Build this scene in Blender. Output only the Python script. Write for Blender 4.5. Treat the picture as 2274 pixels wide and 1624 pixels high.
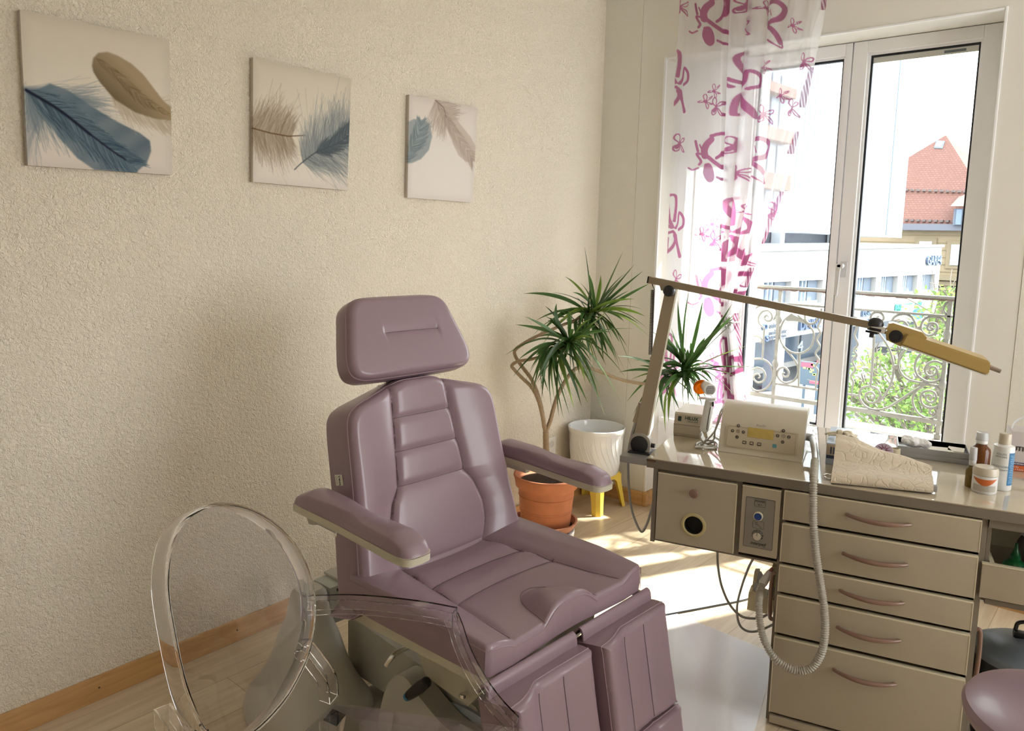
import bpy, bmesh, math, random
import numpy as np
from mathutils import Vector, Matrix

for o in list(bpy.data.objects):
    bpy.data.objects.remove(o)
SC = bpy.context.scene
COL = SC.collection
random.seed(7)
RNG = np.random.default_rng(11)

# ---------------------------------------------------------------- camera
FPX, CYP = 1701.236, 738.255
YAW, PIT, ROL = -0.706333291, 0.122820949, -0.0260861334
CAM = np.array([2.54886, 0.0, 1.55])


def cam_axes(a, b, c):
    f = np.array([math.sin(a)*math.cos(b), math.cos(a)*math.cos(b), -math.sin(b)])
    r = np.array([math.cos(a), -math.sin(a), 0.0])
    d = np.cross(f, r)
    return r*math.cos(c)+d*math.sin(c), -r*math.sin(c)+d*math.cos(c), f


CR, CD, CF = cam_axes(YAW, PIT, ROL)
cam_data = bpy.data.cameras.new('camera')
cam = bpy.data.objects.new('camera', cam_data)
COL.objects.link(cam)
cam_data.sensor_width = 36.0
cam_data.lens = FPX*36.0/2274.0
cam_data.shift_y = (CYP-812.0)/2274.0
cam_data.clip_start = 0.02
cam_data.clip_end = 500
M = Matrix.Identity(4)
for i in range(3):
    M[i][0], M[i][1], M[i][2], M[i][3] = CR[i], -CD[i], -CF[i], CAM[i]
cam.matrix_world = M
SC.camera = cam

SC.view_settings.view_transform = 'Standard'
SC.view_settings.look = 'None'
SC.view_settings.gamma = 1.0
SC.view_settings.use_curve_mapping = False
SC.view_settings.exposure = 0.80

# ---------------------------------------------------------------- daylight
world = bpy.data.worlds.new('sky')
SC.world = world
world.use_nodes = True
wn = world.node_tree
wbg = wn.nodes['Background']
wbg.inputs[0].default_value = (0.96, 0.98, 1.0, 1)
wbg.inputs[1].default_value = 4.2

sd = bpy.data.lights.new('sun', 'SUN')
sd.energy = 16.0
sd.color = (1.0, 0.96, 0.88)
sd.angle = math.radians(2.0)
sun = bpy.data.objects.new('sun', sd)
COL.objects.link(sun)
SUN_DIR = Vector((0.42, 0.907, math.tan(math.radians(49.5)))).normalized()
sun.rotation_euler = SUN_DIR.to_track_quat('Z', 'Y').to_euler()
sun.location = (3, 8, 9)


# ---------------------------------------------------------------- geometry helpers
def ray(x, y):
    return CR*(x-1137.0)/FPX + CD*(y-CYP)/FPX + CF


def onp(x, y, n, d):
    n = np.array(n, float)
    r = ray(x, y)
    return CAM + r*((d-CAM@n)/(r@n))


def onX(x, y, v): return onp(x, y, (1, 0, 0), v)
def onY(x, y, v): return onp(x, y, (0, 1, 0), v)
def onZ(x, y, v): return onp(x, y, (0, 0, 1), v)


class Fr:
    """local frame: p(a,b,c) -> world"""
    def __init__(s, o, x, y, z):
        s.o = np.array(o, float)
        s.x, s.y, s.z = [np.array(v, float)/np.linalg.norm(v) for v in (x, y, z)]

    def p(s, a, b, c=0.0):
        return s.o + s.x*a + s.y*b + s.z*c

    def at(s, a, b, c=0.0):
        return Fr(s.p(a, b, c), s.x, s.y, s.z)

    def rot(s, axis, ang):
        ax = Vector({'x': s.x, 'y': s.y, 'z': s.z}[axis])
        m = np.array(Matrix.Rotation(ang, 3, ax))
        return Fr(s.o, m@s.x, m@s.y, m@s.z)


WF = Fr((0, 0, 0), (1, 0, 0), (0, 1, 0), (0, 0, 1))


class MB:
    """collects verts/faces in world coordinates"""
    def __init__(s):
        s.v, s.f, s.m, s.sm = [], [], [], []

    def add(s, verts, faces, mi=0, smooth=False):
        n = len(s.v)
        s.v += [tuple(map(float, q)) for q in verts]
        s.f += [tuple(i+n for i in f) for f in faces]
        s.m += [mi]*len(faces)
        s.sm += [smooth]*len(faces)
        return s

    def box(s, fr, x0, x1, y0, y1, z0, z1, bev=0.0, mi=0):
        if x1 < x0: x0, x1 = x1, x0
        if y1 < y0: y0, y1 = y1, y0
        if z1 < z0: z0, z1 = z1, z0
        b = min(bev, (x1-x0)*.49, (y1-y0)*.49, (z1-z0)*.49)
        if b <= 0:
            vs = [fr.p(x, y, z) for z in (z0, z1) for y in (y0, y1) for x in (x0, x1)]
            fs = [(0, 2, 3, 1), (4, 5, 7, 6), (0, 1, 5, 4), (2, 6, 7, 3), (0, 4, 6, 2), (1, 3, 7, 5)]
            return s.add(vs, fs, mi)
        bm = bmesh.new()
        bmesh.ops.create_cube(bm, size=1)
        for v in bm.verts:
            v.co = Vector(((x0+x1)/2+v.co.x*(x1-x0), (y0+y1)/2+v.co.y*(y1-y0), (z0+z1)/2+v.co.z*(z1-z0)))
        bmesh.ops.bevel(bm, geom=list(bm.edges)+list(bm.verts), offset=b, segments=2, profile=0.7, affect='EDGES')
        bm.verts.ensure_lookup_table()
        vs = [fr.p(*v.co) for v in bm.verts]
        fs = [tuple(v.index for v in f.verts) for f in bm.faces]
        bm.free()
        return s.add(vs, fs, mi, True)

    def tube(s, pts, r, seg=10, mi=0, cap=True, flat=1.0, up=None):
        pts = [np.array(p, float) for p in pts]
        n = len(pts)
        rs = r if hasattr(r, '__len__') else [r]*n
        tan = []
        for i in range(n):
            t = pts[min(i+1, n-1)]-pts[max(i-1, 0)]
            L = np.linalg.norm(t)
            tan.append(t/L if L > 1e-12 else np.array([0, 0, 1.]))
        u = np.array(up if up is not None else ((0, 0, 1.) if abs(tan[0][2]) < .9 else (1., 0, 0)), float)
        vs = []
        for i in range(n):
            t = tan[i]
            u = u-t*(u@t)
            L = np.linalg.norm(u)
            if L < 1e-6:
                u = np.cross(t, (1, 0.3, 0.2)); L = np.linalg.norm(u)
            u = u/L
            w = np.cross(t, u)
            for k in range(seg):
                a = 2*math.pi*k/seg
                vs.append(pts[i]+u*math.cos(a)*rs[i]*flat+w*math.sin(a)*rs[i])
        fs = []
        for i in range(n-1):
            for k in range(seg):
                k2 = (k+1) % seg
                fs.append((i*seg+k, i*seg+k2, (i+1)*seg+k2, (i+1)*seg+k))
        if cap:
            fs.append(tuple(range(seg))[::-1])
            fs.append(tuple((n-1)*seg+k for k in range(seg)))
        return s.add(vs, fs, mi, True)

    def lathe(s, fr, prof, seg=40, mi=0, smooth=True, sx=1.0, sy=1.0, cap=True):
        """prof: list of (radius, height) revolved about frame z"""
        vs, fs = [], []
        n = len(prof)
        for (r, h) in prof:
            for k in range(seg):
                a = 2*math.pi*k/seg
                vs.append(fr.p(r*math.cos(a)*sx, r*math.sin(a)*sy, h))
        for i in range(n-1):
            for k in range(seg):
                k2 = (k+1) % seg
                fs.append((i*seg+k, i*seg+k2, (i+1)*seg+k2, (i+1)*seg+k))
        if cap and prof[0][0] > 1e-6: fs.append(tuple(range(seg))[::-1])
        if cap and prof[-1][0] > 1e-6: fs.append(tuple((n-1)*seg+k for k in range(seg)))
        return s.add(vs, fs, mi, smooth)

    def prism(s, fr, outline, z0, z1, mi=0, smooth=False):
        n = len(outline)
        vs = [fr.p(a, b, z0) for a, b in outline]+[fr.p(a, b, z1) for a, b in outline]
        fs = [tuple(range(n))[::-1], tuple(range(n, 2*n))]
        s.add(vs, fs, mi, False)
        vs2 = list(vs)
        return s.add(vs2, [(i, (i+1) % n, n+(i+1) % n, n+i) for i in range(n)], mi, smooth)

    def grid(s, P, mi=0, smooth=True, closed=False):
        """P[i][j] -> world points"""
        ni, nj = len(P), len(P[0])
        vs = [q for row in P for q in row]
        fs = []
        for i in range(ni-1):
            for j in range(nj-1 if not closed else nj):
                j2 = (j+1) % nj
                fs.append((i*nj+j, i*nj+j2, (i+1)*nj+j2, (i+1)*nj+j))
        return s.add(vs, fs, mi, smooth)

    def build(s, name, mats, parent=None, loc=None, merge=True):
        me = bpy.data.meshes.new(name)
        o = bpy.data.objects.new(name, me)
        COL.objects.link(o)
        if parent is not None:
            org = ORG[parent.name]
            o.parent = parent
            ORG[o.name] = org
        else:
            v = np.array(s.v)
            org = np.array(loc, float) if loc is not None else np.array([(v[:, 0].min()+v[:, 0].max())/2, (v[:, 1].min()+v[:, 1].max())/2, v[:, 2].min()])
            o.location = org
            ORG[o.name] = org
        me.from_pydata([tuple(np.array(q)-org) for q in s.v], [], s.f)
        if not isinstance(mats, (list, tuple)): mats = [mats]
        for m in mats: me.materials.append(m)
        me.polygons.foreach_set('material_index', s.m)
        me.polygons.foreach_set('use_smooth', s.sm)
        me.update()
        if merge:
            bm = bmesh.new(); bm.from_mesh(me)
            bmesh.ops.remove_doubles(bm, verts=bm.verts, dist=1e-6)
            bmesh.ops.recalc_face_normals(bm, faces=bm.faces)
            for e in bm.edges:
                if len(e.link_faces) == 2 and e.calc_face_angle(0) > math.radians(38): e.smooth = False
            bm.to_mesh(me); bm.free()
        return o


ORG = {}


def empty(name, loc, label=None, cat=None, group=None):
    o = bpy.data.objects.new(name, None)
    o.empty_display_size = 0.05
    COL.objects.link(o)
    o.location = loc
    ORG[o.name] = np.array(loc, float)
    if label: tag(o, label, cat, group)
    return o


def tag(o, label=None, cat=None, group=None, kind=None):
    if label: o['label'] = label
    if cat: o['category'] = cat
    if group: o['group'] = group
    if kind: o['kind'] = kind
    return o


def struct(o):
    o['kind'] = 'structure'
    return o


def text_mb(mb, fr, txt, size, mi=0, depth=0.0004, align='CENTER', bold=False, sx=1.0, shear=0.0, off=None):
    """lettering as mesh, in the x/y plane of fr (z outwards)"""
    cu = bpy.data.curves.new('t', 'FONT')
    cu.body = txt; cu.size = size; cu.align_x = align; cu.align_y = 'CENTER'
    cu.extrude = depth; cu.resolution_u = 3
    cu.shear = shear
    cu.offset = off if off is not None else (size*0.02 if bold else 0)
    ob = bpy.data.objects.new('t', cu)
    COL.objects.link(ob)
    bpy.context.view_layer.update()
    dg = bpy.context.evaluated_depsgraph_get()
    me = ob.evaluated_get(dg).to_mesh()
    vs = [fr.p(v.co.x*sx, v.co.y, v.co.z) for v in me.vertices]
    fs = [tuple(p.vertices) for p in me.polygons]
    ob.evaluated_get(dg).to_mesh_clear()
    bpy.data.objects.remove(ob); bpy.data.curves.remove(cu)
    if vs: mb.add(vs, fs, mi, False)
    return mb


def rrect(w, h, r, n=5):
    """rounded rectangle outline centred at 0"""
    out = []
    for cx, cy, a0 in ((w/2-r, h/2-r, 0), (-w/2+r, h/2-r, 90), (-w/2+r, -h/2+r, 180), (w/2-r, -h/2+r, 270)):
        for k in range(n+1):
            a = math.radians(a0+90*k/n)
            out.append((cx+r*math.cos(a), cy+r*math.sin(a)))
    return out


def spline(pts, n=8):
    """Catmull-Rom through points"""
    P = [np.array(p, float) for p in pts]
    P = [2*P[0]-P[1]]+P+[2*P[-1]-P[-2]]
    out = []
    for i in range(1, len(P)-2):
        for k in range(n):
            t = k/n
            out.append(0.5*((2*P[i])+(-P[i-1]+P[i+1])*t+(2*P[i-1]-5*P[i]+4*P[i+1]-P[i+2])*t*t+(-P[i-1]+3*P[i]-3*P[i+1]+P[i+2])*t**3))
    out.append(P[-2])
    return out


# ---------------------------------------------------------------- materials
MATS = {}


def srgb(r, g, b):
    def c(v):
        v /= 255.0
        return v/12.92 if v <= 0.04045 else ((v+0.055)/1.055)**2.4
    return (c(r), c(g), c(b), 1.0)


def mat(name, col, rough=0.5, metal=0.0, spec=0.5, var=0.0, vscale=8.0, bump=0.0, bscale=60.0, bdist=0.002, coat=0.0,
        trans=0.0, ior=1.45, alpha=1.0, sheen=0.0, attr=None, emit=0.0, sss=0.0, bdetail=3.0, bstretch=None):
    if name in MATS: return MATS[name]
    m = bpy.data.materials.new(name)
    m.use_nodes = True
    nt = m.node_tree; N = nt.nodes; L = nt.links
    b = N['Principled BSDF']
    b.inputs['Base Color'].default_value = col
    b.inputs['Roughness'].default_value = rough
    b.inputs['Metallic'].default_value = metal
    b.inputs['Specular IOR Level'].default_value = spec
    b.inputs['Coat Weight'].default_value = coat
    b.inputs['Coat Roughness'].default_value = 0.06
    b.inputs['Transmission Weight'].default_value = trans
    b.inputs['IOR'].default_value = ior
    b.inputs['Alpha'].default_value = alpha
    b.inputs['Sheen Weight'].default_value = sheen
    if emit:
        b.inputs['Emission Color'].default_value = col
        b.inputs['Emission Strength'].default_value = emit
    tc = N.new('ShaderNodeTexCoord')
    if attr:
        a = N.new('ShaderNodeAttribute'); a.attribute_name = attr
        L.new(a.outputs['Color'], b.inputs['Base Color'])
    elif var:
        nz = N.new('ShaderNodeTexNoise'); nz.inputs['Scale'].default_value = vscale; nz.inputs['Detail'].default_value = 4
        L.new(tc.outputs['Object'], nz.inputs['Vector'])
        mx = N.new('ShaderNodeMix'); mx.data_type = 'RGBA'
        mx.inputs[6].default_value = tuple(c*(1-var) for c in col[:3])+(1,)
        mx.inputs[7].default_value = tuple(min(1, c*(1+var)) for c in col[:3])+(1,)
        L.new(nz.outputs['Fac'], mx.inputs[0])
        L.new(mx.outputs[2], b.inputs['Base Color'])
    if bump:
        nb = N.new('ShaderNodeTexNoise'); nb.inputs['Scale'].default_value = bscale; nb.inputs['Detail'].default_value = bdetail
        if bstretch:
            mp = N.new('ShaderNodeMapping'); mp.inputs['Scale'].default_value = bstretch
            L.new(tc.outputs['Object'], mp.inputs['Vector']); L.new(mp.outputs['Vector'], nb.inputs['Vector'])
        else:
            L.new(tc.outputs['Object'], nb.inputs['Vector'])
        bp = N.new('ShaderNodeBump'); bp.inputs['Strength'].default_value = bump; bp.inputs['Distance'].default_value = bdist
        L.new(nb.outputs['Fac'], bp.inputs['Height']); L.new(bp.outputs['Normal'], b.inputs['Normal'])
    MATS[name] = m
    return m


def set_colors(o, cols, name='print'):
    """cols: per-vertex rgb array on object mesh"""
    me = o.data
    ca = me.color_attributes.new(name, 'FLOAT_COLOR', 'POINT')
    a = np.ones((len(me.vertices), 4), np.float32)
    a[:, :3] = cols[:, :3]
    if cols.shape[1] == 4: a[:, 3] = cols[:, 3]
    ca.data.foreach_set('color', a.ravel())
# ================================================================ ROOM
YW, YF = 3.84, 4.036          # window wall face, window frame face
ZC = 3.02
XR_, YB = 4.6, -1.7           # right wall, back wall


def XL(y): return 0.02-0.025*y


def plaster(name, col, strength, scale):
    """stippled roughcast plaster: worm-like relief from distorted voronoi"""
    m = bpy.data.materials.new(name); m.use_nodes = True
    N = m.node_tree.nodes; L = m.node_tree.links; b = N['Principled BSDF']
    b.inputs['Base Color'].default_value = col
    b.inputs['Roughness'].default_value = 0.92
    b.inputs['Specular IOR Level'].default_value = 0.15
    tc = N.new('ShaderNodeTexCoord')
    n1 = N.new('ShaderNodeTexNoise'); n1.inputs['Scale'].default_value = scale; n1.inputs['Detail'].default_value = 2.0
    n1.inputs['Distortion'].default_value = 1.6
    v = N.new('ShaderNodeTexVoronoi'); v.inputs['Scale'].default_value = scale*0.8; v.feature = 'SMOOTH_F1'
    mx = N.new('ShaderNodeMath'); mx.operation = 'MULTIPLY_ADD'; mx.inputs[1].default_value = 0.45
    L.new(tc.outputs['Object'], n1.inputs['Vector']); L.new(tc.outputs['Object'], v.inputs['Vector'])
    L.new(v.outputs['Distance'], mx.inputs[0]); L.new(n1.outputs['Fac'], mx.inputs[2])
    bp = N.new('ShaderNodeBump'); bp.inputs['Strength'].default_value = strength; bp.inputs['Distance'].default_value = 0.009
    L.new(mx.outputs[0], bp.inputs['Height']); L.new(bp.outputs['Normal'], b.inputs['Normal'])
    return m


M_PLAS = plaster('wall_plaster', (0.90, 0.825, 0.69, 1), 1.0, 95)
M_PLAS2 = plaster('wall_plaster_fine', (0.80, 0.77, 0.69, 1), 0.35, 150)
M_SMOOTH = mat('painted_panel', (0.78, 0.755, 0.69, 1), 0.55, bump=0.12, bscale=160, bdist=0.001)
M_WHITE = mat('white_lacquer', (0.87, 0.87, 0.88, 1), 0.35)
M_CEIL = mat('ceiling_paint', (0.85, 0.83, 0.78, 1), 0.9)
M_GASKET = mat('black_gasket', (0.012, 0.015, 0.02, 1), 0.4)
M_STONE = mat('weathered_stone', (0.36, 0.32, 0.28, 1), 0.85, var=0.35, vscale=38, bump=0.7, bscale=70, bdist=0.006)
M_EXT = mat('exterior_render', (0.5, 0.5, 0.48, 1), 0.9)


def wood_mat(name, c1, c2, axis=(1, 14, 14), scale=3.0, rough=0.45, planks=False, spec=0.5):
    m = bpy.data.materials.new(name); m.use_nodes = True
    N = m.node_tree.nodes; L = m.node_tree.links; b = N['Principled BSDF']
    b.inputs['Roughness'].default_value = rough
    b.inputs['Specular IOR Level'].default_value = spec
    tc = N.new('ShaderNodeTexCoord'); mp = N.new('ShaderNodeMapping'); mp.inputs['Scale'].default_value = axis
    nz = N.new('ShaderNodeTexNoise'); nz.inputs['Scale'].default_value = scale; nz.inputs['Detail'].default_value = 6; nz.inputs['Distortion'].default_value = 0.6
    L.new(tc.outputs['Object'], mp.inputs['Vector']); L.new(mp.outputs['Vector'], nz.inputs['Vector'])
    cr = N.new('ShaderNodeValToRGB'); cr.color_ramp.elements[0].position = 0.32; cr.color_ramp.elements[1].position = 0.70
    cr.color_ramp.elements[0].color = c1; cr.color_ramp.elements[1].color = c2
    L.new(nz.outputs['Fac'], cr.inputs['Fac'])
    out = cr.outputs['Color']
    if planks:
        br = N.new('ShaderNodeTexBrick')
        mp2 = N.new('ShaderNodeMapping'); mp2.inputs['Rotation'].default_value = (0, 0, math.pi/2)
        L.new(tc.outputs['Object'], mp2.inputs['Vector']); L.new(mp2.outputs['Vector'], br.inputs['Vector'])
        br.inputs['Scale'].default_value = 1.0; br.inputs['Brick Width'].default_value = 1.28; br.inputs['Row Height'].default_value = 0.193
        br.inputs['Mortar Size'].default_value = 0.0016; br.inputs['Mortar Smooth'].default_value = 0.3; br.inputs['Bias'].default_value = 0
        br.inputs['Color1'].default_value = (1, 1, 1, 1); br.inputs['Color2'].default_value = (0.90, 0.88, 0.86, 1); br.inputs['Mortar'].default_value = (0.55, 0.50, 0.44, 1)
        br.offset = 0.37
        mx = N.new('ShaderNodeMix'); mx.data_type = 'RGBA'; mx.blend_type = 'MULTIPLY'; mx.inputs[0].default_value = 1.0
        L.new(out, mx.inputs[6]); L.new(br.outputs['Color'], mx.inputs[7]); out = mx.outputs[2]
    L.new(out, b.inputs['Base Color'])
    return m


M_FLOOR = wood_mat('pale_laminate', (0.58, 0.46, 0.31, 1), (0.72, 0.60, 0.43, 1), (14, 1, 1), 3.0, 0.33, True, 0.5)
M_BASEB = wood_mat('beech_baseboard', (0.50, 0.27, 0.10, 1), (0.68, 0.41, 0.18, 1), (12, 1.2, 12), 3.0, 0.4)
M_BASEX = wood_mat('beech_baseboard_x', (0.50, 0.27, 0.10, 1), (0.68, 0.41, 0.18, 1), (1.2, 12, 12), 3.0, 0.4)

# floor, ceiling
struct(MB().box(WF, -0.25, XR_, YB, YW+0.16, -0.12, 0).build('floor', M_FLOOR, loc=(0, 0, 0)))
struct(MB().box(WF, -0.25, XR_+0.2, YB-0.2, YW+0.5, ZC, ZC+0.2).build('ceiling', M_CEIL, loc=(0, 0, ZC)))
# left wall (very slightly out of square with the window wall)
mb = MB()
mb.prism(WF, [(XL(YB), YB), (XL(YW+.02), YW+.02), (-.3, YW+.02), (-.3, YB)], -0.12, ZC)
struct(mb.build('wall_left', M_PLAS, loc=(0, 0, 0)))
# back wall, behind the camera
mb = MB()
mb.box(WF, -.3, XR_+.2, YB-.2, YB, -.12, ZC)
struct(mb.build('wall_back', M_CEIL))
# right wall with an unseen window opening added to let in fill daylight
mb = MB()
RW0, RW1, RZ0, RZ1 = 1.7, 3.7, 0.55, 2.6
mb.box(WF, XR_, XR_+.2, YB, RW0, -.12, ZC); mb.box(WF, XR_, XR_+.2, RW1, YW+.5, -.12, ZC)
mb.box(WF, XR_, XR_+.2, RW0, RW1, RZ1, ZC); mb.box(WF, XR_, XR_+.2, RW0, RW1, -.12, RZ0)
struct(mb.build('wall_right', M_PLAS2))

# window wall
XO0, XO1, ZL = 0.335, 1.922, 2.546
XCL, XCR = 0.174, 2.079
mb = MB()
xw0 = XL(YW)
mb.box(WF, xw0, XCL, YW, YW+.5, -.12, ZC)
mb.box(WF, XCR, XR_, YW, YW+.5, -.12, ZC)
struct(mb.build('wall_window', M_PLAS2, loc=(0, YW, 0)))
mb = MB()
g = 0.0015
mb.box(WF, XCL+g, XO0, YW+.002, YW+.5, -.12, ZC)
mb.box(WF, XO1, XCR-g, YW+.002, YW+.5, -.12, ZC)
mb.box(WF, XO0, XO1, YW+.002, YW+.5, ZL, ZC)
struct(mb.build('trim_1', M_SMOOTH, loc=(1.1, YW, 0)))
# thin corner beads round the opening
mb = MB()
mb.box(WF, XO0-.012, XO0+.002, YW-.004, YW+.01, 0.084, ZL+.01, .003)
mb.box(WF, XO1-.002, XO1+.008, YW-.004, YW+.01, 0.084, ZL+.01, .003)
mb.box(WF, XO0+.003, XO1-.003, YW-.003, YW+.01, ZL-.002, ZL+.006, .002)
struct(mb.build('trim_2', M_WHITE))
# parapet wall below the window, in the niche
mb = MB()
mb.box(WF, XO0, XO1, YW+.16, YW+.5, -.12, 0.50)
mb.box(WF, XO0, .722, YF+.10, YW+.5, 2.0, ZL); mb.box(WF, .655, .722, YF+.10, YW+.5, .50, 2.0)
struct(mb.build('wall_parapet', M_SMOOTH))
mb = MB(); mb.box(WF, XO0, XO1, YW+.10, YF-.002, 0.50, 0.525, .004)
struct(mb.build('trim_3', M_WHITE))
# baseboards
mb = MB()
n = np.array([1, 0.025, 0.]); n /= np.linalg.norm(n); t = np.array([-n[1], n[0], 0])
fb = Fr((XL(0), 0, 0), n, t, (0, 0, 1))
mb.box(fb, 0.0005, .013, YB, YW-.02, 0, .084, .003)
for yy in (0.93, 1.43, 2.4):
    mb.lathe(Fr(fb.p(.0131, yy, .045), t, (0, 0, 1), n), [(0.0035, 0.0), (0.0035, .0006)], 10, 1)
struct(mb.build('baseboard_left', [M_BASEB, mat('screw_head', (.12, .08, .05, 1), .4, 0.6)]))
mb = MB()
mb.box(WF, XL(YW)+.016, XO0-.012, YW-.014, YW-.0005, 0, .084, .003)
mb.box(WF, XO0-.012, XO0+.012, YW-.014, YW+.15, 0, .090, .006)
struct(mb.build('baseboard_window', M_BASEX))
mb = MB(); mb.box(WF, XCR+.01, XR_, YW-.014, YW-.0005, 0, .084, .003)
struct(mb.build('baseboard_right', M_BASEX))

# ---------------------------------------------------------------- window
win = empty('window_1', (1.1, YF, .53)); struct(win)
XM, XRF, XLF = 1.259, 1.893, 0.335
mb = MB()                                   # fixed outer frame + panelled lining on the left
mb.box(WF, XLF, .69, YF-.012, YF+.09, 1.97, ZL, .004)
mb.box(WF, .39, .64, YF-.020, YF-.010, 2.02, 2.32, .004)
mb.box(WF, XLF, .395, YF-.012, YF+.09, .50, 1.97); mb.box(WF, .640, .69, YF-.012, YF+.09, .50, 1.97); mb.box(WF, .395, .640, YF-.012, YF+.09, .50, .62)
mb.box(WF, .437, .449, YF-.004, YF+.04, .62, 1.97)
mb.box(WF, XRF+.001, XO1, YF+.02, YF+.09, .50, ZL, .003)
mb.box(WF, .69, XO1, YF+.06, YF+.12, .50, .56, .003)
mb.build('frame', M_WHITE, win)


def sash(xa, xb, gl, gr, name):
    z0, z1 = .535, ZL-.003
    gz0, gz1 = .60, 2.487
    mb = MB(); y0, y1 = YF, YF+.055
    mb.box(WF, xa, gl, y0, y1, z0, z1, .005)
    mb.box(WF, gr, xb, y0, y1, z0, z1, .005)
    mb.box(WF, gl, gr, y0+.0006, y1, gz1, z1, .003)
    mb.box(WF, gl, gr, y0+.0006, y1, z0, gz0, .003)
    s = mb.build(name, M_WHITE, win)
    mb = MB()                                # glazing bead, then black spacer
    w = .010
    for (a, b_, c, d) in ((gl, gl+w, gz0, gz1), (gr-w, gr, gz0, gz1), (gl+w, gr-w, gz1-w, gz1), (gl+w, gr-w, gz0, gz0+w)):
        mb.box(WF, a, b_, y0+.016, y0+.030, c, d)
    mb.build('glazing_bead', M_WHITE, s)
    mb = MB(); w2 = .020
    for (a, b_, c, d) in ((gl, gl+w2, gz0, gz1), (gr-w2, gr, gz0, gz1), (gl+w2, gr-w2, gz1-w2, gz1), (gl+w2, gr-w2, gz0, gz0+w2)):
        mb.box(WF, a, b_, y0+.031, y0+.052, c, d)
    mb.build('gasket', M_GASKET, s)
    mb = MB(); mb.box(WF, gl+.002, gr-.002, y0+.0405, y0+.0425, gz0+.002, gz1-.002)
    mb.build('glass_pane', M_GLASS, s)
    return s


def glass_mat():
    m = bpy.data.materials.new('window_glass'); m.use_nodes = True
    N = m.node_tree.nodes; L = m.node_tree.links
    N.remove(N['Principled BSDF'])
    tr = N.new('ShaderNodeBsdfTransparent'); tr.inputs[0].default_value = (.95, .97, .965, 1)
    gl = N.new('ShaderNodeBsdfGlossy'); gl.inputs['Roughness'].default_value = 0.01
    mx = N.new('ShaderNodeMixShader'); fr = N.new('ShaderNodeLayerWeight'); fr.inputs[0].default_value = 0.5
    pw = N.new('ShaderNodeMath'); pw.operation = 'POWER'; pw.inputs[1].default_value = 5
    ml = N.new('ShaderNodeMath'); ml.operation = 'MULTIPLY_ADD'; ml.inputs[1].default_value = 0.7; ml.inputs[2].default_value = 0.03
    L.new(fr.outputs['Facing'], pw.inputs[0]); L.new(pw.outputs[0], ml.inputs[0]); L.new(ml.outputs[0], mx.inputs[0]); L.new(tr.outputs[0], mx.inputs[1]); L.new(gl.outputs[0], mx.inputs[2])
    L.new(mx.outputs[0], N['Material Output'].inputs['Surface'])
    return m


M_GLASS = glass_mat()
mb = MB(); mb.box(WF, .396, .639, YF+.03, YF+.033, .621, 1.969)
mb.build('side_light', M_GLASS, win)
sL = sash(.692, XM-.0025, .766, 1.224, 'sash')
sR = sash(XM+.0025, XRF, 1.328, 1.815, 'sash')
# air-vent strip + type plate at the top of the right pane
mb = MB(); mb.box(WF, 1.33, 1.813, YF+.034, YF+.040, 2.440, 2.466, .001)
mb.build('vent_strip', mat('aged_alu', (.62, .62, .58, 1), .5, .3), sR)
mb = MB(); mb.box(WF, 1.655, 1.745, YF+.0325, YF+.035, 2.447, 2.459, .001)
mb.build('type_plate', mat('plate_grey', (.16, .19, .21, 1), .5), sR)
# handle
MH = mat('satin_alu', (.70, .70, .71, 1), .35, .35)
mb = MB(); hx = 1.298
mb.box(WF, hx-.016, hx+.016, YF-.012, YF-.0005, 1.395, 1.475, .004)
mb.tube([(hx-.002, YF-.010, 1.452), (hx-.002, YF-.040, 1.452)], .009, 12)
mb.box(WF, hx-.026, hx+.008, YF-.050, YF-.036, 1.440, 1.464, .006)
mb.prism(Fr((hx, YF-.050, 0), (1, 0, 0), (0, 0, 1), (0, 1, 0)), [(-.026, 1.305), (-.012, 1.303), (-.004, 1.462), (-.026, 1.462)], 0, .013, 0, False)
mb.build('handle', MH, sR)
# hinge cover on the right
mb = MB(); mb.tube([(XRF+.010, YF-.008, 2.30), (XRF+.010, YF-.008, 2.40)], .007, 10); mb.tube([(XRF+.010, YF-.008, 1.20), (XRF+.010, YF-.008, 1.29)], .007, 10)
mb.build('hinge', M_GASKET, sR)

# unseen window added in the right wall so sky light fills the room
w2 = empty('fill_window', (XR_+.1, (RW0+RW1)/2, RZ0)); struct(w2)
mb = MB()
for a, b_, c, d in ((RW0, RW0+.07, RZ0, RZ1), (RW1-.07, RW1, RZ0, RZ1), (RW0+.07, RW1-.07, RZ0, RZ0+.07), (RW0+.07, RW1-.07, RZ1-.07, RZ1), ((RW0+RW1)/2-.05, (RW0+RW1)/2+.05, RZ0+.07, RZ1-.07)):
    mb.box(WF, XR_+.08, XR_+.13, a, b_, c, d, .004)
mb.build('frame', M_WHITE, w2)

# unseen ceiling lamp added as fill light: glowing opal dish
lamp = empty('fill_ceiling_lamp', (2.6, .6, ZC), 'round opal ceiling lamp added out of view as fill light for the treatment room', 'lamp')
mb = MB(); mb.lathe(Fr((2.6, .6, ZC), (1, 0, 0), (0, -1, 0), (0, 0, -1)), [(.05, .0005), (.27, .0005), (.27, .03), (.05, .03)], 40)
mb.build('base', M_WHITE, lamp)
mb = MB(); mb.lathe(Fr((2.6, .6, ZC), (1, 0, 0), (0, -1, 0), (0, 0, -1)), [(.255, .031), (.25, .06), (.19, .09), (.1, .105), (0, .11)], 40)
mb.build('shade', mat('fill_lamp_opal', (1.0, .86, .66, 1), .4, emit=3.2), lamp)
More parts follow.
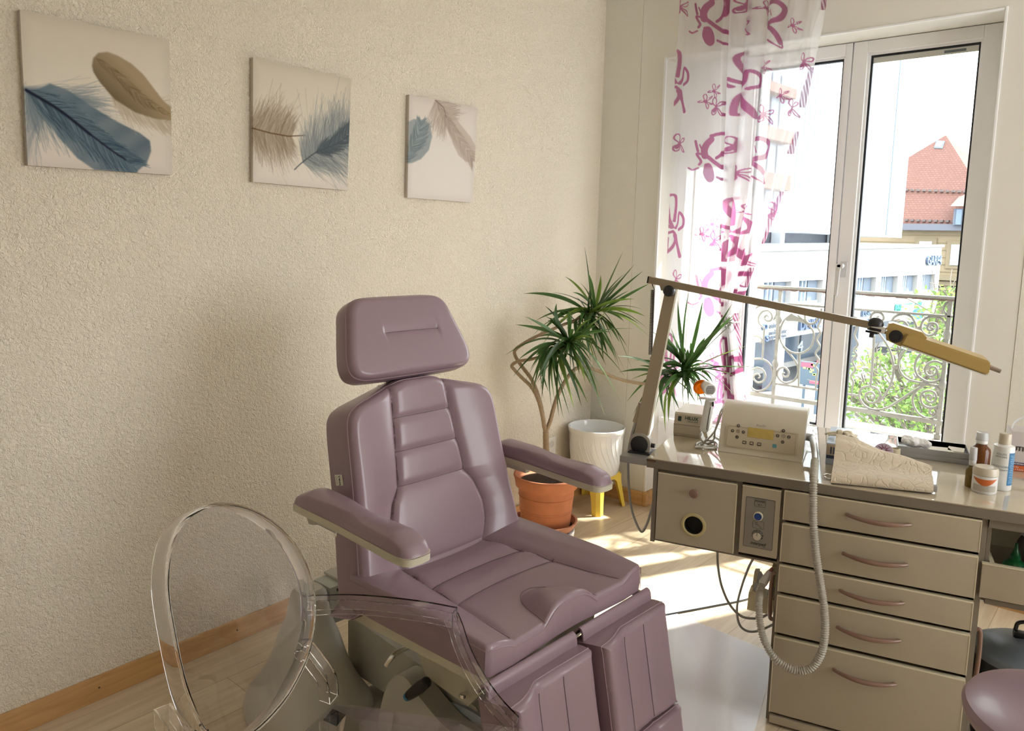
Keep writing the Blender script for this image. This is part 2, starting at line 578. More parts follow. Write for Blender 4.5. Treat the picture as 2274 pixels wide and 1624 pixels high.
# ================================================================ OUTSIDE
ZG = -5.0
M_IRON = mat('painted_iron', (0.25, 0.24, 0.215, 1), 0.6, var=0.25, vscale=45)
M_RUST = mat('rusty_iron', (0.15, 0.10, 0.08, 1), 0.8, var=0.5, vscale=60, bump=.6, bscale=120, bdist=.003)
# stone ledge
mb = MB(); mb.box(WF, XO0-.3, XO1+.3, YF+.10, 4.495, .44, .574, .012)
tag(mb.build('window_ledge', M_STONE), 'weathered pale stone ledge outside the window under the iron railing', 'ledge')

# ---- wrought iron railing, plane Y = 4.38
YR = 4.38
rail = empty('balcony_railing', (1.25, YR, .574), 'pale wrought iron balcony railing with scrolls standing on the stone ledge', 'railing')


def z8(x, y): return onY(1870+x/3.693, 540+y/3.693, YR)
def z7(x, y): return onY(1620+x/3.689, 520+y/3.689, YR)


def railbar(fn, p, q, th, dy=.012, ext0=0.0, ext1=0.0):
    a, b_ = fn(*p), fn(*q)
    zm = (a[2]+b_[2])/2
    x0, x1 = min(a[0], b_[0])-ext0, max(a[0], b_[0])+ext1
    return WF, x0, x1, YR-dy, YR+dy, zm-th/2, zm+th/2


zt = (z8(500, 425)[2]+z7(500, 450)[2])/2
zs = (z8(500, 572)[2]+z7(600, 583)[2])/2
zb = (z8(430, 1415)[2]+z7(450, 1345)[2])/2
mb = MB(); mb.box(WF, .40, 1.90, YR-.022, YR+.022, zt-.004, zt+.010, .004)
for i in range(60):
    xx = .41+i*.0252; mb.box(WF, xx, xx+.026, YR-.020, YR+.020, zt-.010-.006*random.random(), zt-.003, .002, 1)
mb.build('top_rail', [M_IRON, M_RUST], rail)
mb = MB(); mb.box(WF, .40, 1.90, YR-.010, YR+.010, zs-.006, zs+.006, .002); mb.build('second_rail', M_IRON, rail)
mb = MB(); mb.box(WF, .40, 1.90, YR-.012, YR+.012, zb-.012, zb+.012, .003); mb.build('bottom_rail', M_IRON, rail)
xp1 = z7(390, 900)[0]; xp2 = z8(850, 900)[0]
for xp in (xp1, xp2):
    mb = MB(); mb.box(WF, xp-.010, xp+.010, YR-.010, YR+.010, .576, zt-.008, .003)
    for zz in (.86, 1.12): mb.lathe(Fr((xp, YR, zz), (1, 0, 0), (0, 1, 0), (0, 0, 1)), [(.008, -.03), (.017, -.014), (.02, 0), (.017, .014), (.008, .03)], 14)
    mb.box(WF, xp-.016, xp+.016, YR-.016, YR+.016, .5765, .60, .003)
    mb.build('post', [M_IRON], rail)
zm = z8(90, 1245)[2]
mb = MB(); mb.box(WF, xp1, z8(150, 1245)[0], YR-.006, YR+.006, zm-.006, zm+.006, .002)
mb.build('cross_bar', M_IRON, rail); mb = MB()
z_ = z8(750, 1165)[2]; mb.box(WF, z8(640, 1165)[0], xp2, YR-.006, YR+.006, z_-.005, z_+.005, .002)
mb.build('cross_bar', M_IRON, rail)


def scroll(fn, pts, r=.0062, n=6):
    P = spline([fn(*p) for p in pts], n)
    mb = MB(); m_ = len(P); k = max(3, m_//6)
    rs = [r*(1 if i < m_-k else 1-.35*(i-(m_-k))/k) for i in range(m_)]
    mb.tube(P, rs, 8, flat=1.0, up=(0, 1, 0))
    mb.build('scroll', M_IRON, rail)


scroll(z8, [(868, 700), (840, 645), (790, 612), (730, 605), (675, 625), (648, 675), (655, 720), (690, 752), (735, 755), (772, 728), (782, 692), (768, 662), (735, 655), (708, 668), (700, 692), (712, 712), (735, 714), (742, 698), (730, 690)])
scroll(z8, [(650, 905), (612, 950), (597, 1020), (620, 1085), (680, 1128), (745, 1140), (805, 1115), (838, 1060), (830, 1005), (790, 975), (740, 972), (695, 1000), (680, 1045), (700, 1082), (745, 1090), (775, 1060), (770, 1025), (740, 1015), (718, 1030), (722, 1050), (738, 1048)])
scroll(z8, [(520, 870), (475, 930), (462, 1000), (485, 1070), (545, 1120), (620, 1140), (690, 1150)])
scroll(z8, [(690, 1160), (620, 1200), (580, 1265), (590, 1340), (630, 1400), (690, 1435), (745, 1435), (785, 1405), (785, 1370), (755, 1352), (725, 1365), (718, 1390), (735, 1405), (755, 1395), (748, 1382)])
scroll(z8, [(690, 1162), (760, 1172), (810, 1210), (828, 1260), (815, 1310), (770, 1345), (710, 1350), (660, 1320), (643, 1265), (665, 1225), (710, 1212), (755, 1225), (772, 1265), (755, 1300), (715, 1305), (688, 1280), (695, 1250), (725, 1248), (735, 1270), (715, 1278)])
scroll(z8, [(690, 1158), (600, 1205), (480, 1285), (380, 1345), (290, 1368), (210, 1350), (155, 1295), (140, 1235), (165, 1190), (220, 1175), (280, 1190), (312, 1235), (300, 1280), (255, 1312), (205, 1298), (190, 1258), (210, 1228), (245, 1225), (268, 1250), (255, 1275), (232, 1270), (230, 1255), (242, 1255)])
scroll(z8, [(300, 1300), (345, 1255), (385, 1190), (412, 1110), (422, 1020), (408, 930), (375, 845), (325, 770), (270, 700), (238, 640), (238, 595), (270, 570), (315, 574), (342, 608), (325, 640), (295, 636), (285, 612), (305, 600)])
scroll(z8, [(85, 600), (130, 620), (165, 645), (205, 668)])
scroll(z8, [(400, 660), (425, 612), (470, 588), (530, 586), (580, 620), (608, 680), (612, 730)])
scroll(z8, [(440, 665), (470, 642), (510, 645), (538, 680), (520, 712)])
scroll(z8, [(885, 487), (850, 498), (832, 540), (850, 578), (880, 592)])
scroll(z8, [(122, 640), (120, 700), (104, 760), (130, 830), (100, 875), (120, 920), (85, 965), (110, 1035), (74, 1088), (92, 1140), (84, 1190), (80, 1240)])
scroll(z8, [(262, 760), (258, 860), (250, 960), (244, 1060), (232, 1180)], .0075)
scroll(z7, [(560, 665), (600, 700), (650, 745), (688, 800), (690, 860), (665, 925), (620, 962), (570, 978), (505, 966), (445, 920), (415, 850), (420, 770), (450, 705), (500, 662)])
scroll(z7, [(440, 920), (500, 990), (545, 1050), (562, 1105), (555, 1160), (520, 1205), (460, 1220), (410, 1190), (392, 1140), (415, 1100), (455, 1095), (485, 1130), (475, 1165), (445, 1168), (435, 1145), (450, 1135)])
scroll(z7, [(575, 980), (571, 1080), (566, 1262)])
scroll(z7, [(752, 610), (750, 700), (725, 760), (745, 810), (715, 865), (740, 920), (705, 980), (735, 1035), (705, 1080), (725, 1120), (712, 1180), (705, 1268)])
scroll(z7, [(285, 772), (245, 732), (238, 680), (272, 635), (320, 630), (348, 665), (340, 705), (305, 710), (288, 685), (305, 665), (322, 680)])
scroll(z7, [(620, 640), (622, 700), (660, 735), (705, 720), (728, 680), (715, 640), (680, 632), (665, 660), (685, 680)])
scroll(z7, [(200, 620), (240, 590), (300, 580), (365, 600), (388, 650), (360, 705)])
scroll(z7, [(200, 1022), (270, 1025), (325, 1060), (355, 1130), (345, 1210), (290, 1270), (220, 1285), (165, 1240), (150, 1180), (175, 1120), (225, 1095), (275, 1115), (295, 1165), (275, 1205), (230, 1215), (198, 1185), (205, 1155), (235, 1148), (250, 1170), (235, 1180)])
scroll(z7, [(285, 772), (280, 860), (274, 950), (270, 1025)])
scroll(z7, [(175, 852), (215, 835), (255, 850), (268, 880), (245, 888)])
for fn, p in ((z8, (438, 1013)), (z8, (632, 700)), (z8, (690, 1155))):
    mb = MB(); q = fn(*p); mb.lathe(Fr(q, (0, 0, 1), (0, 1, 0), (1, 0, 0)), [(.004, -.014), (.010, -.009), (.012, 0), (.010, .009), (.004, .014)], 12)
    mb.build('collar', M_IRON, rail)
# flat leaf at the top of the round motif
mb = MB(); mb.prism(Fr((0, YR-.004, 0), (1, 0, 0), (0, 0, 1), (0, -1, 0)), [(z7(*p)[0], z7(*p)[2]) for p in ((460, 690), (510, 650), (600, 702), (640, 742), (560, 715), (470, 712))], -.003, .003)
mb.build('iron_leaf', M_IRON, rail)

# ---- street
M_ASPH = mat('asphalt', (0.085, 0.09, 0.10, 1), 0.9, var=.12, vscale=0.8)
mb = MB(); mb.box(WF, -60, 60, 4.6, 120, ZG-.3, ZG)
tag(mb.build('street', M_ASPH, loc=(0, 0, ZG)), kind='structure')
M_PAINTW = mat('road_paint', (.8, .8, .8, 1), .8)


def gz(x, y, z=ZG): return onZ(x, y, z)


mb = MB()
for p, q in (((1760, 955), (1816, 905)), ((1690, 892), (1816, 925)), ((1786, 1003), (1850, 935))):
    a, b_ = gz(*p, ZG+.004), gz(*q, ZG+.004)
    mb.tube([a, b_], .09, 4, flat=.04, up=(0, 0, 1))
tag(mb.build('road_marking', M_PAINTW), 'white painted parking lines on the grey street below', 'road marking')

# ---- white two-storey shop building along the street
ph = math.radians(86)
FU = np.array([math.cos(ph), math.sin(ph), 0.]); FN = np.array([math.sin(ph), -math.cos(ph), 0.])
P0 = onZ(1934, 811, ZG)
d0 = P0@FN
FA = Fr(P0, FU, (0, 0, 1), FN)      # a along the street, b up, c out of the facade


def fa(x, y, c=0.0):
    q = onp(x, y, FN, d0+c)
    return float((q-P0)@FU), float(q[2]-P0[2])


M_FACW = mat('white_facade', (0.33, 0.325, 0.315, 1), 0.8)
M_FACB = mat('facade_shade_panel', (0.62, 0.60, 0.57, 1), 0.8)
M_WGLASS = mat('far_window_glass', (0.10, 0.14, 0.19, 1), 0.12, spec=.8)
M_SHUT = mat('pale_blue_blind', (0.13, 0.165, 0.21, 1), 0.7)
gare = empty('shop_building', FA.p(-12, 0, -4), 'white two storey shop building with lettered fascia across the street', 'building')
A1 = fa(2092, 548)[0]; ZT = (fa(2092, 548)[1]+fa(1709, 551)[1])/2; ZTn, ZTf = fa(1709, 551)[1]-.25, fa(2092, 548)[1]
AN = -20.0
# window rows: (px corners) on upper floor
wins = [((1905, 620), (1946, 617), (1942, 667), (1900, 670)), ((1957, 616), (1995, 612), (1991, 650), (1956, 652)),
        ((2006, 612), (2039, 609), (2034, 652), (2002, 652)), ((2048, 608), (2078, 605), (2073, 647), (2045, 648)),
        ((1774, 630), (1829, 626), (1822, 678), (1771, 677)), ((1694, 650), (1757, 634), (1755, 675), (1690, 690))]
wr = []
for wq in wins:
    aa = [fa(*p) for p in wq]
    wr.append([(aa[0][0]+aa[3][0])/2, (aa[1][0]+aa[2][0])/2])
zws = np.mean([fa(*w[2])[1] for w in wins[:4]]), np.mean([fa(*w[0])[1] for w in wins[:4]])
wr.sort()
zb0, zb1 = fa(2073, 696)[1], None      # bottom of the fascia
mb = MB()
# parapet band above windows
mb.prism(FA, [(AN, zws[1]), (A1, zws[1]), (A1, ZTf), (AN, ZTn)], -.35, 0)
mb.prism(FA, [(AN, zb0), (A1, zb0), (A1, zws[0]), (AN, zws[0])], -.35, 0)
edges = [AN]+[v for w in wr for v in w]+[A1]
for i in range(0, len(edges), 2):
    mb.prism(FA, [(edges[i], zws[0]), (edges[i+1], zws[0]), (edges[i+1], zws[1]), (edges[i], zws[1])], -.35, 0)
mb.box(FA, AN, A1, zb0, ZTn, -14, -.35)
mb.box(FA, AN, A1, .0, zb0, -14, -2.6)
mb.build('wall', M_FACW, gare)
mb = MB(); mb.prism(FA, [(AN, ZTn), (A1+.1, ZTf), (A1+.1, ZTf+.12), (AN, ZTn+.12)], -14, .12); mb.build('parapet_cap', mat('grey_cap', (.5, .53, .56, 1), .6), gare)
for (a0, a1) in wr:
    mb = MB(); mb.box(FA, a0, a1, zws[0], zws[1], -.34, -.30); wo = mb.build('window', M_WGLASS, gare)
    mb = MB(); w_ = a1-a0
    mb.box(FA, a1-w_*.42, a1-.02, zws[0]+.1, zws[1], -.29, -.25, 0, 0)
    for q in (.0, .14, .3, .44): mb.box(FA, a0+w_*q, a0+w_*q+.12, zws[0], zws[1], -.295, -.2, 0, 1)
    mb.box(FA, a0, a1, zws[0], zws[0]+.12, -.295, -.2, 0, 1)
    mb.build('blind', [M_SHUT, mat('window_bars', (.35, .42, .50, 1), .6)], wo)
# shop fronts on the ground floor
mb = MB()
for i in range(14):
    a0 = AN+2+i*3.6
    if a0+3.2 < A1: mb.box(FA, a0, a0+3.2, .35, zb0-.3, -2.59, -2.5)
mb.build('shop_window', M_WGLASS, gare)
pil = [fa(1902, 807), fa(1934, 811)]
for a0, a1 in ((pil[0][0], pil[1][0]), (fa(1660, 800)[0], fa(1676, 800)[0]), (fa(1722, 800)[0], fa(1742, 800)[0]), (fa(2040, 760)[0], fa(2048, 760)[0])):
    mb = MB(); mb.box(FA, a0, a1, 0, zb0, -.55, -.02); mb.build('pillar', mat('blue_white_pillar', (.20, .23, .27, 1), .7), gare)


def sign(txt, p, q, color, depth=.02, sx=1.0, bold=True, z_shift=0, cname='', hscale=1.0):
    """lettering on the fascia from pixel p (left end, mid-height) to q (right end); height given by p-q"""
    (x0, y0), (x1, y1), hpx = p, q[:2], q[2]
    a0, b0 = fa(x0, y0); a1, b1 = fa(x1, y1)
    h = abs(fa(x0, y0-hpx/2)[1]-fa(x0, y0+hpx/2)[1])
    tmp = MB(); text_mb(tmp, WF, txt, 1.0, align='LEFT', bold=bold)
    if not tmp.v: return
    v = np.array(tmp.v); w_ = v[:, 0].max()-v[:, 0].min(); hh = v[:, 1].max()-v[:, 1].min()
    fr_ = FA.at(a0, (b0+b1)/2, .02)
    sl = math.atan2(b1-b0, a1-a0)
    mb = MB()
    vs = [fr_.p((q_[0]-v[:, 0].min())/w_*(a1-a0), (q_[1]-(v[:, 1].max()+v[:, 1].min())/2)/hh*h*hscale, q_[2]/0.0004*depth+depth) for q_ in tmp.v]
    mb.add(vs, tmp.f)
    mb.build('sign_lettering', mat(cname, color, .5), gare)


sign('GARE4', (2055, 580), (2087, 576, 22), (.08, .12, .19, 1), cname='letter_blue_grey', depth=.06)
sign('PHARMACIE', (1989, 685), (2024, 681, 17), (.02, .25, .20, 1), cname='letter_teal')
sign('GARE', (2030, 682), (2046, 678, 17), (.02, .25, .20, 1), cname='letter_teal')
sign('|', (1986, 686), (1988, 686, 20), (.02, .25, .20, 1), cname='letter_teal')
sign('LGR', (1911, 697), (1931, 692, 14), (.08, .12, .19, 1), cname='letter_blue_grey', depth=.06)
sign('ecole', (1920, 712), (1930, 710, 6), (.05, .12, .22, 1), cname='letter_blue')
sign('DEVNE', (1772, 724), (1818, 715, 22), (.06, .09, .16, 1), cname='letter_dark_blue', depth=.06)
sign('centre', (1707, 724), (1722, 723, 10), (.10, .12, .15, 1), cname='letter_grey', bold=False)
sign('medical', (1707, 738), (1729, 737, 10), (.10, .12, .15, 1), cname='letter_grey', bold=False)
sign('care', (1732, 737), (1745, 736, 8), (.10, .12, .15, 1), cname='letter_grey', bold=False)
sign('guyot', (1706, 751), (1722, 749, 10), (.10, .12, .15, 1), cname='letter_grey', bold=False)
sign('patois', (1729, 748), (1744, 746, 9), (.10, .12, .15, 1), cname='letter_grey', bold=False)
sign('4', (1770, 770), (1781, 768, 22), (.15, .19, .24, 1), cname='letter_pale', bold=False)
sign('O', (1690, 726), (1700, 726, 14), (.06, .10, .20, 1), cname='letter_blue2', depth=.05)
sign('S', (1696, 752), (1703, 750, 14), (.06, .10, .20, 1), cname='letter_blue2', depth=.05)

# dark recessed floor on the roof and white clad tower above it
dT = d0-5.0
FT = Fr(P0-FN*5.0, FU, (0, 0, 1), FN)


def ft(x, y):
    q = onp(x, y, FN, dT); return float((q-P0)@FU), float(q[2]-P0[2])


A2, zt0 = ft(2002, 526); zt0 = (ft(2002, 526)[1]+ft(1870, 524)[1])/2
AC = ft(1800, 300)[0]; AW = ft(1740, 400)[0]
tower = empty('white_tower', FT.p(A2-8, 0, -4), 'tall white clad tower block with ribbed side rising behind the shop building', 'building')
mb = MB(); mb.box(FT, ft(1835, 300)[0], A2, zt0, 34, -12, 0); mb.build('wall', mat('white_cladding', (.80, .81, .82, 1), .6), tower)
mb = MB()
a = AW; aE = ft(1835, 300)[0]
while a < aE:
    mb.box(FT, a, a+.62, zt0, 34, -1.0, .05); mb.box(FT, a+.62, a+.70, zt0, 34, -1.0, -.05); a += .70
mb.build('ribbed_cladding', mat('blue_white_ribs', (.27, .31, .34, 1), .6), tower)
mb = MB(); aj = ft(1968, 500)[0]
mb.box(FT, aj, aj+.12, zt0+.1, 33, .001, .05)
mb.build('joint_strip', mat('joint_grey', (.10, .15, .19, 1), .6), tower)
pent = empty('roof_pavilion', FT.p(-4, ZTf, -3), 'dark glazed storey recessed between the shop roof and the white tower', 'building')
mb = MB(); mb.box(FT, AW-1, ft(1940, 535)[0], ZTf-.4, zt0, -9, -2.0)
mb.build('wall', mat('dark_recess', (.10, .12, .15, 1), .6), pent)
for px in (1783, 1902, 1935):
    a0 = ft(px, 535)[0]; mb = MB(); mb.box(FT, a0-.3, a0+.3, ZTf-.4, zt0, -1.9, -1.3); mb.build('column', mat('pale_column', (.6, .63, .66, 1), .7), pent)

# hotel-like block further left, seen through the curtain
dH = d0-3.0
FH = Fr(P0-FN*3.0, FU, (0, 0, 1), FN)


def fh(x, y):
    q = onp(x, y, FN, dH); return float((q-P0)@FU), float(q[2]-P0[2])


hA0, hA1 = fh(1640, 300)[0], fh(1748, 300)[0]
block = empty('apartment_block', FH.p(hA1-6, 0, -5), 'pale apartment block with brick red balcony panels behind the curtain', 'building')
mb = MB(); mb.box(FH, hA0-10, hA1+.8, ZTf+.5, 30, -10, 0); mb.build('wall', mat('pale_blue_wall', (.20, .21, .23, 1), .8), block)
for (yt, yb) in ((160, 188), (215, 285), (320, 385), (425, 470)):
    z1_, z0_ = fh(1715, yt)[1], fh(1715, yb)[1]
    for (xa, xb) in ((1706, 1722), (1726, 1742), (1680, 1696)):
        mb = MB(); mb.box(FH, fh(xa, 300)[0], fh(xb, 300)[0], z0_, z1_, .01, .06); mb.build('window', mat('window_blue', (.12, .17, .25, 1), .3), block)
for (yt, yb) in ((190, 212), (288, 316), (388, 422)):
    z1_, z0_ = fh(1715, yt)[1], fh(1715, yb)[1]
    mb = MB(); mb.box(FH, fh(1660, 300)[0], fh(1742, 300)[0], z0_, z1_, .02, .5); mb.build('balcony_panel', mat('brick_panel', (.17, .09, .075, 1), .8), block)

# ---- sandstone building with a red tiled hip roof, facing us down the street
YS = 75.0


def ys(x, y, dd=0.0):
    q = onY(x, y, YS+dd); return float(q[0]), float(q[2])


def tile_mat():
    m = bpy.data.materials.new('red_roof_tiles'); m.use_nodes = True
    N = m.node_tree.nodes; L = m.node_tree.links; b = N['Principled BSDF']
    tc = N.new('ShaderNodeTexCoord'); mp = N.new('ShaderNodeMapping'); mp.inputs['Rotation'].default_value = (math.pi/2, 0, 0)
    br = N.new('ShaderNodeTexBrick'); br.inputs['Scale'].default_value = 1; br.inputs['Brick Width'].default_value = .3; br.inputs['Row Height'].default_value = .2
    br.inputs['Mortar Size'].default_value = .025; br.inputs['Color1'].default_value = (.155, .075, .06, 1); br.inputs['Color2'].default_value = (.13, .064, .052, 1); br.inputs['Mortar'].default_value = (.10, .046, .038, 1)
    L.new(tc.outputs['Object'], mp.inputs['Vector']); L.new(mp.outputs['Vector'], br.inputs['Vector']); L.new(br.outputs['Color'], b.inputs['Base Color'])
    b.inputs['Roughness'].default_value = .85
    return m


M_TILE = tile_mat()
ex0, ez = ys(1985, 500); ex1, _ = ys(2230, 510)
stone = empty('sandstone_building', (ex0+8, YS+6, ZG), 'sandstone building with red tiled roof and skylight at the street end', 'building')
M_SAND = mat('sandstone', (.23, .185, .12, 1), .85, var=.18, vscale=.9)
mb = MB(); mb.box(WF, ex0-6, ex1, YS, YS+12, ZG, ez)
for k in range(14):
    z_ = ez-.9-k*.62; mb.box(WF, ex0-6, ex1, YS-.05, YS, z_, z_+.05, 0, 1)
mb.build('wall', [M_SAND, mat('sandstone_joint', (.18, .145, .09, 1), .9)], stone)
mb = MB()
E0 = np.array([ex0-2, YS-.6, ez]); E1 = np.array([ex1, YS-.6, ez])
T0 = onY(2016, 350, YS+4.5); PK = onY(2100, 300, YS+6); T1 = onY(2172, 362, YS+4.5)
E0[0] = onY(1992, 500, YS-.6)[0]
back = np.array([0, 9., 0])
mb.add([E0, E1, T1, PK, T0], [(0, 1, 2, 3, 4)])
mb.add([T1, PK, PK+back, T1+back+np.array([6, 0, -3.])], [(0, 1, 2, 3)])
mb.add([E0, T0, PK, PK+back, E0+back], [(0, 1, 2, 3, 4)])
mb.add([E0, E1, E1+back, E0+back], [(0, 1, 2, 3)])
mb.build('roof', M_TILE, stone)
mb = MB(); mb.box(WF, E0[0]-.2, ex1, YS-1.0, YS-.5, ez-.45, ez+.1); mb.build('gutter', mat('slate_gutter', (.10, .11, .14, 1), .6), stone)
# skylight lies in the roof slope
def onroof(x, y):
    n_ = np.cross(E1-E0, T0-E0); n_ /= np.linalg.norm(n_)
    return onp(x, y, n_, n_@E0), n_
def roofquad(px, h, mats, name, mi2=None):
    P_ = [onroof(*p) for p in px]; n_ = P_[0][1]
    if n_[1] > 0: n_ = -n_
    lo = [p for p, _ in P_]; hi = [p+n_*h for p, _ in P_]
    mb = MB(); mb.add(lo+hi, [(0, 1, 2, 3), (4, 5, 6, 7), (0, 1, 5, 4), (1, 2, 6, 5), (2, 3, 7, 6), (3, 0, 4, 7)])
    return mb.build(name, mats, stone)
sk = roofquad([(2080, 314), (2099, 316), (2093, 332), (2074, 331)], .15, mat('skylight_frame', (.10, .12, .15, 1), .5), 'skylight')
g_ = roofquad([(2083, 317), (2095, 318), (2090, 329), (2078, 328)], .2, mat('skylight_glass', (.55, .65, .75, 1), .2), 'skylight_pane')
mb = MB()
for yy in (423, 490):
    for k in range(11):
        q, _ = onroof(2014+k*13, yy+k*.4); mb.box(WF.at(*q), -.12, .12, -.35, .05, -.05, .14)
mb.build('snow_guard', mat('iron_dark', (.10, .08, .08, 1), .7), stone)
# dormer
dx0, dz1 = ys(2118, 458, -1.5); dx1 = ys(2160, 458, -1.5)[0]; dz0 = ys(2118, 500, -1.5)[1]
mb = MB(); mb.box(WF, dx0, dx1, YS-1.3, YS+4, dz0, dz1-.2); dor = mb.build('dormer', mat('slate_dark', (.09, .11, .15, 1), .6), stone)
mb = MB(); mb.box(WF, ys(2131, 480)[0], ys(2143, 480)[0], YS-1.4, YS-1.31, ys(2131, 500)[1], ys(2131, 467)[1]); mb.build('dormer_window', mat('window_blue', (.12, .17, .25, 1), .3), dor)
mb = MB(); mb.add([onY(2110, 458, YS-1.8), onY(2165, 458, YS-1.8), onY(2165, 420, YS+2), onY(2134, 432, YS+2)], [(0, 1, 2, 3)]); mb.build('dormer_roof', M_TILE, dor)
for (xa, xb, yt, yb) in ((2114, 2139, 543, 590), (2043, 2070, 536, 546)):
    a_, b_ = ys(xa, yt), ys(xb, yb)
    mb = MB(); mb.box(WF, a_[0]-.35, b_[0]+.35, YS-.12, YS-.02, b_[1]-.3, a_[1]+.3, 0, 0); wo = mb.build('window_surround', mat('sand_trim', (.19, .155, .10, 1), .8), stone)
    mb = MB(); mb.box(WF, a_[0], b_[0], YS-.2, YS-.13, b_[1], a_[1]); mb.build('window', mat('window_grey', (.36, .42, .46, 1), .3), wo)
cz = ys(2110, 618)[1]
mb = MB()
for k, (dz, dy) in enumerate(((0, .9), (-.45, .7), (-1.1, .45), (-1.5, .8))): mb.box(WF, ex0-6, ex1, YS-dy, YS-.06, cz+dz-.18, cz+dz+.18)
for k in range(26):
    if ex0-3.5+k*.95 < ex1: mb.box(WF, ex0-4+k*.95, ex0-3.55+k*.95, YS-.6, YS-.06, cz-1.0, cz-.25)
mb.build('cornice', mat('sand_trim', (.19, .155, .10, 1), .8), stone)
for (xa, xb) in ((2084, 2094), (2099, 2109), (2112, 2122), (2125, 2135), (2138, 2150)):
    a_, b_ = ys(xa, 637), ys(xb, 668)
    mb = MB(); mb.box(WF, a_[0], b_[0], YS-.2, YS-.02, b_[1], a_[1]); mb.build('window', mat('window_mauve', (.28, .32, .42, 1), .3), stone)

# ---- street furniture
q = gz(2042, 820); d_ = 14.
pb = onY(2030, 720, 30.)
st = empty('street_sign', (onY(2033, 700, 34.)[0], 34., ZG), 'blue round street sign on a grey plate and pole across the street', 'street sign')
sx_ = onY(2033, 700, 34.)[0]; z1_ = onY(2033, 678, 34.)[2]; z0_ = onY(2033, 715, 34.)[2]
mb = MB(); mb.tube([(sx_, 34.1, ZG), (sx_, 34.1, z1_)], .05, 8); mb.build('pole', M_IRON, st)
mb = MB(); mb.box(WF, sx_-.55, sx_+.55, 33.98, 34.03, z0_, z1_, .02); mb.build('plate', mat('sign_plate', (.50, .58, .66, 1), .6), st)
mb = MB(); mb.lathe(Fr((sx_+.1, 33.979, (z0_+z1_)/2), (1, 0, 0), (0, 0, 1), (0, -1, 0)), [(.22, 0), (.22, .01)], 24)
text_mb(mb, Fr((sx_+.1, 33.96, (z0_+z1_)/2), (1, 0, 0), (0, 0, 1), (0, -1, 0)), 't', .34, 1)
mb.build('disc', [mat('sign_blue', (.05, .20, .62, 1), .5), M_PAINTW], st)
# info totem with dark poster, red round sign
bY = 17.0
def by(x, y): q = onY(x, y, bY); return float(q[0]), float(q[2])
a_, b_ = by(1778, 802), by(1823, 860)
bo = empty('poster_board', ((a_[0]+b_[0])/2, bY, ZG), 'dark poster board with red heading standing on the street', 'poster board')
mb = MB(); mb.box(WF, a_[0], b_[0], bY, bY+.08, b_[1], a_[1], .01); mb.tube([(a_[0]+.1, bY+.04, ZG), (a_[0]+.1, bY+.04, b_[1])], .03, 8); mb.tube([(b_[0]-.1, bY+.04, ZG), (b_[0]-.1, bY+.04, b_[1])], .03, 8)
mb.build('board', mat('poster_dark', (.06, .09, .12, 1), .5), bo)
mb = MB(); mb.box(WF, a_[0]+.02, a_[0]+.28, bY-.01, bY-.001, a_[1]-.12, a_[1]-.02, 0, 0)
mb.box(WF, b_[0]-.25, b_[0]-.03, bY-.01, bY-.001, b_[1]+.05, b_[1]+.12, 0, 0)
for k in range(9):
    u_ = random.random(); v_ = random.random()
    mb.box(WF, a_[0]+.05+u_*(b_[0]-a_[0]-.2), a_[0]+.11+u_*(b_[0]-a_[0]-.2), bY-.01, bY-.001, b_[1]+.15+v_*.3, b_[1]+.19+v_*.3, 0, 1+k % 2)
mb.build('poster_print', [mat('poster_red', (.55, .06, .10, 1), .5), mat('poster_green', (.25, .42, .12, 1), .5), mat('poster_yellow', (.6, .45, .12, 1), .5)], bo)
tm = empty('advert_totem', (by(1821, 830)[0], bY+1.5, ZG), 'red and white round topped advert totem beside the poster board', 'advert')
x0_, z1_ = onY(1814, 800, bY+1.5)[0], onY(1814, 800, bY+1.5)[2]; x1_ = onY(1834, 800, bY+1.5)[0]
mb = MB(); mb.box(WF, x0_, x1_, bY+1.5, bY+1.6, ZG, z1_-.1, .03); mb.build('panel', mat('totem_grey', (.55, .42, .45, 1), .6), tm)
mb = MB(); mb.lathe(Fr(((x0_+x1_)/2, bY+1.49, z1_-.05), (1, 0, 0), (0, 0, 1), (0, -1, 0)), [((x1_-x0_)*.45, 0), ((x1_-x0_)*.45, .03)], 24); mb.build('disc', mat('poster_red', (.55, .06, .10, 1), .5), tm)


def scooter(px, py, yy, body, label, ang):
    q = onY(px, py, yy); fr = Fr((q[0], yy, ZG), (math.cos(ang), math.sin(ang), 0), (-math.sin(ang), math.cos(ang), 0), (0, 0, 1))
    s = empty('scooter', fr.p(0, 0, 0), label, 'scooter', 'scooters parked in the street')
    for sx in (-.62, .62):
        mb = MB(); mb.lathe(Fr(fr.p(sx, 0, .25), fr.x, fr.z, fr.y), [(.12, -.05), (.21, -.06), (.25, -.03), (.25, .03), (.21, .06), (.12, .05)], 20)
        mb.build('wheel', mat('tyre_black', (.02, .02, .02, 1), .7), s)
    mb = MB()
    P = [fr.p(a, 0, b) for a, b in ((-.85, .62), (-.6, .70), (-.2, .66), (.05, .32), (.35, .30), (.5, .55), (.52, .95))]
    mb.tube(spline(P, 4), [.10]*4+[.16]*6+[.17]*6+[.13]*6+[.09]*3, 10)
    mb.build('body', mat(body[0], body[1], .35), s)
    mb = MB(); mb.box(fr, -.75, -.05, -.14, .14, .76, .84, .04); mb.build('seat', mat('seat_black', (.03, .03, .035, 1), .5), s)
    mb = MB(); mb.tube([fr.p(.5, -.3, 1.02), fr.p(.55, 0, 1.0), fr.p(.5, .3, 1.02)], .02, 8); mb.tube([fr.p(.62, 0, .25), fr.p(.52, 0, .98)], .025, 8); mb.build('handlebar', M_GASKET, s)


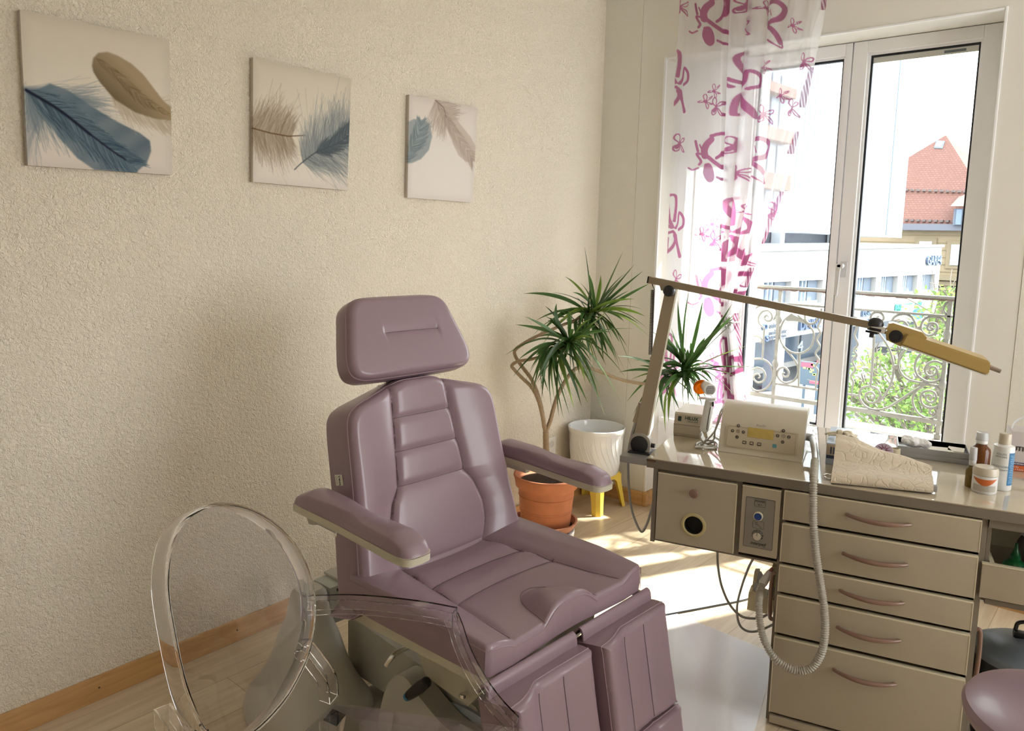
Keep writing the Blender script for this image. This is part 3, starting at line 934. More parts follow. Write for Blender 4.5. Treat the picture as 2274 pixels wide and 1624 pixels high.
scooter(1682, 882, 11.5, ('scooter_grey', (.13, .14, .18, 1)), 'dark grey scooter parked in the street nearest the curtain', .3)
scooter(1742, 905, 10.8, ('scooter_dark', (.05, .05, .07, 1)), 'black scooter parked in the street just left of the lollipop-shaped railing scroll', .1)
mb = MB()
vq = onY(1748, 865, 13.)
vf = Fr((vq[0], 13., ZG), (1, 0, 0), (0, 1, 0), (0, 0, 1))
mb.lathe(vf, [(.04, 0), (.04, .85)], 10); mb.lathe(vf.at(0, 0, 0), [(.26, .85), (.30, .95), (.18, 1.08), (0, 1.12)], 20)
tag(mb.build('bollard_light', mat('chrome_grey', (.55, .58, .62, 1), .3, .4)), 'grey mushroom shaped bollard light in the street beyond the railing', 'bollard')

# ---- street tree in young leaf
TY = 9.5
def ty(x, y, dy=0.): return onY(x, y, TY+dy)
M_LEAF = bpy.data.materials.new('young_leaf'); M_LEAF.use_nodes = True
_n = M_LEAF.node_tree.nodes; _l = M_LEAF.node_tree.links; _b = _n['Principled BSDF']
_b.inputs['Base Color'].default_value = (.11, .19, .045, 1); _b.inputs['Roughness'].default_value = .6
_t = _n.new('ShaderNodeBsdfTranslucent'); _t.inputs[0].default_value = (.17, .27, .06, 1)
_m = _n.new('ShaderNodeMixShader'); _m.inputs[0].default_value = .5
_l.new(_b.outputs[0], _m.inputs[1]); _l.new(_t.outputs[0], _m.inputs[2]); _l.new(_m.outputs[0], _n['Material Output'].inputs['Surface'])
M_BARK = mat('grey_bark', (.13, .11, .09, 1), .9)
root_ = ty(2060, 1100, 0); root_[2] = ZG
tree = empty('street_tree', root_, 'street tree in fresh yellow green leaf rising beyond the railing', 'tree')
rg = random.Random(3)
clust = [(2010, 890, 60), (1930, 850, 45), (2085, 850, 55), (1960, 930, 50), (2080, 700, 45), (2105, 660, 22), (2090, 760, 42), (2050, 780, 30), (1900, 920, 40), (2030, 960, 40), (1905, 860, 28), (1975, 800, 30), (2100, 920, 40), (2000, 940, 60), (1890, 890, 35), (2040, 850, 40), (1940, 800, 22), (2130, 780, 50), (2130, 700, 40), (2060, 900, 45)]
mb = MB(); trunk_top = ty(2050, 1010)
mb.tube(spline([root_, root_*.5+trunk_top*.5+np.array([.1, 0, 0]), trunk_top], 6), [.14]*13, 10)
cl3 = []
for (cx, cy_, r) in clust:
    dy = rg.uniform(-1.2, 1.6); c = ty(cx, cy_, dy); cl3.append((c, r/FPX*(TY+dy)*1.25))
    midp = trunk_top*.55+c*.45+np.array([rg.uniform(-.3, .3), 0, rg.uniform(-.2, .3)])
    P = spline([trunk_top, midp, c], 6); mb.tube(P, [.045-.035*i/len(P) for i in range(len(P))], 6)
    for k in range(7):
        e_ = c+np.array([rg.gauss(0, 1), rg.gauss(0, 1), abs(rg.gauss(0, 1))])*cl3[-1][1]*.8
        mb.tube([P[rg.randrange(5, len(P))], (c+e_)/2+np.array([0, 0, .05]), e_], [.010, .006, .003], 5)
mb.build('trunk', M_BARK, tree)
mb = MB(); vs, fs = [], []
for (c, rad) in cl3:
    for k in range(int(230*max(.5, rad/.35))):
        o = np.array([rg.gauss(0, .55), rg.gauss(0, .6), rg.gauss(0, .42)])*rad+c
        s_ = rg.uniform(.022, .040)
        a1 = Vector((rg.gauss(0, 1), rg.gauss(0, 1), rg.gauss(0, .6))).normalized(); a2 = a1.cross(Vector((rg.gauss(0, 1), rg.gauss(0, 1), rg.gauss(0, 1)))).normalized()
        a1 = np.array(a1)*s_; a2 = np.array(a2)*s_*.55
        n0 = len(vs); vs += [o-a1, o+a2, o+a1, o-a2]; fs.append((n0, n0+1, n0+2, n0+3))
mb.add(vs, fs, 0, False)
mb.build('foliage', M_LEAF, tree, merge=False)
# ================================================================ TREATMENT CHAIR
cy_ = math.radians(-1.5)
CF_ = np.array([math.cos(cy_), math.sin(cy_), 0.]); CW_ = np.array([-CF_[1], CF_[0], 0.])
CH = Fr(np.array([CAM[0], CAM[1], 0.])+CW_*1.5952, CF_, CW_, (0, 0, 1))   # p(f, w, z)


def leather(name, col):
    m = mat(name, col, 0.30, spec=0.6, coat=.12, var=0.06, vscale=3.0, bump=0.10, bscale=420, bdist=0.0006, sheen=0.0)
    return m


M_LEA = leather('mauve_leather', (0.275, 0.188, 0.222, 1))
M_STITCH = mat('mauve_stitching', (0.15, 0.10, 0.115, 1), 0.6)
M_PIPE = mat('mauve_piping', (0.30, 0.20, 0.23, 1), 0.42)
M_CREAM = mat('cream_plastic', (0.56, 0.52, 0.40, 1), 0.42)
M_GREY = mat('grey_moulded_plastic', (0.50, 0.475, 0.41, 1), 0.45, bump=.08, bscale=300, bdist=.0005)
M_CHROME = mat('chrome', (0.8, 0.8, 0.8, 1), 0.12, metal=1.0)
M_BLACK = mat('black_plastic', (0.018, 0.018, 0.02, 1), 0.35)
M_DARK = mat('dark_cavity', (0.02, 0.02, 0.02, 1), 0.7)


def seg_dist(X, Y, poly):
    """distance from points to a polyline"""
    d = np.full(X.shape, 1e9)
    for (ax, ay), (bx, by_) in zip(poly[:-1], poly[1:]):
        dx, dy = bx-ax, by_-ay
        t = np.clip(((X-ax)*dx+(Y-ay)*dy)/(dx*dx+dy*dy+1e-12), 0, 1)
        d = np.minimum(d, np.hypot(X-ax-t*dx, Y-ay-t*dy))
    return d


def dense_outline(out, step):
    o = []
    n = len(out)
    for i in range(n):
        a, b_ = np.array(out[i]), np.array(out[(i+1) % n])
        k = max(1, int(np.linalg.norm(b_-a)/step))
        for j in range(k): o.append(a+(b_-a)*j/k)
    return np.array(o)


def smooth_closed(pts, n=6):
    P = [np.array(p, float) for p in pts]; m_ = len(P); out = []
    for i in range(m_):
        p0, p1, p2, p3 = P[i-1], P[i], P[(i+1) % m_], P[(i+2) % m_]
        for k in range(n):
            t = k/n
            out.append(0.5*((2*p1)+(-p0+p2)*t+(2*p0-5*p1+4*p2-p3)*t*t+(-p0+3*p1-3*p2+p3)*t**3))
    return out


def pad(fr, outline, h, r, depth, mats, name, parent, step=.008, rings=56, back_in=.0, warp=None, wall_bulge=0.004, pipe=.0022, pipe_mat=None, center=None):
    """upholstered pad: outline in fr x/y, crowned front surface h(X,Y) along fr z, side walls down to -depth"""
    O = dense_outline(outline, step)
    c = O.mean(axis=0) if center is None else np.array(center)
    rad = np.linalg.norm(O-c, axis=1)
    # ring factors: dense near the edge
    rf = [1-(1-k/rings)**1.0 for k in range(1, rings+1)]
    rows = []
    X0, Y0 = np.array([c[0]]), np.array([c[1]])
    for s_ in rf:
        Q = c+(O-c)*s_
        dist = (1-s_)*rad*.94
        e = np.clip(dist/r, 0, 1)
        fall = np.sqrt(np.clip(1-(1-e)**2, 0, 1))
        H = h(Q[:, 0], Q[:, 1])
        rows.append((Q, H-r*(1-fall)))
    rows_side = []
    zl = rows[-1][1]
    for t_ in (0.15, .35, .6, .85, 1.0):
        b_ = 1+wall_bulge*math.sin(math.pi*t_)/np.maximum(rad, .05)*1.0
        Q = c+(O-c)*np.expand_dims(b_, 1) if hasattr(b_, '__len__') else c+(O-c)*b_
        rows_side.append((Q, zl+(-depth-zl)*t_))
    Q = c+(O-c)*.93; rows_side.append((Q, np.full(len(O), -depth-.002)))
    allr = rows+rows_side
    n = len(O)
    vs = []
    hc = h(X0, Y0)[0]
    def P_(x, y, z):
        if warp is not None: x, y, z = warp(x, y, z)
        return fr.p(x, y, z)
    vs.append(P_(c[0], c[1], hc))
    for Q, Z_ in allr:
        for i in range(n): vs.append(P_(Q[i, 0], Q[i, 1], Z_[i]))
    fs = [(0, 1+i, 1+(i+1) % n) for i in range(n)]
    for k in range(len(allr)-1):
        b0, b1 = 1+k*n, 1+(k+1)*n
        for i in range(n):
            j = (i+1) % n
            fs.append((b0+i, b1+i, b1+j, b0+j))
    bl = 1+(len(allr)-1)*n
    fs.append(tuple(bl+i for i in range(n))[::-1])
    mb = MB(); mb.add(vs, fs, 0, True)
    o = mb.build(name, mats, parent)
    if pipe:
        k = len(rows)-1
        Q, Z_ = rows[k]
        loop = [P_(Q[i, 0]*1.0, Q[i, 1], Z_[i]+pipe*.2) for i in range(0, n, 1)]
        mb = MB(); mb.tube(loop+[loop[0]], pipe, 6, cap=False); mb.build('piping', pipe_mat or M_PIPE, o)
    return o, P_


def seam(parent, P_, h, pts, r=.0011, dz=.0011, name='seam', dash=True):
    pts = [np.array(p) for p in spline(pts, 10)] if len(pts) > 2 else [np.array(pts[0])+(np.array(pts[1])-np.array(pts[0]))*t for t in np.linspace(0, 1, 40)]
    mb = MB()
    P3_ = [P_(p[0], p[1], float(h(np.array([p[0]]), np.array([p[1]]))[0])+dz) for p in pts]
    mb.tube(P3_, r, 5)
    mb.build(name, M_STITCH, parent)


def groove(X, Y, poly, depth, sig):
    d = seg_dist(X, Y, poly)
    return -depth*np.exp(-d/sig)


chair = empty('treatment_chair', CH.p(-1.6, 0, 0), 'mauve upholstered treatment chair with headrest, armrests and split leg rests', 'treatment chair')

# ---- backrest
LB = math.radians(14.3)
bz = CH.x*math.cos(LB)+CH.z*math.sin(LB); by_v = -CH.x*math.sin(LB)+CH.z*math.cos(LB)
FB = Fr(CH.p(-1.707, 0, .547), CH.y, by_v, bz)       # x = w, y = up the back, z = towards the sitter
sm_y = np.array([-.06, 0, .07, .13, .20, .245, .35, .45, .54, .6]); sm_w = np.array([.165, .170, .193, .192, .170, .140, .128, .118, .111, .11])
half = [(.0, .566), (.06, .565), (.115, .551), (.19, .530), (.255, .511), (.288, .487), (.301, .44), (.310, .30), (.322, .15), (.338, .0), (.340, -.055), (.33, -.075)]
ob = smooth_closed([(-.33, -.075)]+[(w, y) for w, y in half[::-1]]+[(-w, y) for w, y in half[1:-1]], 4)


def hb(X, Y):
    sw = np.interp(Y, sm_y, sm_w)
    a = np.abs(X)
    e = np.clip((a-sw)/np.maximum(.325-sw, .02), 0, 1)
    bol = .036*np.sin(np.clip(e, 0, 1)*math.pi*.62)**.75*np.clip((.60-Y)/.09, .35, 1)
    inn = a < sw
    up = .009*np.sqrt(np.clip(1-(a/np.maximum(sw, .01))**2, 0, 1))
    # puff between cross seams
    H = np.where(inn, .004+up, .0+bol)
    for ys in (.453, .350, .246):
        H = H-np.where(inn, .0070*np.exp(-(np.abs(Y-ys)/.011)**1.4), 0)
    H = H-.008*np.exp(-(np.abs(a-sw)/.010)**1.5)*np.where((Y > -.02), 1, 0)
    H = H+np.where(inn & (Y < .246), .010*np.sin(np.clip((Y+.03)/.27, 0, 1)*math.pi), 0)
    # flange roll above the crease
    H = H-.006*np.exp(-np.abs(Y-.010)/.006)*np.where(inn, 1, 0)
    return H+.012


bk, PB = pad(FB, ob, hb, .026, .085, M_LEA, 'backrest', chair, step=.005, rings=120)
for s_ in (-1, 1):
    seam(bk, PB, hb, [(s_*float(np.interp(y, sm_y, sm_w)), y) for y in (.548, .50, .453, .40, .35, .30, .246, .21, .17, .13, .09, .05, .01)], .0009)
for ys in (.453, .350, .246):
    w_ = float(np.interp(ys, sm_y, sm_w)); seam(bk, PB, hb, [(-w_, ys), (w_, ys)], .0009)
# crown seam line that runs down the side wall
for s_ in (-1, 1):
    mb = MB(); mb.tube([FB.p(s_*.1, .556, -.01), FB.p(s_*.1, .560, -.07)], .0008, 5); mb.build('seam', M_STITCH, bk)
# care label sewn into the left side
mb = MB(); lf = Fr(FB.p(-.3135, .305, -.018), -FB.z*.985+FB.x*.0, FB.y, -FB.x)
mb.box(lf, -.002, .034, -.016, .016, 0.001, .0024, .0005)
lab = mb.build('sewn_label', mat('label_cloth', (.72, .70, .60, 1), .8), bk)
mb = MB(); tf = Fr(lf.p(.017, 0, .0026), lf.y*-1, lf.x, lf.z)
tf = Fr(lf.p(.013, 0, .0026), -lf.y, lf.x, lf.z)
text_mb(mb, tf, 'Lemi', .014, shear=.3, bold=True, depth=.0002); text_mb(mb, Fr(lf.p(.027, 0, .0026), -lf.y, lf.x, lf.z), 'MADE IN ITALY', .0035, depth=.0002)
mb.build('label_text', M_BLACK, lab)
# grey shell behind
mb = MB(); sh = [(-.26, -.02), (.26, -.02), (.29, .10), (.28, .30), (.22, .43), (-.22, .43), (-.28, .30), (-.29, .10)]
sh = dense_outline(smooth_closed(sh, 5), .03); mb.prism(FB, [tuple(p) for p in sh], -.125, -.088, 0, True); mb.build('back_shell', M_GREY, chair)

# ---- headrest
LH = math.radians(24.9)
hz = CH.x*math.cos(LH)+CH.z*math.sin(LH); hy = -CH.x*math.sin(LH)+CH.z*math.cos(LH)
FH_ = Fr(CH.p(-1.850, 0.006, 1.1265), CH.y, hy, hz)
hh = [(0, .247), (.13, .246), (.178, .236), (.203, .212), (.218, .165), (.238, .095), (.249, .045), (.244, .008), (.218, -.010), (.17, -.016), (.0, -.018)]
oh = smooth_closed([(w, y) for w, y in hh[::-1]]+[(-w, y) for w, y in hh[1:-1]], 4)


def hhf(X, Y):
    H = .020*np.sqrt(np.clip(1-(X/.30)**2, 0, 1))*np.sqrt(np.clip(1-((Y-.115)/.22)**2, 0, 1))
    t = np.clip((np.abs(X-.012)-.108)/.012, 0, 1)
    H = H-.009*np.exp(-np.abs(Y-.1225)/.016)*np.exp(-(t*1.6)**2)
    return H+.004


hd, PH = pad(FH_, oh, hhf, .024, .062, M_LEA, 'headrest', chair, step=.006, rings=64)
seam(hd, PH, hhf, [(-.088, .1225), (.125, .1225)], .0009)
mb = MB()
for s_ in (-.05, .05): mb.tube([FB.p(s_, .44, -.10), FB.p(s_, .60, -.085), FH_.p(s_, .07, -.07)], .008, 10)
mb.box(FH_, -.09, .09, .02, .16, -.078, -.064, .004)
mb.build('headrest_bracket', M_CHROME, chair)

# ---- seat
FS = Fr(CH.p(0, 0, .545), CH.x, CH.y, CH.z)
so = [(-1.72, -.352), (-1.60, -.352), (-1.40, -.348), (-1.21, -.341), (-1.190, -.338), (-1.183, -.325), (-1.180, -.24), (-1.186, -.15), (-1.192, -.06), (-1.194, 0),
      (-1.192, .06), (-1.186, .15), (-1.180, .24), (-1.183, .325), (-1.190, .338), (-1.21, .341), (-1.40, .348), (-1.60, .352), (-1.72, .352)]
ss_f = np.array([-1.74, -1.70, -1.55, -1.43, -1.30, -1.18]); ss_w = np.array([.170, .172, .192, .206, .224, .243])
oval = [(-1.19, -.112), (-1.24, -.098), (-1.30, -.075), (-1.345, -.035), (-1.356, .0), (-1.345, .035), (-1.30, .075), (-1.24, .098), (-1.19, .112)]
oval = [tuple(p) for p in spline(oval, 5)]
cs1 = [tuple(p) for p in spline([(-1.545, -.192), (-1.560, -.10), (-1.566, 0), (-1.560, .10), (-1.545, .192)], 5)]
cs2 = [tuple(p) for p in spline([(-1.425, -.206), (-1.442, -.10), (-1.448, 0), (-1.442, .10), (-1.425, .206)], 5)]


def hs(X, Y):
    sw = np.interp(X, ss_f, ss_w); a = np.abs(Y); inn = a < sw
    e = np.clip((a-sw)/np.maximum(.35-sw, .02), 0, 1)
    bol = .032*np.sin(e*math.pi*.60)**.8
    fr_k = np.interp(X, [-1.30, -1.19], [1.0, .15])
    bol = bol*np.interp(X, [-1.34, -1.19], [1.0, .62])
    H = np.where(inn, .006*(1-(a/sw)**2)*-1.0, bol)
    H = H-.006*fr_k*np.exp(-(np.abs(a-sw)/.011)**1.5)
    d1 = seg_dist(X, Y, cs1); d2 = seg_dist(X, Y, cs2)
    H = H-np.where(inn, .0052*np.exp(-(d1/.012)**1.4)+.0045*np.exp(-(d2/.012)**1.4), 0)
    # puff rolls between the cross seams
    H = H+np.where(inn, .006*np.exp(-((X+1.50)/.035)**2)+.007*np.exp(-((X+1.62)/.04)**2), 0)
    # pommel
    q = ((X+1.17)/.175)**2+(Y/.118)**2
    H = H+.040*(np.clip(1-q, 0, 1)**2*(3-2*np.clip(1-q, 0, 1)))**.8
    H = H-np.where(inn, .0030*np.exp(-seg_dist(X, Y, oval)/.006), 0)
    return H+.010


st_, PS = pad(FS, so, hs, .014, .052, M_LEA, 'seat', chair, step=.005, rings=120, center=(-1.44, 0))
for s_ in (-1, 1): seam(st_, PS, hs, [(x, s_*float(np.interp(x, ss_f, ss_w))) for x in (-1.69, -1.62, -1.55, -1.49, -1.43, -1.36, -1.30, -1.24, -1.20)], .0009)
seam(st_, PS, hs, cs1[::4]+[cs1[-1]], .0008); seam(st_, PS, hs, cs2[::4]+[cs2[-1]], .0008); seam(st_, PS, hs, oval[::4]+[oval[-1]], .0007)
for s_ in (-1, 1):
    mb = MB(); mb.tube([CH.p(-1.188, s_*.341, .562), CH.p(-1.188, s_*.342, .494)], .0011, 5); mb.build('seam', M_STITCH, st_)
# cream tray under the seat cushion, side profiles
mb = MB()
for s_ in (-1, 1):
    mb.prism(Fr(CH.p(0, s_*.335, 0), CH.x, CH.z, CH.y), [(-1.73, .452), (-1.20, .470), (-1.182, .464), (-1.182, .489), (-1.20, .4915), (-1.73, .4915)], -.006, .006)
mb.box(CH, -1.73, -1.225, -.328, .328, .468, .490, .002)
mb.build('seat_tray', M_CREAM, chair)
# leather bulge wrapping back corner of the seat
# ---- armrests
def armrest(s_):
    o_ = CH.p(-1.61, s_*.397, .779)
    af = Fr(o_, CH.x-CH.z*.030, CH.y, CH.z)
    L2 = .250
    out = [(-L2, -.030), (-L2+.02, -.043), (-.05, -.040), (.12, -.045), (L2-.035, -.046), (L2-.006, -.034), (L2, -.010), (L2, .010), (L2-.006, .034), (L2-.035, .046), (.12, .045), (-.05, .040), (-L2+.02, .043), (-L2, .030)]
    out = smooth_closed(out, 4)
    def ha(X, Y):
        x = (X+L2)/(2*L2)
        c_ = np.interp(x, [0, .12, .35, .6, .85, 1], [.018, .046, .046, .034, .040, .016])
        return c_*np.sqrt(np.clip(1-(Y/.060)**2, 0.05, 1))+.002
    root_a = empty('armrest', CH.p(-1.61, s_*.397, .76)); root_a.parent = chair; root_a.location = CH.p(-1.61, s_*.397, .76)-ORG[chair.name]
    ORG[root_a.name] = CH.p(-1.61, s_*.397, .76)
    p_, _ = pad(af, out, ha, .022, .004, M_LEA, 'arm_pad', root_a, step=.006, rings=26, pipe=0, center=(0, 0))
    mb = MB(); o2 = [tuple(p) for p in dense_outline(out, .012)]
    mb.prism(af, [(x*1.004, y*1.03) for x, y in o2], -.024, -.0035, 0, True)
    mb.build('arm_shell', M_CREAM, root_a)
    mb = MB(); mb.tube([af.p(-L2+.05, 0, -.024), af.p(-L2+.05, 0, -.055)], [.030, .022], 16)
    mb.box(af, -L2+.02, -L2+.16, -.012, .012, -.052, -.0245, .004)
    mb.tube([af.p(-L2+.06, -s_*.0, -.045), FB.p(s_*.30, .18, -.105)], .014, 10)
    mb.box(af, L2-.13, L2-.06, -.012, .012, -.036, -.0245, .003)
    mb.build('arm_bracket', M_GREY, root_a)
    return root_a


armrest(-1); armrest(1)

# ---- leg rests: two halves, each an upper and a lower pad, with a flap covering the hinge
LL = math.radians(-11.5)
lz = CH.x*math.cos(LL)-CH.z*math.sin(LL); ly = CH.x*math.sin(LL)+CH.z*math.cos(LL)
for s_ in (-1, 1):
    cw_ = s_*.186
    lr = empty('leg_rest', (0, 0, 0)); lr.parent = chair
    ORG[lr.name] = CH.p(-1.12, cw_, .30); lr.location = ORG[lr.name]-ORG[chair.name]
    FL = Fr(CH.p(-1.118, cw_, .468), -CH.y, ly, lz)
    bs = 1.0 if s_ < 0 else .72
    ws = .171
    def top(y0, y1):
        return smooth_closed([(-ws, y0+.01), (-ws+.01, y0), (0, y0), (ws-.02, y0), (ws, y0+.03), (ws, (y0+y1)/2), (ws, y1-.02), (ws-.012, y1), (0, y1), (-ws+.012, y1), (-ws, y1-.015), (-ws, (y0+y1)/2)], 3)
    def hl(X, Y):
        # trough with an outer bolster (towards +x) and a small inner lip
        b1 = .040*bs*np.sin(np.clip((X-.04)/.11, 0, 1)*math.pi/2)**1.3
        b0 = .004*np.clip((-X-.02)/.1, 0, 1)
        g = (-.005*np.exp(-(np.abs(X-.055)/.010)**1.4)-.003*np.exp(-(np.abs(X+.045)/.010)**1.4))*np.clip(-Y/.04, .1, 1)
        return b1+b0+g+.012
    def hl2(X, Y):
        return hl(X, Y)+.012
    up_, PU = pad(FL, top(-.300, 0.0), hl, .020, .075, M_LEA, 'upper_leg_pad', lr, step=.006, rings=70, center=(0, -.15))
    for x_ in (.055, -.045): seam(up_, PU, hl, [(x_, -.02), (x_, -.285)], .0009)
    lo_, PL_ = pad(FL, top(-.45, -.306), hl2, .020, .070, M_LEA, 'lower_leg_pad', lr, step=.007, rings=50, center=(0, -.38))
    for x_ in (.055, -.045): seam(lo_, PL_, hl2, [(x_, -.325), (x_, -.435)], .0009)
    mb = MB(); fr_ = Fr(CH.p(0, cw_, 0), CH.x, CH.z, CH.y)
    prof = spline([(-1.194, .470), (-1.184, .488), (-1.172, .497), (-1.160, .488), (-1.155, .460)], 5)
    prof2 = [(p[0], p[1]-.004*k_) for k_, p in enumerate(prof)]
    inner = [(p[0]-(.005 if p[0] > -1.172 else -.004), p[1]-.005) for p in prof][::-1]
    mb.prism(fr_, [tuple(p) for p in prof]+inner, -.172, .172, 0, True)
    mb.build('hinge_flap', M_LEA, lr)
    mb = MB(); mb.box(FL, -.12, .12, -.42, -.03, -.110, -.078, .006); mb.tube([CH.p(-1.17, cw_-.05, .455), CH.p(-1.17, cw_+.05, .455)], .016, 12); mb.build('leg_frame', M_GREY, lr)

# ---- base
def loft(mb, secs, seg=36, mi=0):
    """secs: (f, w, z, half_f, half_w, power)"""
    rows = []
    for (f_, w_, z_, a, b_, p_) in secs:
        row = []
        for k in range(seg):
            t = 2*math.pi*k/seg
            c_, s2 = math.cos(t), math.sin(t)
            row.append(CH.p(f_+a*math.copysign(abs(c_)**(2/p_), c_), w_+b_*math.copysign(abs(s2)**(2/p_), s2), z_))
        rows.append(row)
    mb.grid(rows, mi, True, True)
    n0 = len(mb.v)
    mb.add(rows[0], [tuple(range(seg))[::-1]], mi, False); mb.add(rows[-1], [tuple(range(seg))], mi, False)


mb = MB()
loft(mb, [(-2.0, -.30, .0, .205, .165, 3.2), (-2.0, -.30, .035, .21, .17, 3.2), (-2.0, -.30, .085, .20, .16, 3), (-2.0, -.30, .13, .165, .135, 2.8), (-2.0, -.30, .20, .125, .105, 2.8),
          (-2.0, -.30, .28, .095, .085, 2.8), (-2.0, -.30, .34, .066, .065, 2.8), (-2.0, -.30, .40, .052, .055, 3), (-2.0, -.30, .425, .046, .050, 3), (-2.0, -.30, .436, .034, .04, 3)])
mb.build('column_cover', M_GREY, chair)
mb = MB()
mb.box(CH, -2.06, -1.965, -.245, .38, .300, .428, .012); mb.box(CH, -2.065, -1.96, -.2, .40, .4285, .438, .002, 1)
mb.build('rear_crossbeam', [mat('grey_green_panel', (.48, .50, .47, 1), .4), M_GREY], chair)
mb = MB(); mb.box(CH, -2.0655, -1.9600, -.22, .35, .410, .4175, .001); mb.build('rubber_strip', M_BLACK, chair)
mb = MB()
loft(mb, [(-2.0, .34, .0, .16, .12, 3.2), (-2.0, .34, .08, .15, .11, 3), (-2.0, .34, .2, .09, .08, 2.8), (-2.0, .34, .31, .06, .06, 2.8)])
mb.build('far_column_cover', M_GREY, chair)
mb = MB()
pr = [(-2.0, .10), (-2.0, .27), (-1.97, .290), (-1.62, .262), (-1.40, .235), (-1.36, .20), (-1.36, .12), (-1.40, .10)]
mb.prism(Fr(CH.p(0, 0, 0), CH.x, CH.z, CH.y), pr, -.15, .15)
mb.build('lift_arm', M_GREY, chair)
mb = MB()
pr = spline([(-1.74, .0), (-1.725, .10), (-1.695, .20), (-1.650, .262), (-1.60, .272), (-1.55, .245), (-1.45, .205), (-1.36, .195), (-1.30, .17), (-1.27, .08), (-1.26, .0)], 5)
mb.prism(Fr(CH.p(0, 0, 0), CH.x, CH.z, CH.y), [tuple(p) for p in pr], -.235, -.165, 0, True)
mb.build('pivot_cover', M_GREY, chair)
mb = MB(); pr = spline([(-1.55, .03), (-1.52, .18), (-1.45, .22), (-1.30, .215), (-1.20, .15), (-1.18, .03)], 5)
mb.prism(Fr(CH.p(0, 0, 0), CH.x, CH.z, CH.y), [tuple(p) for p in pr], -.16, .19, 0, True)
mb.build('motor_housing', mat('daylit_grey_plastic', (.44, .49, .52, 1), .4), chair)  # blue tint of the grey plastic paints in the daylight falling on it
mb = MB(); mb.box(CH, -1.93, -1.20, -.26, -.03, 0.0, .055, .012); mb.box(CH, -2.0, -1.1, -.02, .30, 0, .05, .012); mb.build('foot_plate', M_GREY, chair)
mb = MB(); pr = [(-1.62, .467), (-1.60, .40), (-1.53, .30), (-1.36, .29), (-1.27, .40), (-1.26, .467)]
mb.prism(Fr(CH.p(0, 0, 0), CH.x, CH.z, CH.y), pr, -.22, .22)
mb.build('seat_support', M_CREAM, chair)


def chp(x, y, w):      # pixel on the chair's vertical plane w
    n_ = CH.y; return onp(x, y, n_, CH.p(0, w, 0)@n_)


# grip with blue end, chrome lever
g0, g1 = chp(948, 1515, -.26), chp(908, 1545, -.26)
gl = empty('grip_lever', g0); gl.parent = chair; gl.location = g0-ORG[chair.name]; ORG[gl.name] = g0
mb = MB(); mb.tube([g0+(g0-g1)*.05, g0, g0*.6+g1*.4, g1*.97+g0*.03], [.010, .015, .018, .014], 12); mb.tube([chp(952, 1512, -.24), g0], .006, 8); mb.build('grip', M_BLACK, gl)
mb = MB(); mb.tube([g1, g1+(g1-g0)*.12], [.013, .012], 12); mb.build('end_cap', mat('blue_cap', (.03, .20, .42, 1), .4), gl)
mb = MB(); mb.tube(spline([chp(910, 1436, -.22), chp(888, 1446, -.27), chp(872, 1458, -.30), chp(858, 1478, -.31)], 6), .0075, 12); mb.build('chrome_lever', M_CHROME, chair)
mb = MB(); a_, b_ = chp(1046, 1530, -.20), chp(1028, 1545, -.24)
mb.tube([chp(1062, 1524, -.16), a_, b_], .006, 10); mb.lathe(Fr(b_, CH.x, CH.y, CH.z), [(.0, -.010), (.009, -.005), (.010, 0), (.009, .005), (0, .010)], 12); mb.build('release_lever', M_CHROME, chair)
mb = MB(); q = chp(748, 1186, -.32); mb.tube([q, q+CH.y*.03], .006, 10); mb.lathe(Fr(q, CH.x, CH.z, CH.y), [(0, -.008), (.009, -.006), (.009, .002), (0, .002)], 12); mb.build('bolt', M_CHROME, chair)
# ================================================================ WORKBENCH
th_ = math.radians(15.3)
DU = np.array([math.cos(th_), math.sin(th_), 0.]); DV = np.array([-math.sin(th_), math.cos(th_), 0.])
DK = Fr((0, 0, 0), DU, DV, (0, 0, 1))                # p(u, v, z)


def D(x, y, v): return onp(x, y, DV, v)


def Duz(x, y, v):
    q = D(x, y, v); return float(q@DU), float(q[2])


def Dz(x, y, z=.83):
    q = onZ(x, y, z); return float(q@DU), float(q@DV)


def face(u, v, z, dz=0.0):     # frame on a vertical face looking at us: x right, y up, z out
    return Fr(DK.p(u, v, z), DU, (0, 0, 1), -DV)


M_LAM = mat('cream_laminate', (0.43, 0.37, 0.27, 1), 0.42, var=.03, vscale=30)
M_LAMTOP = mat('glossy_cream_worktop', (0.52, 0.45, 0.33, 1), 0.035, spec=0.9, coat=1.0, var=.02, vscale=50)
M_EDGE = mat('pale_edge_strip', (0.70, 0.63, 0.46, 1), 0.4)
M_CARC = mat('taupe_carcass', (0.20, 0.168, 0.13, 1), 0.5)
M_ROSE = mat('rose_brown_handle', (0.235, 0.135, 0.095, 1), 0.28, coat=.3)

VF, TZ = 1.790, .83
# continuous worktop
top = empty('worktop', DK.p(2.5, 2.2, .798), 'long glossy cream worktop with a taupe front edge in front of the window', 'worktop')
mb = MB(); mb.box(DK, 1.815, 3.55, 1.7855, 2.57, .8265, TZ, .0012); mb.build('surface', M_LAMTOP, top)
mb = MB(); mb.box(DK, 1.815, 3.55, 1.787, 2.57, .797, .8262, .001); mb.build('edge', M_CARC, top)
mb = MB(); mb.box(DK, 1.8145, 1.845, 1.7845, 1.7852, .819, .8262); mb.build('chipped_corner', mat('chipped_edge_brown', (.10, .05, .03, 1), .8), top)


def front(mb_, u0, u1, z0, z1, v=VF):
    mb_.box(DK, u0, u1, v, v+.016, z0, z1, .0015, 0)


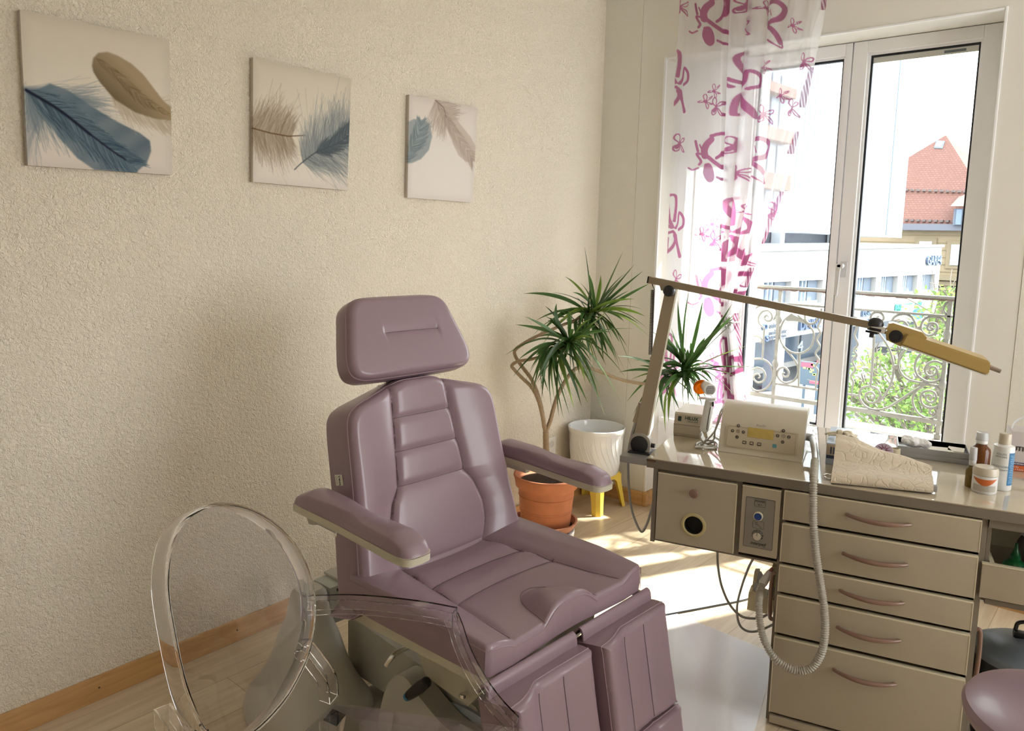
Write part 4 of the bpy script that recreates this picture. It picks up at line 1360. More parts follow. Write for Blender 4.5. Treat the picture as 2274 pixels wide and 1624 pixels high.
def bow_handle(parent, u0, u1, z, v=VF, out=.030):
    mb = MB(); P = []
    for k in range(25):
        t = k/24; s_ = math.sin(math.pi*t)
        P.append(DK.p(u0+(u1-u0)*t, v-.004-out*s_**.8, z-.002*s_))
    mb.tube(P, [.0052+.0024*math.sin(math.pi*k/24) for k in range(25)], 12, up=(0, 0, 1))
    for u in (u0+.006, u1-.006): mb.tube([DK.p(u, v+.0, z), DK.p(u, v-.006, z)], .004, 8)
    mb.build('handle', M_ROSE, parent)


# drawer pedestal
ped = empty('drawer_pedestal', DK.p(2.52, 2.1, 0), 'cream drawer pedestal with five drawers and rose bow handles', 'drawer unit')
mb = MB()
U0, U1 = 2.246, 2.803
mb.box(DK, U0, U0+.016, VF+.017, 2.50, .012, .796); mb.box(DK, U1-.016, U1, VF+.017, 2.50, .012, .796)
mb.box(DK, U0+.016, U1-.016, 2.485, 2.50, .012, .796); mb.box(DK, U0+.016, U1-.016, VF+.03, 2.485, .012, .03); mb.box(DK, U0+.016, U1-.016, VF+.03, 2.485, .78, .796)
mb.build('carcass', M_CARC, ped)
for z0, z1, hz_ in ((.695, .790, .746), (.558, .683, .623), (.459, .546, .504), (.322, .446, .3855), (.049, .307, .246)):
    mb = MB(); front(mb, 2.256, 2.786, z0, z1); mb.box(DK, 2.262, 2.780, VF+.017, 2.30, z0+.012, z1-.016)
    dr = mb.build('drawer', M_LAM, ped)
    mb = MB(); mb.box(DK, 2.2555, 2.7865, VF-.0006, VF+.0165, z1-.0038, z1+.0005, .0008); mb.box(DK, 2.2552, 2.2578, VF-.0006, VF+.0165, z0, z1-.004); mb.box(DK, 2.7842, 2.7868, VF-.0006, VF+.0165, z0, z1-.004); mb.build('edge_strip', M_EDGE, dr)
    bow_handle(dr, 2.435, 2.609, hz_)
mb = MB(); front(mb, 2.258, 2.786, 0.012, .035); mb.box(DK, 2.2575, 2.7865, VF-.0006, VF+.0165, .0352, .0372); mb.build('plinth', M_LAM, ped)
for sx in (2.30, 2.75):
    for sv in (1.86, 2.44):
        mb = MB(); mb.lathe(DK.at(sx, sv, 0), [(.016, 0), (.016, .0118)], 12); mb.build('foot', M_BLACK, ped)
# side pull bars
for u_, za, zb_, s_ in ((U0-.001, .345, .500, -1), (U1+.001, .30, .455, 1)):
    mb = MB(); vv = 1.825
    P = spline([DK.p(u_, vv, za), DK.p(u_+s_*.009, vv, za+.004), DK.p(u_+s_*.012, vv, za+.03), DK.p(u_+s_*.013, vv, (za+zb_)/2), DK.p(u_+s_*.012, vv, zb_-.03), DK.p(u_+s_*.009, vv, zb_-.004), DK.p(u_, vv, zb_)], 5)
    mb.tube(P, .0065, 12, up=DV); mb.build('side_handle', M_ROSE, ped)

# hanging box with suction outlet
box = empty('suction_cabinet', DK.p(1.98, 2.0, .545), 'small cream wall-hung cabinet with round suction hole under the worktop', 'cabinet')
mb = MB()
mb.box(DK, 1.838, 1.852, VF+.002, 2.25, .541, .796); mb.box(DK, 2.112, 2.126, VF+.017, 2.25, .548, .796)
mb.box(DK, 1.852, 2.245, VF+.017, 2.25, .541, .5475); mb.box(DK, 1.852, 2.245, 2.236, 2.25, .5475, .796); mb.box(DK, 1.852, 2.112, VF+.017, VF+.03, .785, .796)
mb.build('carcass', M_CARC, box)
dw = MB(); hu, hzz = Duz(1540, 1167, VF); fr_ = face(0, VF, 0)
# door with a real round hole
N_ = 48; ring = [(hu+.031*math.cos(2*math.pi*k/N_), hzz+.031*math.sin(2*math.pi*k/N_)) for k in range(N_)]
u0, u1, z0, z1 = 1.855, 2.110, .553, .782
def sqpt(k):
    a = 2*math.pi*k/N_; c_, s_ = math.cos(a), math.sin(a)
    tx = ((u1-hu) if c_ > 0 else (u0-hu))/c_ if abs(c_) > 1e-6 else 1e9
    tz = ((z1-hzz) if s_ > 0 else (z0-hzz))/s_ if abs(s_) > 1e-6 else 1e9
    t = min(tx, tz); return (hu+c_*t, hzz+s_*t)
outer = [sqpt(k) for k in range(N_)]
for (cu_, cz_) in ((u0, z0), (u1, z0), (u0, z1), (u1, z1)):
    k = min(range(N_), key=lambda i: (outer[i][0]-cu_)**2+(outer[i][1]-cz_)**2); outer[k] = (cu_, cz_)
vs = [DK.p(a, VF, b_) for a, b_ in ring]+[DK.p(a, VF, b_) for a, b_ in outer]+[DK.p(a, VF+.016, b_) for a, b_ in ring]+[DK.p(a, VF+.016, b_) for a, b_ in outer]
fs = []
for k in range(N_):
    j = (k+1) % N_
    fs += [(k, j, N_+j, N_+k), (2*N_+k, 3*N_+k, 3*N_+j, 2*N_+j), (k, 2*N_+k, 2*N_+j, j), (N_+k, N_+j, 3*N_+j, 3*N_+k)]
dw.add(vs, fs); door = dw.build('door', M_LAM, box)
mb = MB(); mb.box(DK, u0-.0006, u1+.0006, VF-.0006, VF+.0165, z1+.0002, z1+.0030, .0006); mb.box(DK, u1+.0002, u1+.0026, VF-.0006, VF+.0165, z0, z1); mb.build('edge_strip', M_EDGE, door)
mb = MB(); fr_ = face(hu, VF, hzz)
mb.lathe(fr_, [(.0305, -.03), (.0305, .002), (.034, .004), (.040, .003), (.0415, .0003)], 40, cap=False); mb.build('outlet_ring', mat('yellowed_ring', (.48, .40, .20, 1), .4), door)
mb = MB(); mb.lathe(fr_, [(.0303, -.001), (.0303, -.0305), (.0, -.031)], 40, cap=False); mb.build('outlet_hollow', M_DARK, door)
mb = MB(); ku, kz = Duz(1541, 1097, VF-.015); fr_ = face(ku, VF, kz)
mb.lathe(fr_, [(.006, 0), (.006, .010), (.0135, .013), (.0155, .018), (.013, .0225), (.0, .0245)], 24); mb.build('knob', M_ROSE, door)
# control panel
mb = MB(); mb.box(DK, 2.129, 2.246, VF-.001, VF+.016, .563, .783, .0015); pnl = mb.build('control_door', M_LAM, box)
mb = MB(); mb.box(DK, 2.1285, 2.2465, VF-.0016, VF+.0155, .7832, .7862, .0006); mb.build('edge_strip', M_EDGE, pnl)
pu, pz = 2.1865, .6695
mb = MB(); pf = face(pu, VF-.0011, pz)
mb.prism(pf, rrect(.089, .164, .004), 0, .0012, 1); mb.prism(pf, rrect(.0868, .1618, .0035), .0012, .0015, 0)
plate = mb.build('metal_plate', [mat('bronze_grey_plate', (.27, .25, .22, 1), .35, .35), M_BLACK], pnl)
def outline_box(mb_, fr, w, h, r, t=.0009, z=0.0):
    o_ = rrect(w, h, r); P = [fr.p(a, b_, z) for a, b_ in o_]; mb_.tube(P+[P[0]], t/2, 5, cap=False)
mb = MB(); q = lambda x, y: (lambda a: (a[0]-pu, a[1]-pz))(Duz(x, y, VF-.002))
a, b_ = q(1688, 1118); f2 = face(pu+a, VF-.0028, pz+b_)
outline_box(mb, f2, .034, .024, .004)
text_mb(mb, f2.at(0, .0055, 0), 'POWER', .0085, bold=True); text_mb(mb, f2.at(0, -.0055, 0), '0 / I', .007, bold=True)
a, b_ = q(1684, 1166); f2 = face(pu+a, VF-.0028, pz+b_)
outline_box(mb, f2, .034, .024, .004)
P = [f2.p(-.006+.0035*math.cos(t_), .004+.0035*math.sin(t_), 0) for t_ in np.linspace(0, 6.3, 16)]; mb.tube(P, .0006, 4); mb.tube([f2.p(-.003, .001, 0), f2.p(.010, -.009, 0)], .0005, 4)
a, b_ = q(1683, 1208); text_mb(mb, face(pu+a, VF-.0028, pz+b_), 'interped', .0135, bold=True, shear=.25); text_mb(mb, face(pu+a+.018, VF-.0028, pz+b_-.008), 'line', .005, shear=.25)
mb.build('plate_lettering', M_BLACK, plate)
a, b_ = q(1684, 1146); f2 = face(pu+a, VF-.0028, pz+b_)
mb = MB(); mb.lathe(f2, [(.0145, 0), (.0145, .006), (.013, .008), (.0115, .008)], 28); mb.lathe(f2, [(.0115, .006), (.0115, .0105), (.0, .0112)], 28, 1)
mb.build('power_button', [M_EDGE, mat('blue_button', (.010, .045, .20, 1), .3)], pnl)
a, b_ = q(1682, 1189); f2 = face(pu+a, VF-.0028, pz+b_)
mb = MB()
for k in range(9):
    t_ = math.radians(-40+k*32); mb.tube([f2.p(.0165*math.cos(t_+.0), .0165*math.sin(t_), 0), f2.p(.0165*math.cos(t_+.4), .0165*math.sin(t_+.4), 0)], .0014-.0001*k, 5)
mb.build('dial_scale', M_BLACK, pnl)
mb = MB(); mb.lathe(f2, [(.0130, 0), (.0130, .011), (.0122, .0125), (.0, .0125)], 36, 0, False); mb.box(f2, -.0008, .0008, .002, .012, .0126, .013, 0, 1)
mb.build('dial_knob', [mat('brushed_steel', (.62, .60, .56, 1), .25, .9), M_BLACK], pnl)

# right-hand drawer box with open tray
rb = empty('open_drawer_unit', DK.p(3.1, 2.0, .55), 'cream drawer unit with an open tray of small bottles at the right edge', 'drawer unit')
mb = MB(); mb.box(DK, U1+.002, 3.5, VF+.010, VF+.026, .770, .796); mb.box(DK, U1+.002, U1+.012, VF+.026, 2.3, .548, .796); mb.box(DK, U1+.012, 3.5, 2.28, 2.3, .548, .796); mb.box(DK, 3.488, 3.5, VF+.026, 2.28, .548, .796)
mb.box(DK, U1+.012, 3.488, VF+.02, 2.28, .541, .556)
mb.build('carcass', M_CARC, rb)
mb = MB(); mb.box(DK, 2.797, 3.47, VF-.002, VF+.014, .566, .664, .0015); dr = mb.build('drawer', M_LAM, rb)
mb = MB(); mb.box(DK, 2.7965, 3.4705, VF-.003, VF+.015, .6645, .668, .0008); mb.box(DK, 2.8165, 2.8285, VF+.015, 2.25, .575, .668); mb.box(DK, 2.8285, 3.46, VF+.02, 2.25, .572, .576); mb.box(DK, 2.8285, 3.46, 2.235, 2.25, .576, .66); mb.build('tray_side', M_EDGE, dr)
mb = MB(); bu, bz_ = 2.892, .5765; bf = DK.at(bu, 1.90, bz_)
mb.lathe(bf, [(.0, 0), (.030, .0), (.033, .004), (.033, .055), (.028, .068), (.014, .080), (.013, .092), (.011, .094), (.005, .112), (.004, .128), (0, .130)], 28)
tag(mb.build('squeeze_bottle', mat('green_plastic', (.006, .10, .025, 1), .3)), 'dark green nozzle-topped squeeze bottle standing in the open drawer tray', 'bottle')
bw = empty('lidded_bottle', DK.p(2.955, 2.05, .5765), 'clear bottle with a big white screw lid at the back of the open tray', 'bottle')
bf = DK.at(2.955, 2.05, .5765)
mb = MB(); mb.lathe(bf, [(.0, 0), (.036, .0), (.038, .004), (.038, .085), (.03, .102), (.024, .108)], 28); mb.build('body', mat('smoky_bottle', (.16, .14, .12, 1), .2), bw)
mb = MB(); mb.lathe(bf, [(.027, .109), (.030, .110), (.030, .148), (.028, .151), (0, .152)], 28); mb.build('lid', M_WHITE, bw)
mb = MB(); cf = Fr(DK.p(3.0, 1.93, .5765), DU*math.cos(.35)+DV*math.sin(-.35), DV*math.cos(.35)+DU*math.sin(.35), (0, 0, 1)); cf = Fr(DK.p(2.995, 1.90, .5765), (DU+DV*-.25), (DV+DU*.25), (0, 0, 1))
cb = empty('powder_box', cf.o, 'small white box with red top and black lettering lying in the open tray', 'box')
mb.box(cf, -.055, .055, -.03, .03, 0, .066, .001); mb.box(cf, -.0552, .0552, -.0302, .0302, .052, .0665, .001, 1); mb.build('carton', [M_EDGE, mat('carton_red', (.30, .015, .03, 1), .5)], cb)
mb = MB(); text_mb(mb, Fr(cf.p(-.012, -.0306, .036), cf.x, cf.z, -cf.y), 'MODER', .020, bold=True); mb.build('carton_lettering', M_BLACK, cb)

# lidded bin and mauve stool at the right edge
bn = empty('lidded_bin', onZ(2290, 1440, .0), 'dark round bin with a blue grey lid and black carrying handle under the worktop', 'bin')
bc = onZ(2275, 1432, .33); bfr = Fr((bc[0], bc[1], 0), (1, 0, 0), (0, 1, 0), (0, 0, 1)); ORG[bn.name] = bfr.o; bn.location = bfr.o
mb = MB(); mb.lathe(bfr, [(.0, 0), (.115, 0), (.12, .01), (.135, .285), (.137, .295)], 48); mb.build('body', mat('bin_charcoal', (.035, .035, .035, 1), .4), bn)
mb = MB(); mb.lathe(bfr, [(.140, .288), (.142, .300), (.138, .310), (.10, .332), (.05, .343), (0, .346)], 48); mb.build('lid', mat('bin_lid_grey', (.22, .26, .30, 1), .35), bn)
mb = MB(); mb.box(bfr.at(.01, .02, 0).rot('z', .3), -.045, .075, -.014, .014, .344, .362, .005)
mb.tube(spline([bfr.p(-.03, .02, .36), bfr.p(-.02, .03, .385), bfr.p(.04, .04, .395), bfr.p(.1, .05, .37)], 5), .006, 8); mb.build('carry_handle', M_BLACK, bn)

stl = empty('saddle_stool', (2.55, 1.99, 0), 'mauve leather rolling stool in the lower right corner in front of the drawers', 'stool')
sc_ = np.array([2.485, 2.0, .535])
sfr = Fr(sc_, (1, 0, 0), (0, 1, 0), (0, 0, 1))
stl.location = (sc_[0], sc_[1], 0); ORG[stl.name] = np.array([sc_[0], sc_[1], 0.])
mb = MB(); mb.lathe(sfr, [(.0, -.075), (.14, -.072), (.188, -.058), (.207, -.034), (.211, -.014), (.204, -.002), (.17, .008), (.08, .013), (0, .014)], 72); mb.build('seat', M_LEA, stl)
mb = MB(); mb.lathe(Fr((sc_[0], sc_[1], 0), (1, 0, 0), (0, 1, 0), (0, 0, 1)), [(.03, .10), (.03, .30), (.016, .305), (.016, .43)], 20); mb.build('gas_column', M_CHROME, stl)
for k in range(5):
    a = 2*math.pi*k/5+.3; mb = MB(); d_ = np.array([math.cos(a), math.sin(a), 0])
    b0 = np.array([sc_[0], sc_[1], .1]); mb.tube([b0, b0+d_*.12+np.array([0, 0, -.01]), b0+d_*.24+np.array([0, 0, -.035])], [.016, .014, .011], 8); lg = mb.build('leg', M_BLACK, stl)
    mb = MB(); e_ = b0+d_*.24; tn = np.array([-d_[1], d_[0], 0]); mb.lathe(Fr((e_[0], e_[1], .025), d_, (0, 0, 1), tn), [(.0, -.02), (.025, -.02), (.025, .02), (0, .02)], 16); mb.build('castor', M_BLACK, lg)

# ---------------------------------------------------------------- lamp arm clamped to the left end
M_ARM = mat('beige_enamel', (0.36, 0.295, 0.20, 1), 0.38)
M_HEADL = mat('yellowed_enamel', (0.52, 0.37, 0.13, 1), 0.33)
arm = empty('magnifier_lamp', DK.p(1.76, 1.88, .80), 'beige jointed arm lamp with magnifier head clamped to the worktop', 'lamp')
v1 = 1.88
jb = D(1423, 985, v1); jp = D(1491, 645, v1)


def barfr(a, b_, nrm):
    x = (b_-a)/np.linalg.norm(b_-a); n_ = np.array(nrm, float); n_ = n_-x*(n_@x); n_ /= np.linalg.norm(n_)
    return Fr(a, x, np.cross(n_, x), n_)     # x along, z = towards us


u_, z_ = Duz(1393, 1010, v1)
mb = MB(); mb.box(DK, u_, 1.8145, 1.79, 1.93, .800, .822, .002)
mb.box(DK, u_+.012, 1.8145, 1.84, 1.92, .8222, .826, .001, 1); mb.build('clamp_plate', [mat('grey_steel', (.35, .34, .32, 1), .4, .6), M_BLACK], arm)
mb = MB(); q = jb; hf = Fr(q, DU, (0, 0, 1), -DV)
pr = [(-.037, -.030-.0), (.036, -.030), (.037, .01)]+[(.037*math.cos(t_), .01+.030*math.sin(t_)) for t_ in np.linspace(.2, 2.9, 10)]+[(-.037, .01)]
zb_ = .8262-q[2]
pr = [(a, (zb_ if b_ < -.02 else b_)) for a, b_ in pr]
mb.prism(hf, pr, -.012, .016, 0, True); mb.build('base_joint', mat('pale_taupe', (.42, .38, .32, 1), .4), arm)
mb = MB(); mb.lathe(hf, [(.030, .0165), (.0305, .022), (.027, .024), (.0, .024)], 40); mb.tube([hf.p(.037, -.002, 0), hf.p(.05, -.002, 0)], .008, 8); mb.build('joint_knob', M_BLACK, arm)
fr_ = barfr(jb+np.array([0, 0, .02]), jp, -DV); L_ = np.linalg.norm(jp-jb)-.02
mb = MB()
def taper(mb_, fr, L, w0_, w1_, d0_, d1_, mi=0):
    vs = []
    for x, w in ((0, w0_), (L, w1_)):
        for (y, z) in ((-w, d0_), (w, d0_), (w, d1_), (-w, d1_)): vs.append(fr.p(x, y, z))
    mb_.add(vs, [(0, 1, 2, 3), (7, 6, 5, 4), (0, 4, 5, 1), (1, 5, 6, 2), (2, 6, 7, 3), (3, 7, 4, 0)], mi)
taper(mb, fr_, L_+.012, .0235, .0180, -.012, .012); mb.build('lower_arm', M_ARM, arm)
# cable boot on the lower arm
mb = MB(); P = [D(1423, 905, v1), D(1418, 935, v1), D(1410, 940, v1)]
mb.tube([D(1424, 895, v1), D(1412, 938, v1)], [.010, .012], 8); mb.tube([D(1412, 938, v1), D(1403, 968, v1)], [.007, .005], 10, 1); mb.build('cable_boot', [M_ARM, mat('grey_cable', (.38, .37, .35, 1), .5)], arm)
mb = MB(); mb.tube(spline([D(1403, 966, v1), D(1396, 1000, v1), D(1395, 1050, v1), D(1399, 1110, v1+.02), D(1408, 1150, v1+.05), D(1424, 1181, v1+.08), D(1436, 1165, v1+.10), D(1446, 1135, v1+.10), D(1456, 1100, v1+.12)], 8), .0045, 8)
mb.build('cable', mat('grey_cable', (.38, .37, .35, 1), .5), arm)
mb = MB(); mb.lathe(Fr(jp, DU, (0, 0, 1), -DV), [(.018, .0125), (.0185, .040), (.014, .044), (0, .044)], 32); mb.build('joint_knob', M_BLACK, arm)
# upper arm comes towards us to the right
v2 = 1.66
ue0 = D(1444, 622, v1); ue1 = D(1934, 722, v2)
up0 = D(1491, 637, v1)
fr_ = barfr(ue0, ue1, -DV); L_ = np.linalg.norm(ue1-ue0)
mb = MB(); taper(mb, fr_, L_, .0115, .0100, -.010, .010)
pj_ = (up0-ue0)@fr_.x
mb.prism(fr_, [(pj_-.028, -.010), (pj_-.018, -.026), (pj_+.018, -.026), (pj_+.028, -.010)], -.009, .009); mb.build('upper_arm', M_ARM, arm)
mb = MB(); mb.box(fr_, -.006, -.0002, -.012, .012, -.011, .011, .002); mb.build('end_cap', M_BLACK, arm)
# spring
s0, s1 = D(1450, 636, v1), D(1444, 796, v1)
mb = MB(); P = []; T_ = 62; ax = (s1-s0)
e1 = np.cross(ax/np.linalg.norm(ax), DV); e1 /= np.linalg.norm(e1); e2 = np.cross(ax/np.linalg.norm(ax), e1)
for k in range(T_*10+1):
    t = k/(T_*10); a = 2*math.pi*k/10; P.append(s0+ax*(.05+.9*t)+e1*.0062*math.cos(a)+e2*.0062*math.sin(a))
mb.tube([s0]+P+[s1, D(1446, 802, v1)], .0013, 5); mb.tube([D(1448, 628, v1), s0], .002, 6)
mb.tube([s1+np.array([0, 0, -.0]), D(1458, 800, v1)], .003, 6)
mb.build('spring', mat('dark_steel', (.10, .09, .08, 1), .35, .8), arm)
# swivel joint and head
sj = D(1944, 722, v2)
hfj = Fr(sj, fr_.x, fr_.y, fr_.z)
mb = MB(); mb.lathe(Fr(D(1944, 722, v2), DU, DV, (0, 0, 1)), [(.020, -.003), (.021, .004), (.017, .014), (.008, .020), (0, .021)], 24)
mb.box(hfj, -.016, .020, -.016, -.008, -.010, .010, .002); mb.box(hfj, -.02, .012, -.024, -.018, -.009, .009, .002); mb.tube([hfj.p(-.004, -.024, 0), hfj.p(-.004, -.036, 0)], .006, 10); mb.build('swivel_knob', M_BLACK, arm)
mb = MB(); mb.box(hfj, -.010, .030, -.019, .000, -.0075, .0075, .002); mb.tube([hfj.p(.028, -.008, 0), D(1975, 738, v2)], .006, 8); mb.build('swivel_joint', M_CHROME, arm)
ha, hb_ = D(1985, 745, v2), D(2196, 811, v2)
hfr = barfr(ha, hb_, -DV)
SL = lambda x, y: (lambda q: (float((q-ha)@hfr.x), float((q-ha)@hfr.y)))(D(x, y, v2))
out = [SL(*p) for p in ((1966, 738), (1974, 718), (1984, 717), (2048, 738), (2058, 750), (2050, 762), (1998, 768), (1968, 754))]
mb = MB(); mb.prism(hfr, out, -.045, .012); mb.build('head_housing', M_HEADL, arm)
out = [SL(*p) for p in ((2000, 764), (2012, 741), (2020, 741), (2196, 801), (2198, 806), (2194, 829), (2190, 831))]
mb = MB(); mb.prism(hfr, out, -.10, .020); head = mb.build('lamp_head', M_HEADL, arm)
bm = bmesh.new(); bm.from_mesh(head.data); bmesh.ops.bevel(bm, geom=list(bm.edges), offset=.0035, segments=2, affect='EDGES'); bm.to_mesh(head.data); bm.free()
out = [SL(*p) for p in ((2004, 766), (2190, 832), (2189, 834), (2003, 769))]
mb = MB(); mb.prism(hfr, out, -.098, .018); mb.build('light_cover', mat('clear_cover', (.8, .8, .76, 1), .15), arm)
q = D(1989, 746, v2); mb = MB(); mb.lathe(Fr(q, DU, (0, 0, 1), -DV), [(.017, .0125), (.0175, .020), (.012, .021), (.0115, .019), (.006, .019), (.006, .022), (0, .022)], 32); mb.build('joint_knob', M_BLACK, arm)
mb = MB(); mb.tube([D(2196, 815, v2), D(2222, 825, v2)], [.0065, .0055], 12); mb.build('head_grip', mat('taupe_grip', (.30, .24, .19, 1), .4), arm)
mb = MB(); lf_ = Fr(D(1990, 762, v2), DU, (0, 0, 1), -DV); mb.lathe(lf_, [(.026, -.02), (.028, -.015), (.028, -.010), (.022, -.008)], 32, 0); mb.build('lens', M_GLASS, arm)

# ---------------------------------------------------------------- things on the worktop
M_BEIGEP = mat('warm_white_plastic', (0.56, 0.50, 0.39, 1), 0.33, coat=.15)
M_WHITEP = mat('white_plastic', (0.72, 0.71, 0.68, 1), 0.3, coat=.2)
# polymerising lamp base box
hu0, hu1, hv0, hv1 = 1.821, 1.924, 2.130, 2.345
hx = empty('curing_lamp_base', DK.p(1.872, 2.24, TZ), 'small cream box with a green switch marked HILUX at the left rear of the worktop', 'device')
mb = MB(); sf = Fr(DK.p(0, 0, 0), DV, (0, 0, 1), DU)
mb.prism(sf, [(hv0+.004, TZ+.0004), (hv0-.001, TZ+.012), (hv0-.003, TZ+.045), (hv0+.002, TZ+.047), (hv0+.008, TZ+.082), (hv0+.016, TZ+.088), (hv1-.03, TZ+.088), (hv1, TZ+.07), (hv1, TZ+.0004)], hu0, hu1)
mb.build('housing', M_BEIGEP, hx)
mb = MB(); mb.box(DK, hu0-.0004, hu1+.0004, hv0-.0034, hv0+.05, TZ+.0445, TZ+.0458); mb.build('seam_line', M_CARC, hx)
hfp = Fr(DK.p(hu0, hv0+.0047, TZ+.066), DU, (DV*.17+np.array([0, 0, .985])), (-DV*.985+np.array([0, 0, .17])))
mb = MB(); mb.box(hfp, .014, .026, -.009, .009, -.002, .002, .001); mb.build('switch', mat('dark_green_switch', (.01, .045, .035, 1), .3), hx)
mb = MB(); text_mb(mb, hfp.at(.064, .004, .0012), 'HILUX', .017, bold=True); text_mb(mb, hfp.at(.068, -.008, .0012), 'CURING LIGHT', .006); mb.build('lettering', mat('dark_green_print', (.01, .06, .04, 1), .5), hx)
# curing gun
vg = 2.055
gn = empty('curing_gun', D(1563, 972, vg), 'white pistol-shaped curing lamp with an orange eye shield standing on the worktop', 'device')
g0, g1 = D(1563, 958, vg), D(1577, 888, vg)
ax = (g1-g0)/np.linalg.norm(g1-g0)
mb = MB(); gf = barfr(g0, g1, -DV)
rows = []
for t, w, d in ((0, .012, .012), (.05, .0155, .016), (.5, .0155, .017), (.92, .0165, .018), (1.0, .015, .016)):
    rows.append([gf.p(t*np.linalg.norm(g1-g0), w*math.copysign(abs(math.sin(a))**.7, math.sin(a)), d*math.copysign(abs(math.cos(a))**.7, math.cos(a))) for a in np.linspace(0, 2*math.pi, 25)[:-1]])
mb.grid(rows, 0, True, True); mb.add(rows[0], [tuple(range(24))]); mb.add(rows[-1], [tuple(range(24))[::-1]]); mb.build('grip', M_WHITEP, gn)
mb = MB(); a_, b_ = D(1583, 893, vg-.02), D(1583, 903, vg-.02); f_ = barfr(b_, a_, -DV); mb.box(f_, 0, .016, -.0028, .0028, -.004, .0015, .0005); mb.build('trigger', M_BLACK, gn)
mb = MB(); mb.tube([D(1578, 905, vg-.018), D(1569, 955, vg-.015)], .0012, 5); mb.build('seam_line', M_BLACK, gn)
bc = D(1577, 866, vg-.02); bd = (-DV*.86+DU*.46+np.array([0, 0, -.10])); bd /= np.linalg.norm(bd)   # towards us
bx_ = np.cross((0, 0, 1), bd); bx_ /= np.linalg.norm(bx_); bfr = Fr(bc, bx_, np.cross(bd, bx_), bd)
mb = MB(); mb.lathe(bfr, [(.012, -.060), (.019, -.052), (.021, -.03), (.022, -.004), (.0205, 0), (0, .0005)], 32); mb.build('barrel', M_WHITEP, gn)
mb = MB()
for k in range(7):
    y_ = -.0125+k*.0042; w_ = math.sqrt(max(0, .0185**2-y_*y_))*.86; mb.box(bfr, -w_, w_, y_-.0010, y_+.0010, .0003, .0012)
mb.build('vent_grille', M_BLACK, gn)
sc2 = D(1555, 857, vg+.035)
M_ORG = mat('orange_shield', (.95, .22, .005, 1), .12, trans=.55, ior=1.3)
mb = MB(); sfr2 = Fr(sc2, bfr.x, bfr.y, bfr.z); sfr2 = sfr2.rot('x', .15)
mb.lathe(sfr2, [(.010, -.003), (.020, .0), (.027, .006), (.0285, .011), (.0270, .011), (.0255, .0075), (.019, .002), (.010, -.001)], 36, cap=False); mb.lathe(sfr2, [(.0, -.006), (.010, -.004), (.010, .0)], 24); mb.build('eye_shield', M_ORG, gn)
mb = MB(); a_, b_ = D(1553, 884, vg), D(1592, 886, vg)
mb.box(barfr(a_, b_, -DV), 0, .058, -.003, .003, -.012, .012, .001); mb.build('holder_fork', M_WHITEP, gn)
mb = MB(); mb.tube([g0+np.array([0, 0, .004]), D(1569, 973, vg-.01)], [.008, .005], 12); mb.build('cable_boot', M_EDGE, gn)
mb = MB(); pts = []
c0 = D(1569, 975, vg-.01)
base = [(1569, 975), (1560, 985), (1552, 988), (1562, 994), (1585, 993), (1592, 985), (1580, 978), (1560, 980), (1546, 986), (1556, 993), (1590, 995), (1580, 990), (1545, 992), (1562, 984), (1580, 968), (1594, 952)]
P = [c0]+[onZ(x, y+1, TZ+.004+.002*(i % 3)) for i, (x, y) in enumerate(base[1:-2])]+[D(1584, 962, vg), D(1593, 940, vg+.03), D(1600, 915, vg+.06), D(1611, 896, 2.2)]
mb.tube(spline(P, 7), .0032, 8)
P = [D(1557, 962, vg), onZ(1556, 975, TZ+.02), onZ(1568, 985, TZ+.006), onZ(1585, 976, TZ+.006), D(1588, 958, 2.1), D(1597, 935, 2.13), D(1606, 910, 2.18)]
mb.tube(spline(P, 7), .0030, 8)
mb.build('cable', mat('pale_cable', (.55, .52, .47, 1), .4), gn)

# micromotor control unit
ku0, ku1 = 2.010, 2.287
ke = empty('control_unit', DK.p(2.15, 2.1, TZ), 'cream dome-topped control unit with keypad and amber display', 'device')
prof = [(1.992, TZ+.001), (1.996, TZ+.006)]+[tuple(p) for p in spline([(2.000, .845), (2.014, .880), (2.030, .920), (2.048, .952), (2.075, .977), (2.105, .988), (2.140, .989), (2.170, .977), (2.192, .950), (2.203, .915), (2.208, .87)], 4)]+[(2.208, TZ+.001)]
fl = [(v, z) for v, z in prof]
mb = MB(); mb.prism(Fr((0, 0, 0), DV, (0, 0, 1), DU), fl, ku0, ku1, 0, False)
kb = mb.build('housing', M_BEIGEP, ke)
for p in kb.data.polygons: p.use_smooth = True
bm = bmesh.new(); bm.from_mesh(kb.data)
for e in bm.edges: e.smooth = e.calc_face_angle(0) < math.radians(30)
bm.to_mesh(kb.data); bm.free()
mb = MB(); mb.box(DK, ku0+.004, ku1-.004, 1.998, 2.20, TZ, TZ+.001); mb.build('base_shadow_gap', M_CARC, ke)
# side plate on the right
ins = [(v+(2.1-v)*.10, z+(.9-z)*.10) for v, z in fl]
mb = MB(); mb.prism(Fr((0, 0, 0), DV, (0, 0, 1), DU), ins, ku1, ku1+.002); mb.build('side_plate', mat('clear_grey_side', (.45, .46, .46, 1), .25), ke)
# keypad panel in the leaning front: plane through (2.001,.848) and (2.030,.920)
kd = np.array([.0265, .072]); kd /= np.linalg.norm(kd)
ky = DV*kd[0]+np.array([0, 0, kd[1]]); kn = -DV*kd[1]+np.array([0, 0, kd[0]])
KO = DK.p(2.148, 2.0155, .883)+kn*.0022
KP = Fr(KO, DU, ky, kn)
mb = MB(); mb.prism(KP, rrect(.238, .078, .004), -.006, .0003); kp = mb.build('keypad_panel', mat('keypad_cream', (.50, .43, .31, 1), .3), ke)
mb = MB(); outline_box(mb, KP.at(0, 0, .0005), .225, .070, .008, .0011); mb.build('panel_outline', mat('tan_line', (.30, .24, .15, 1), .5), kp)


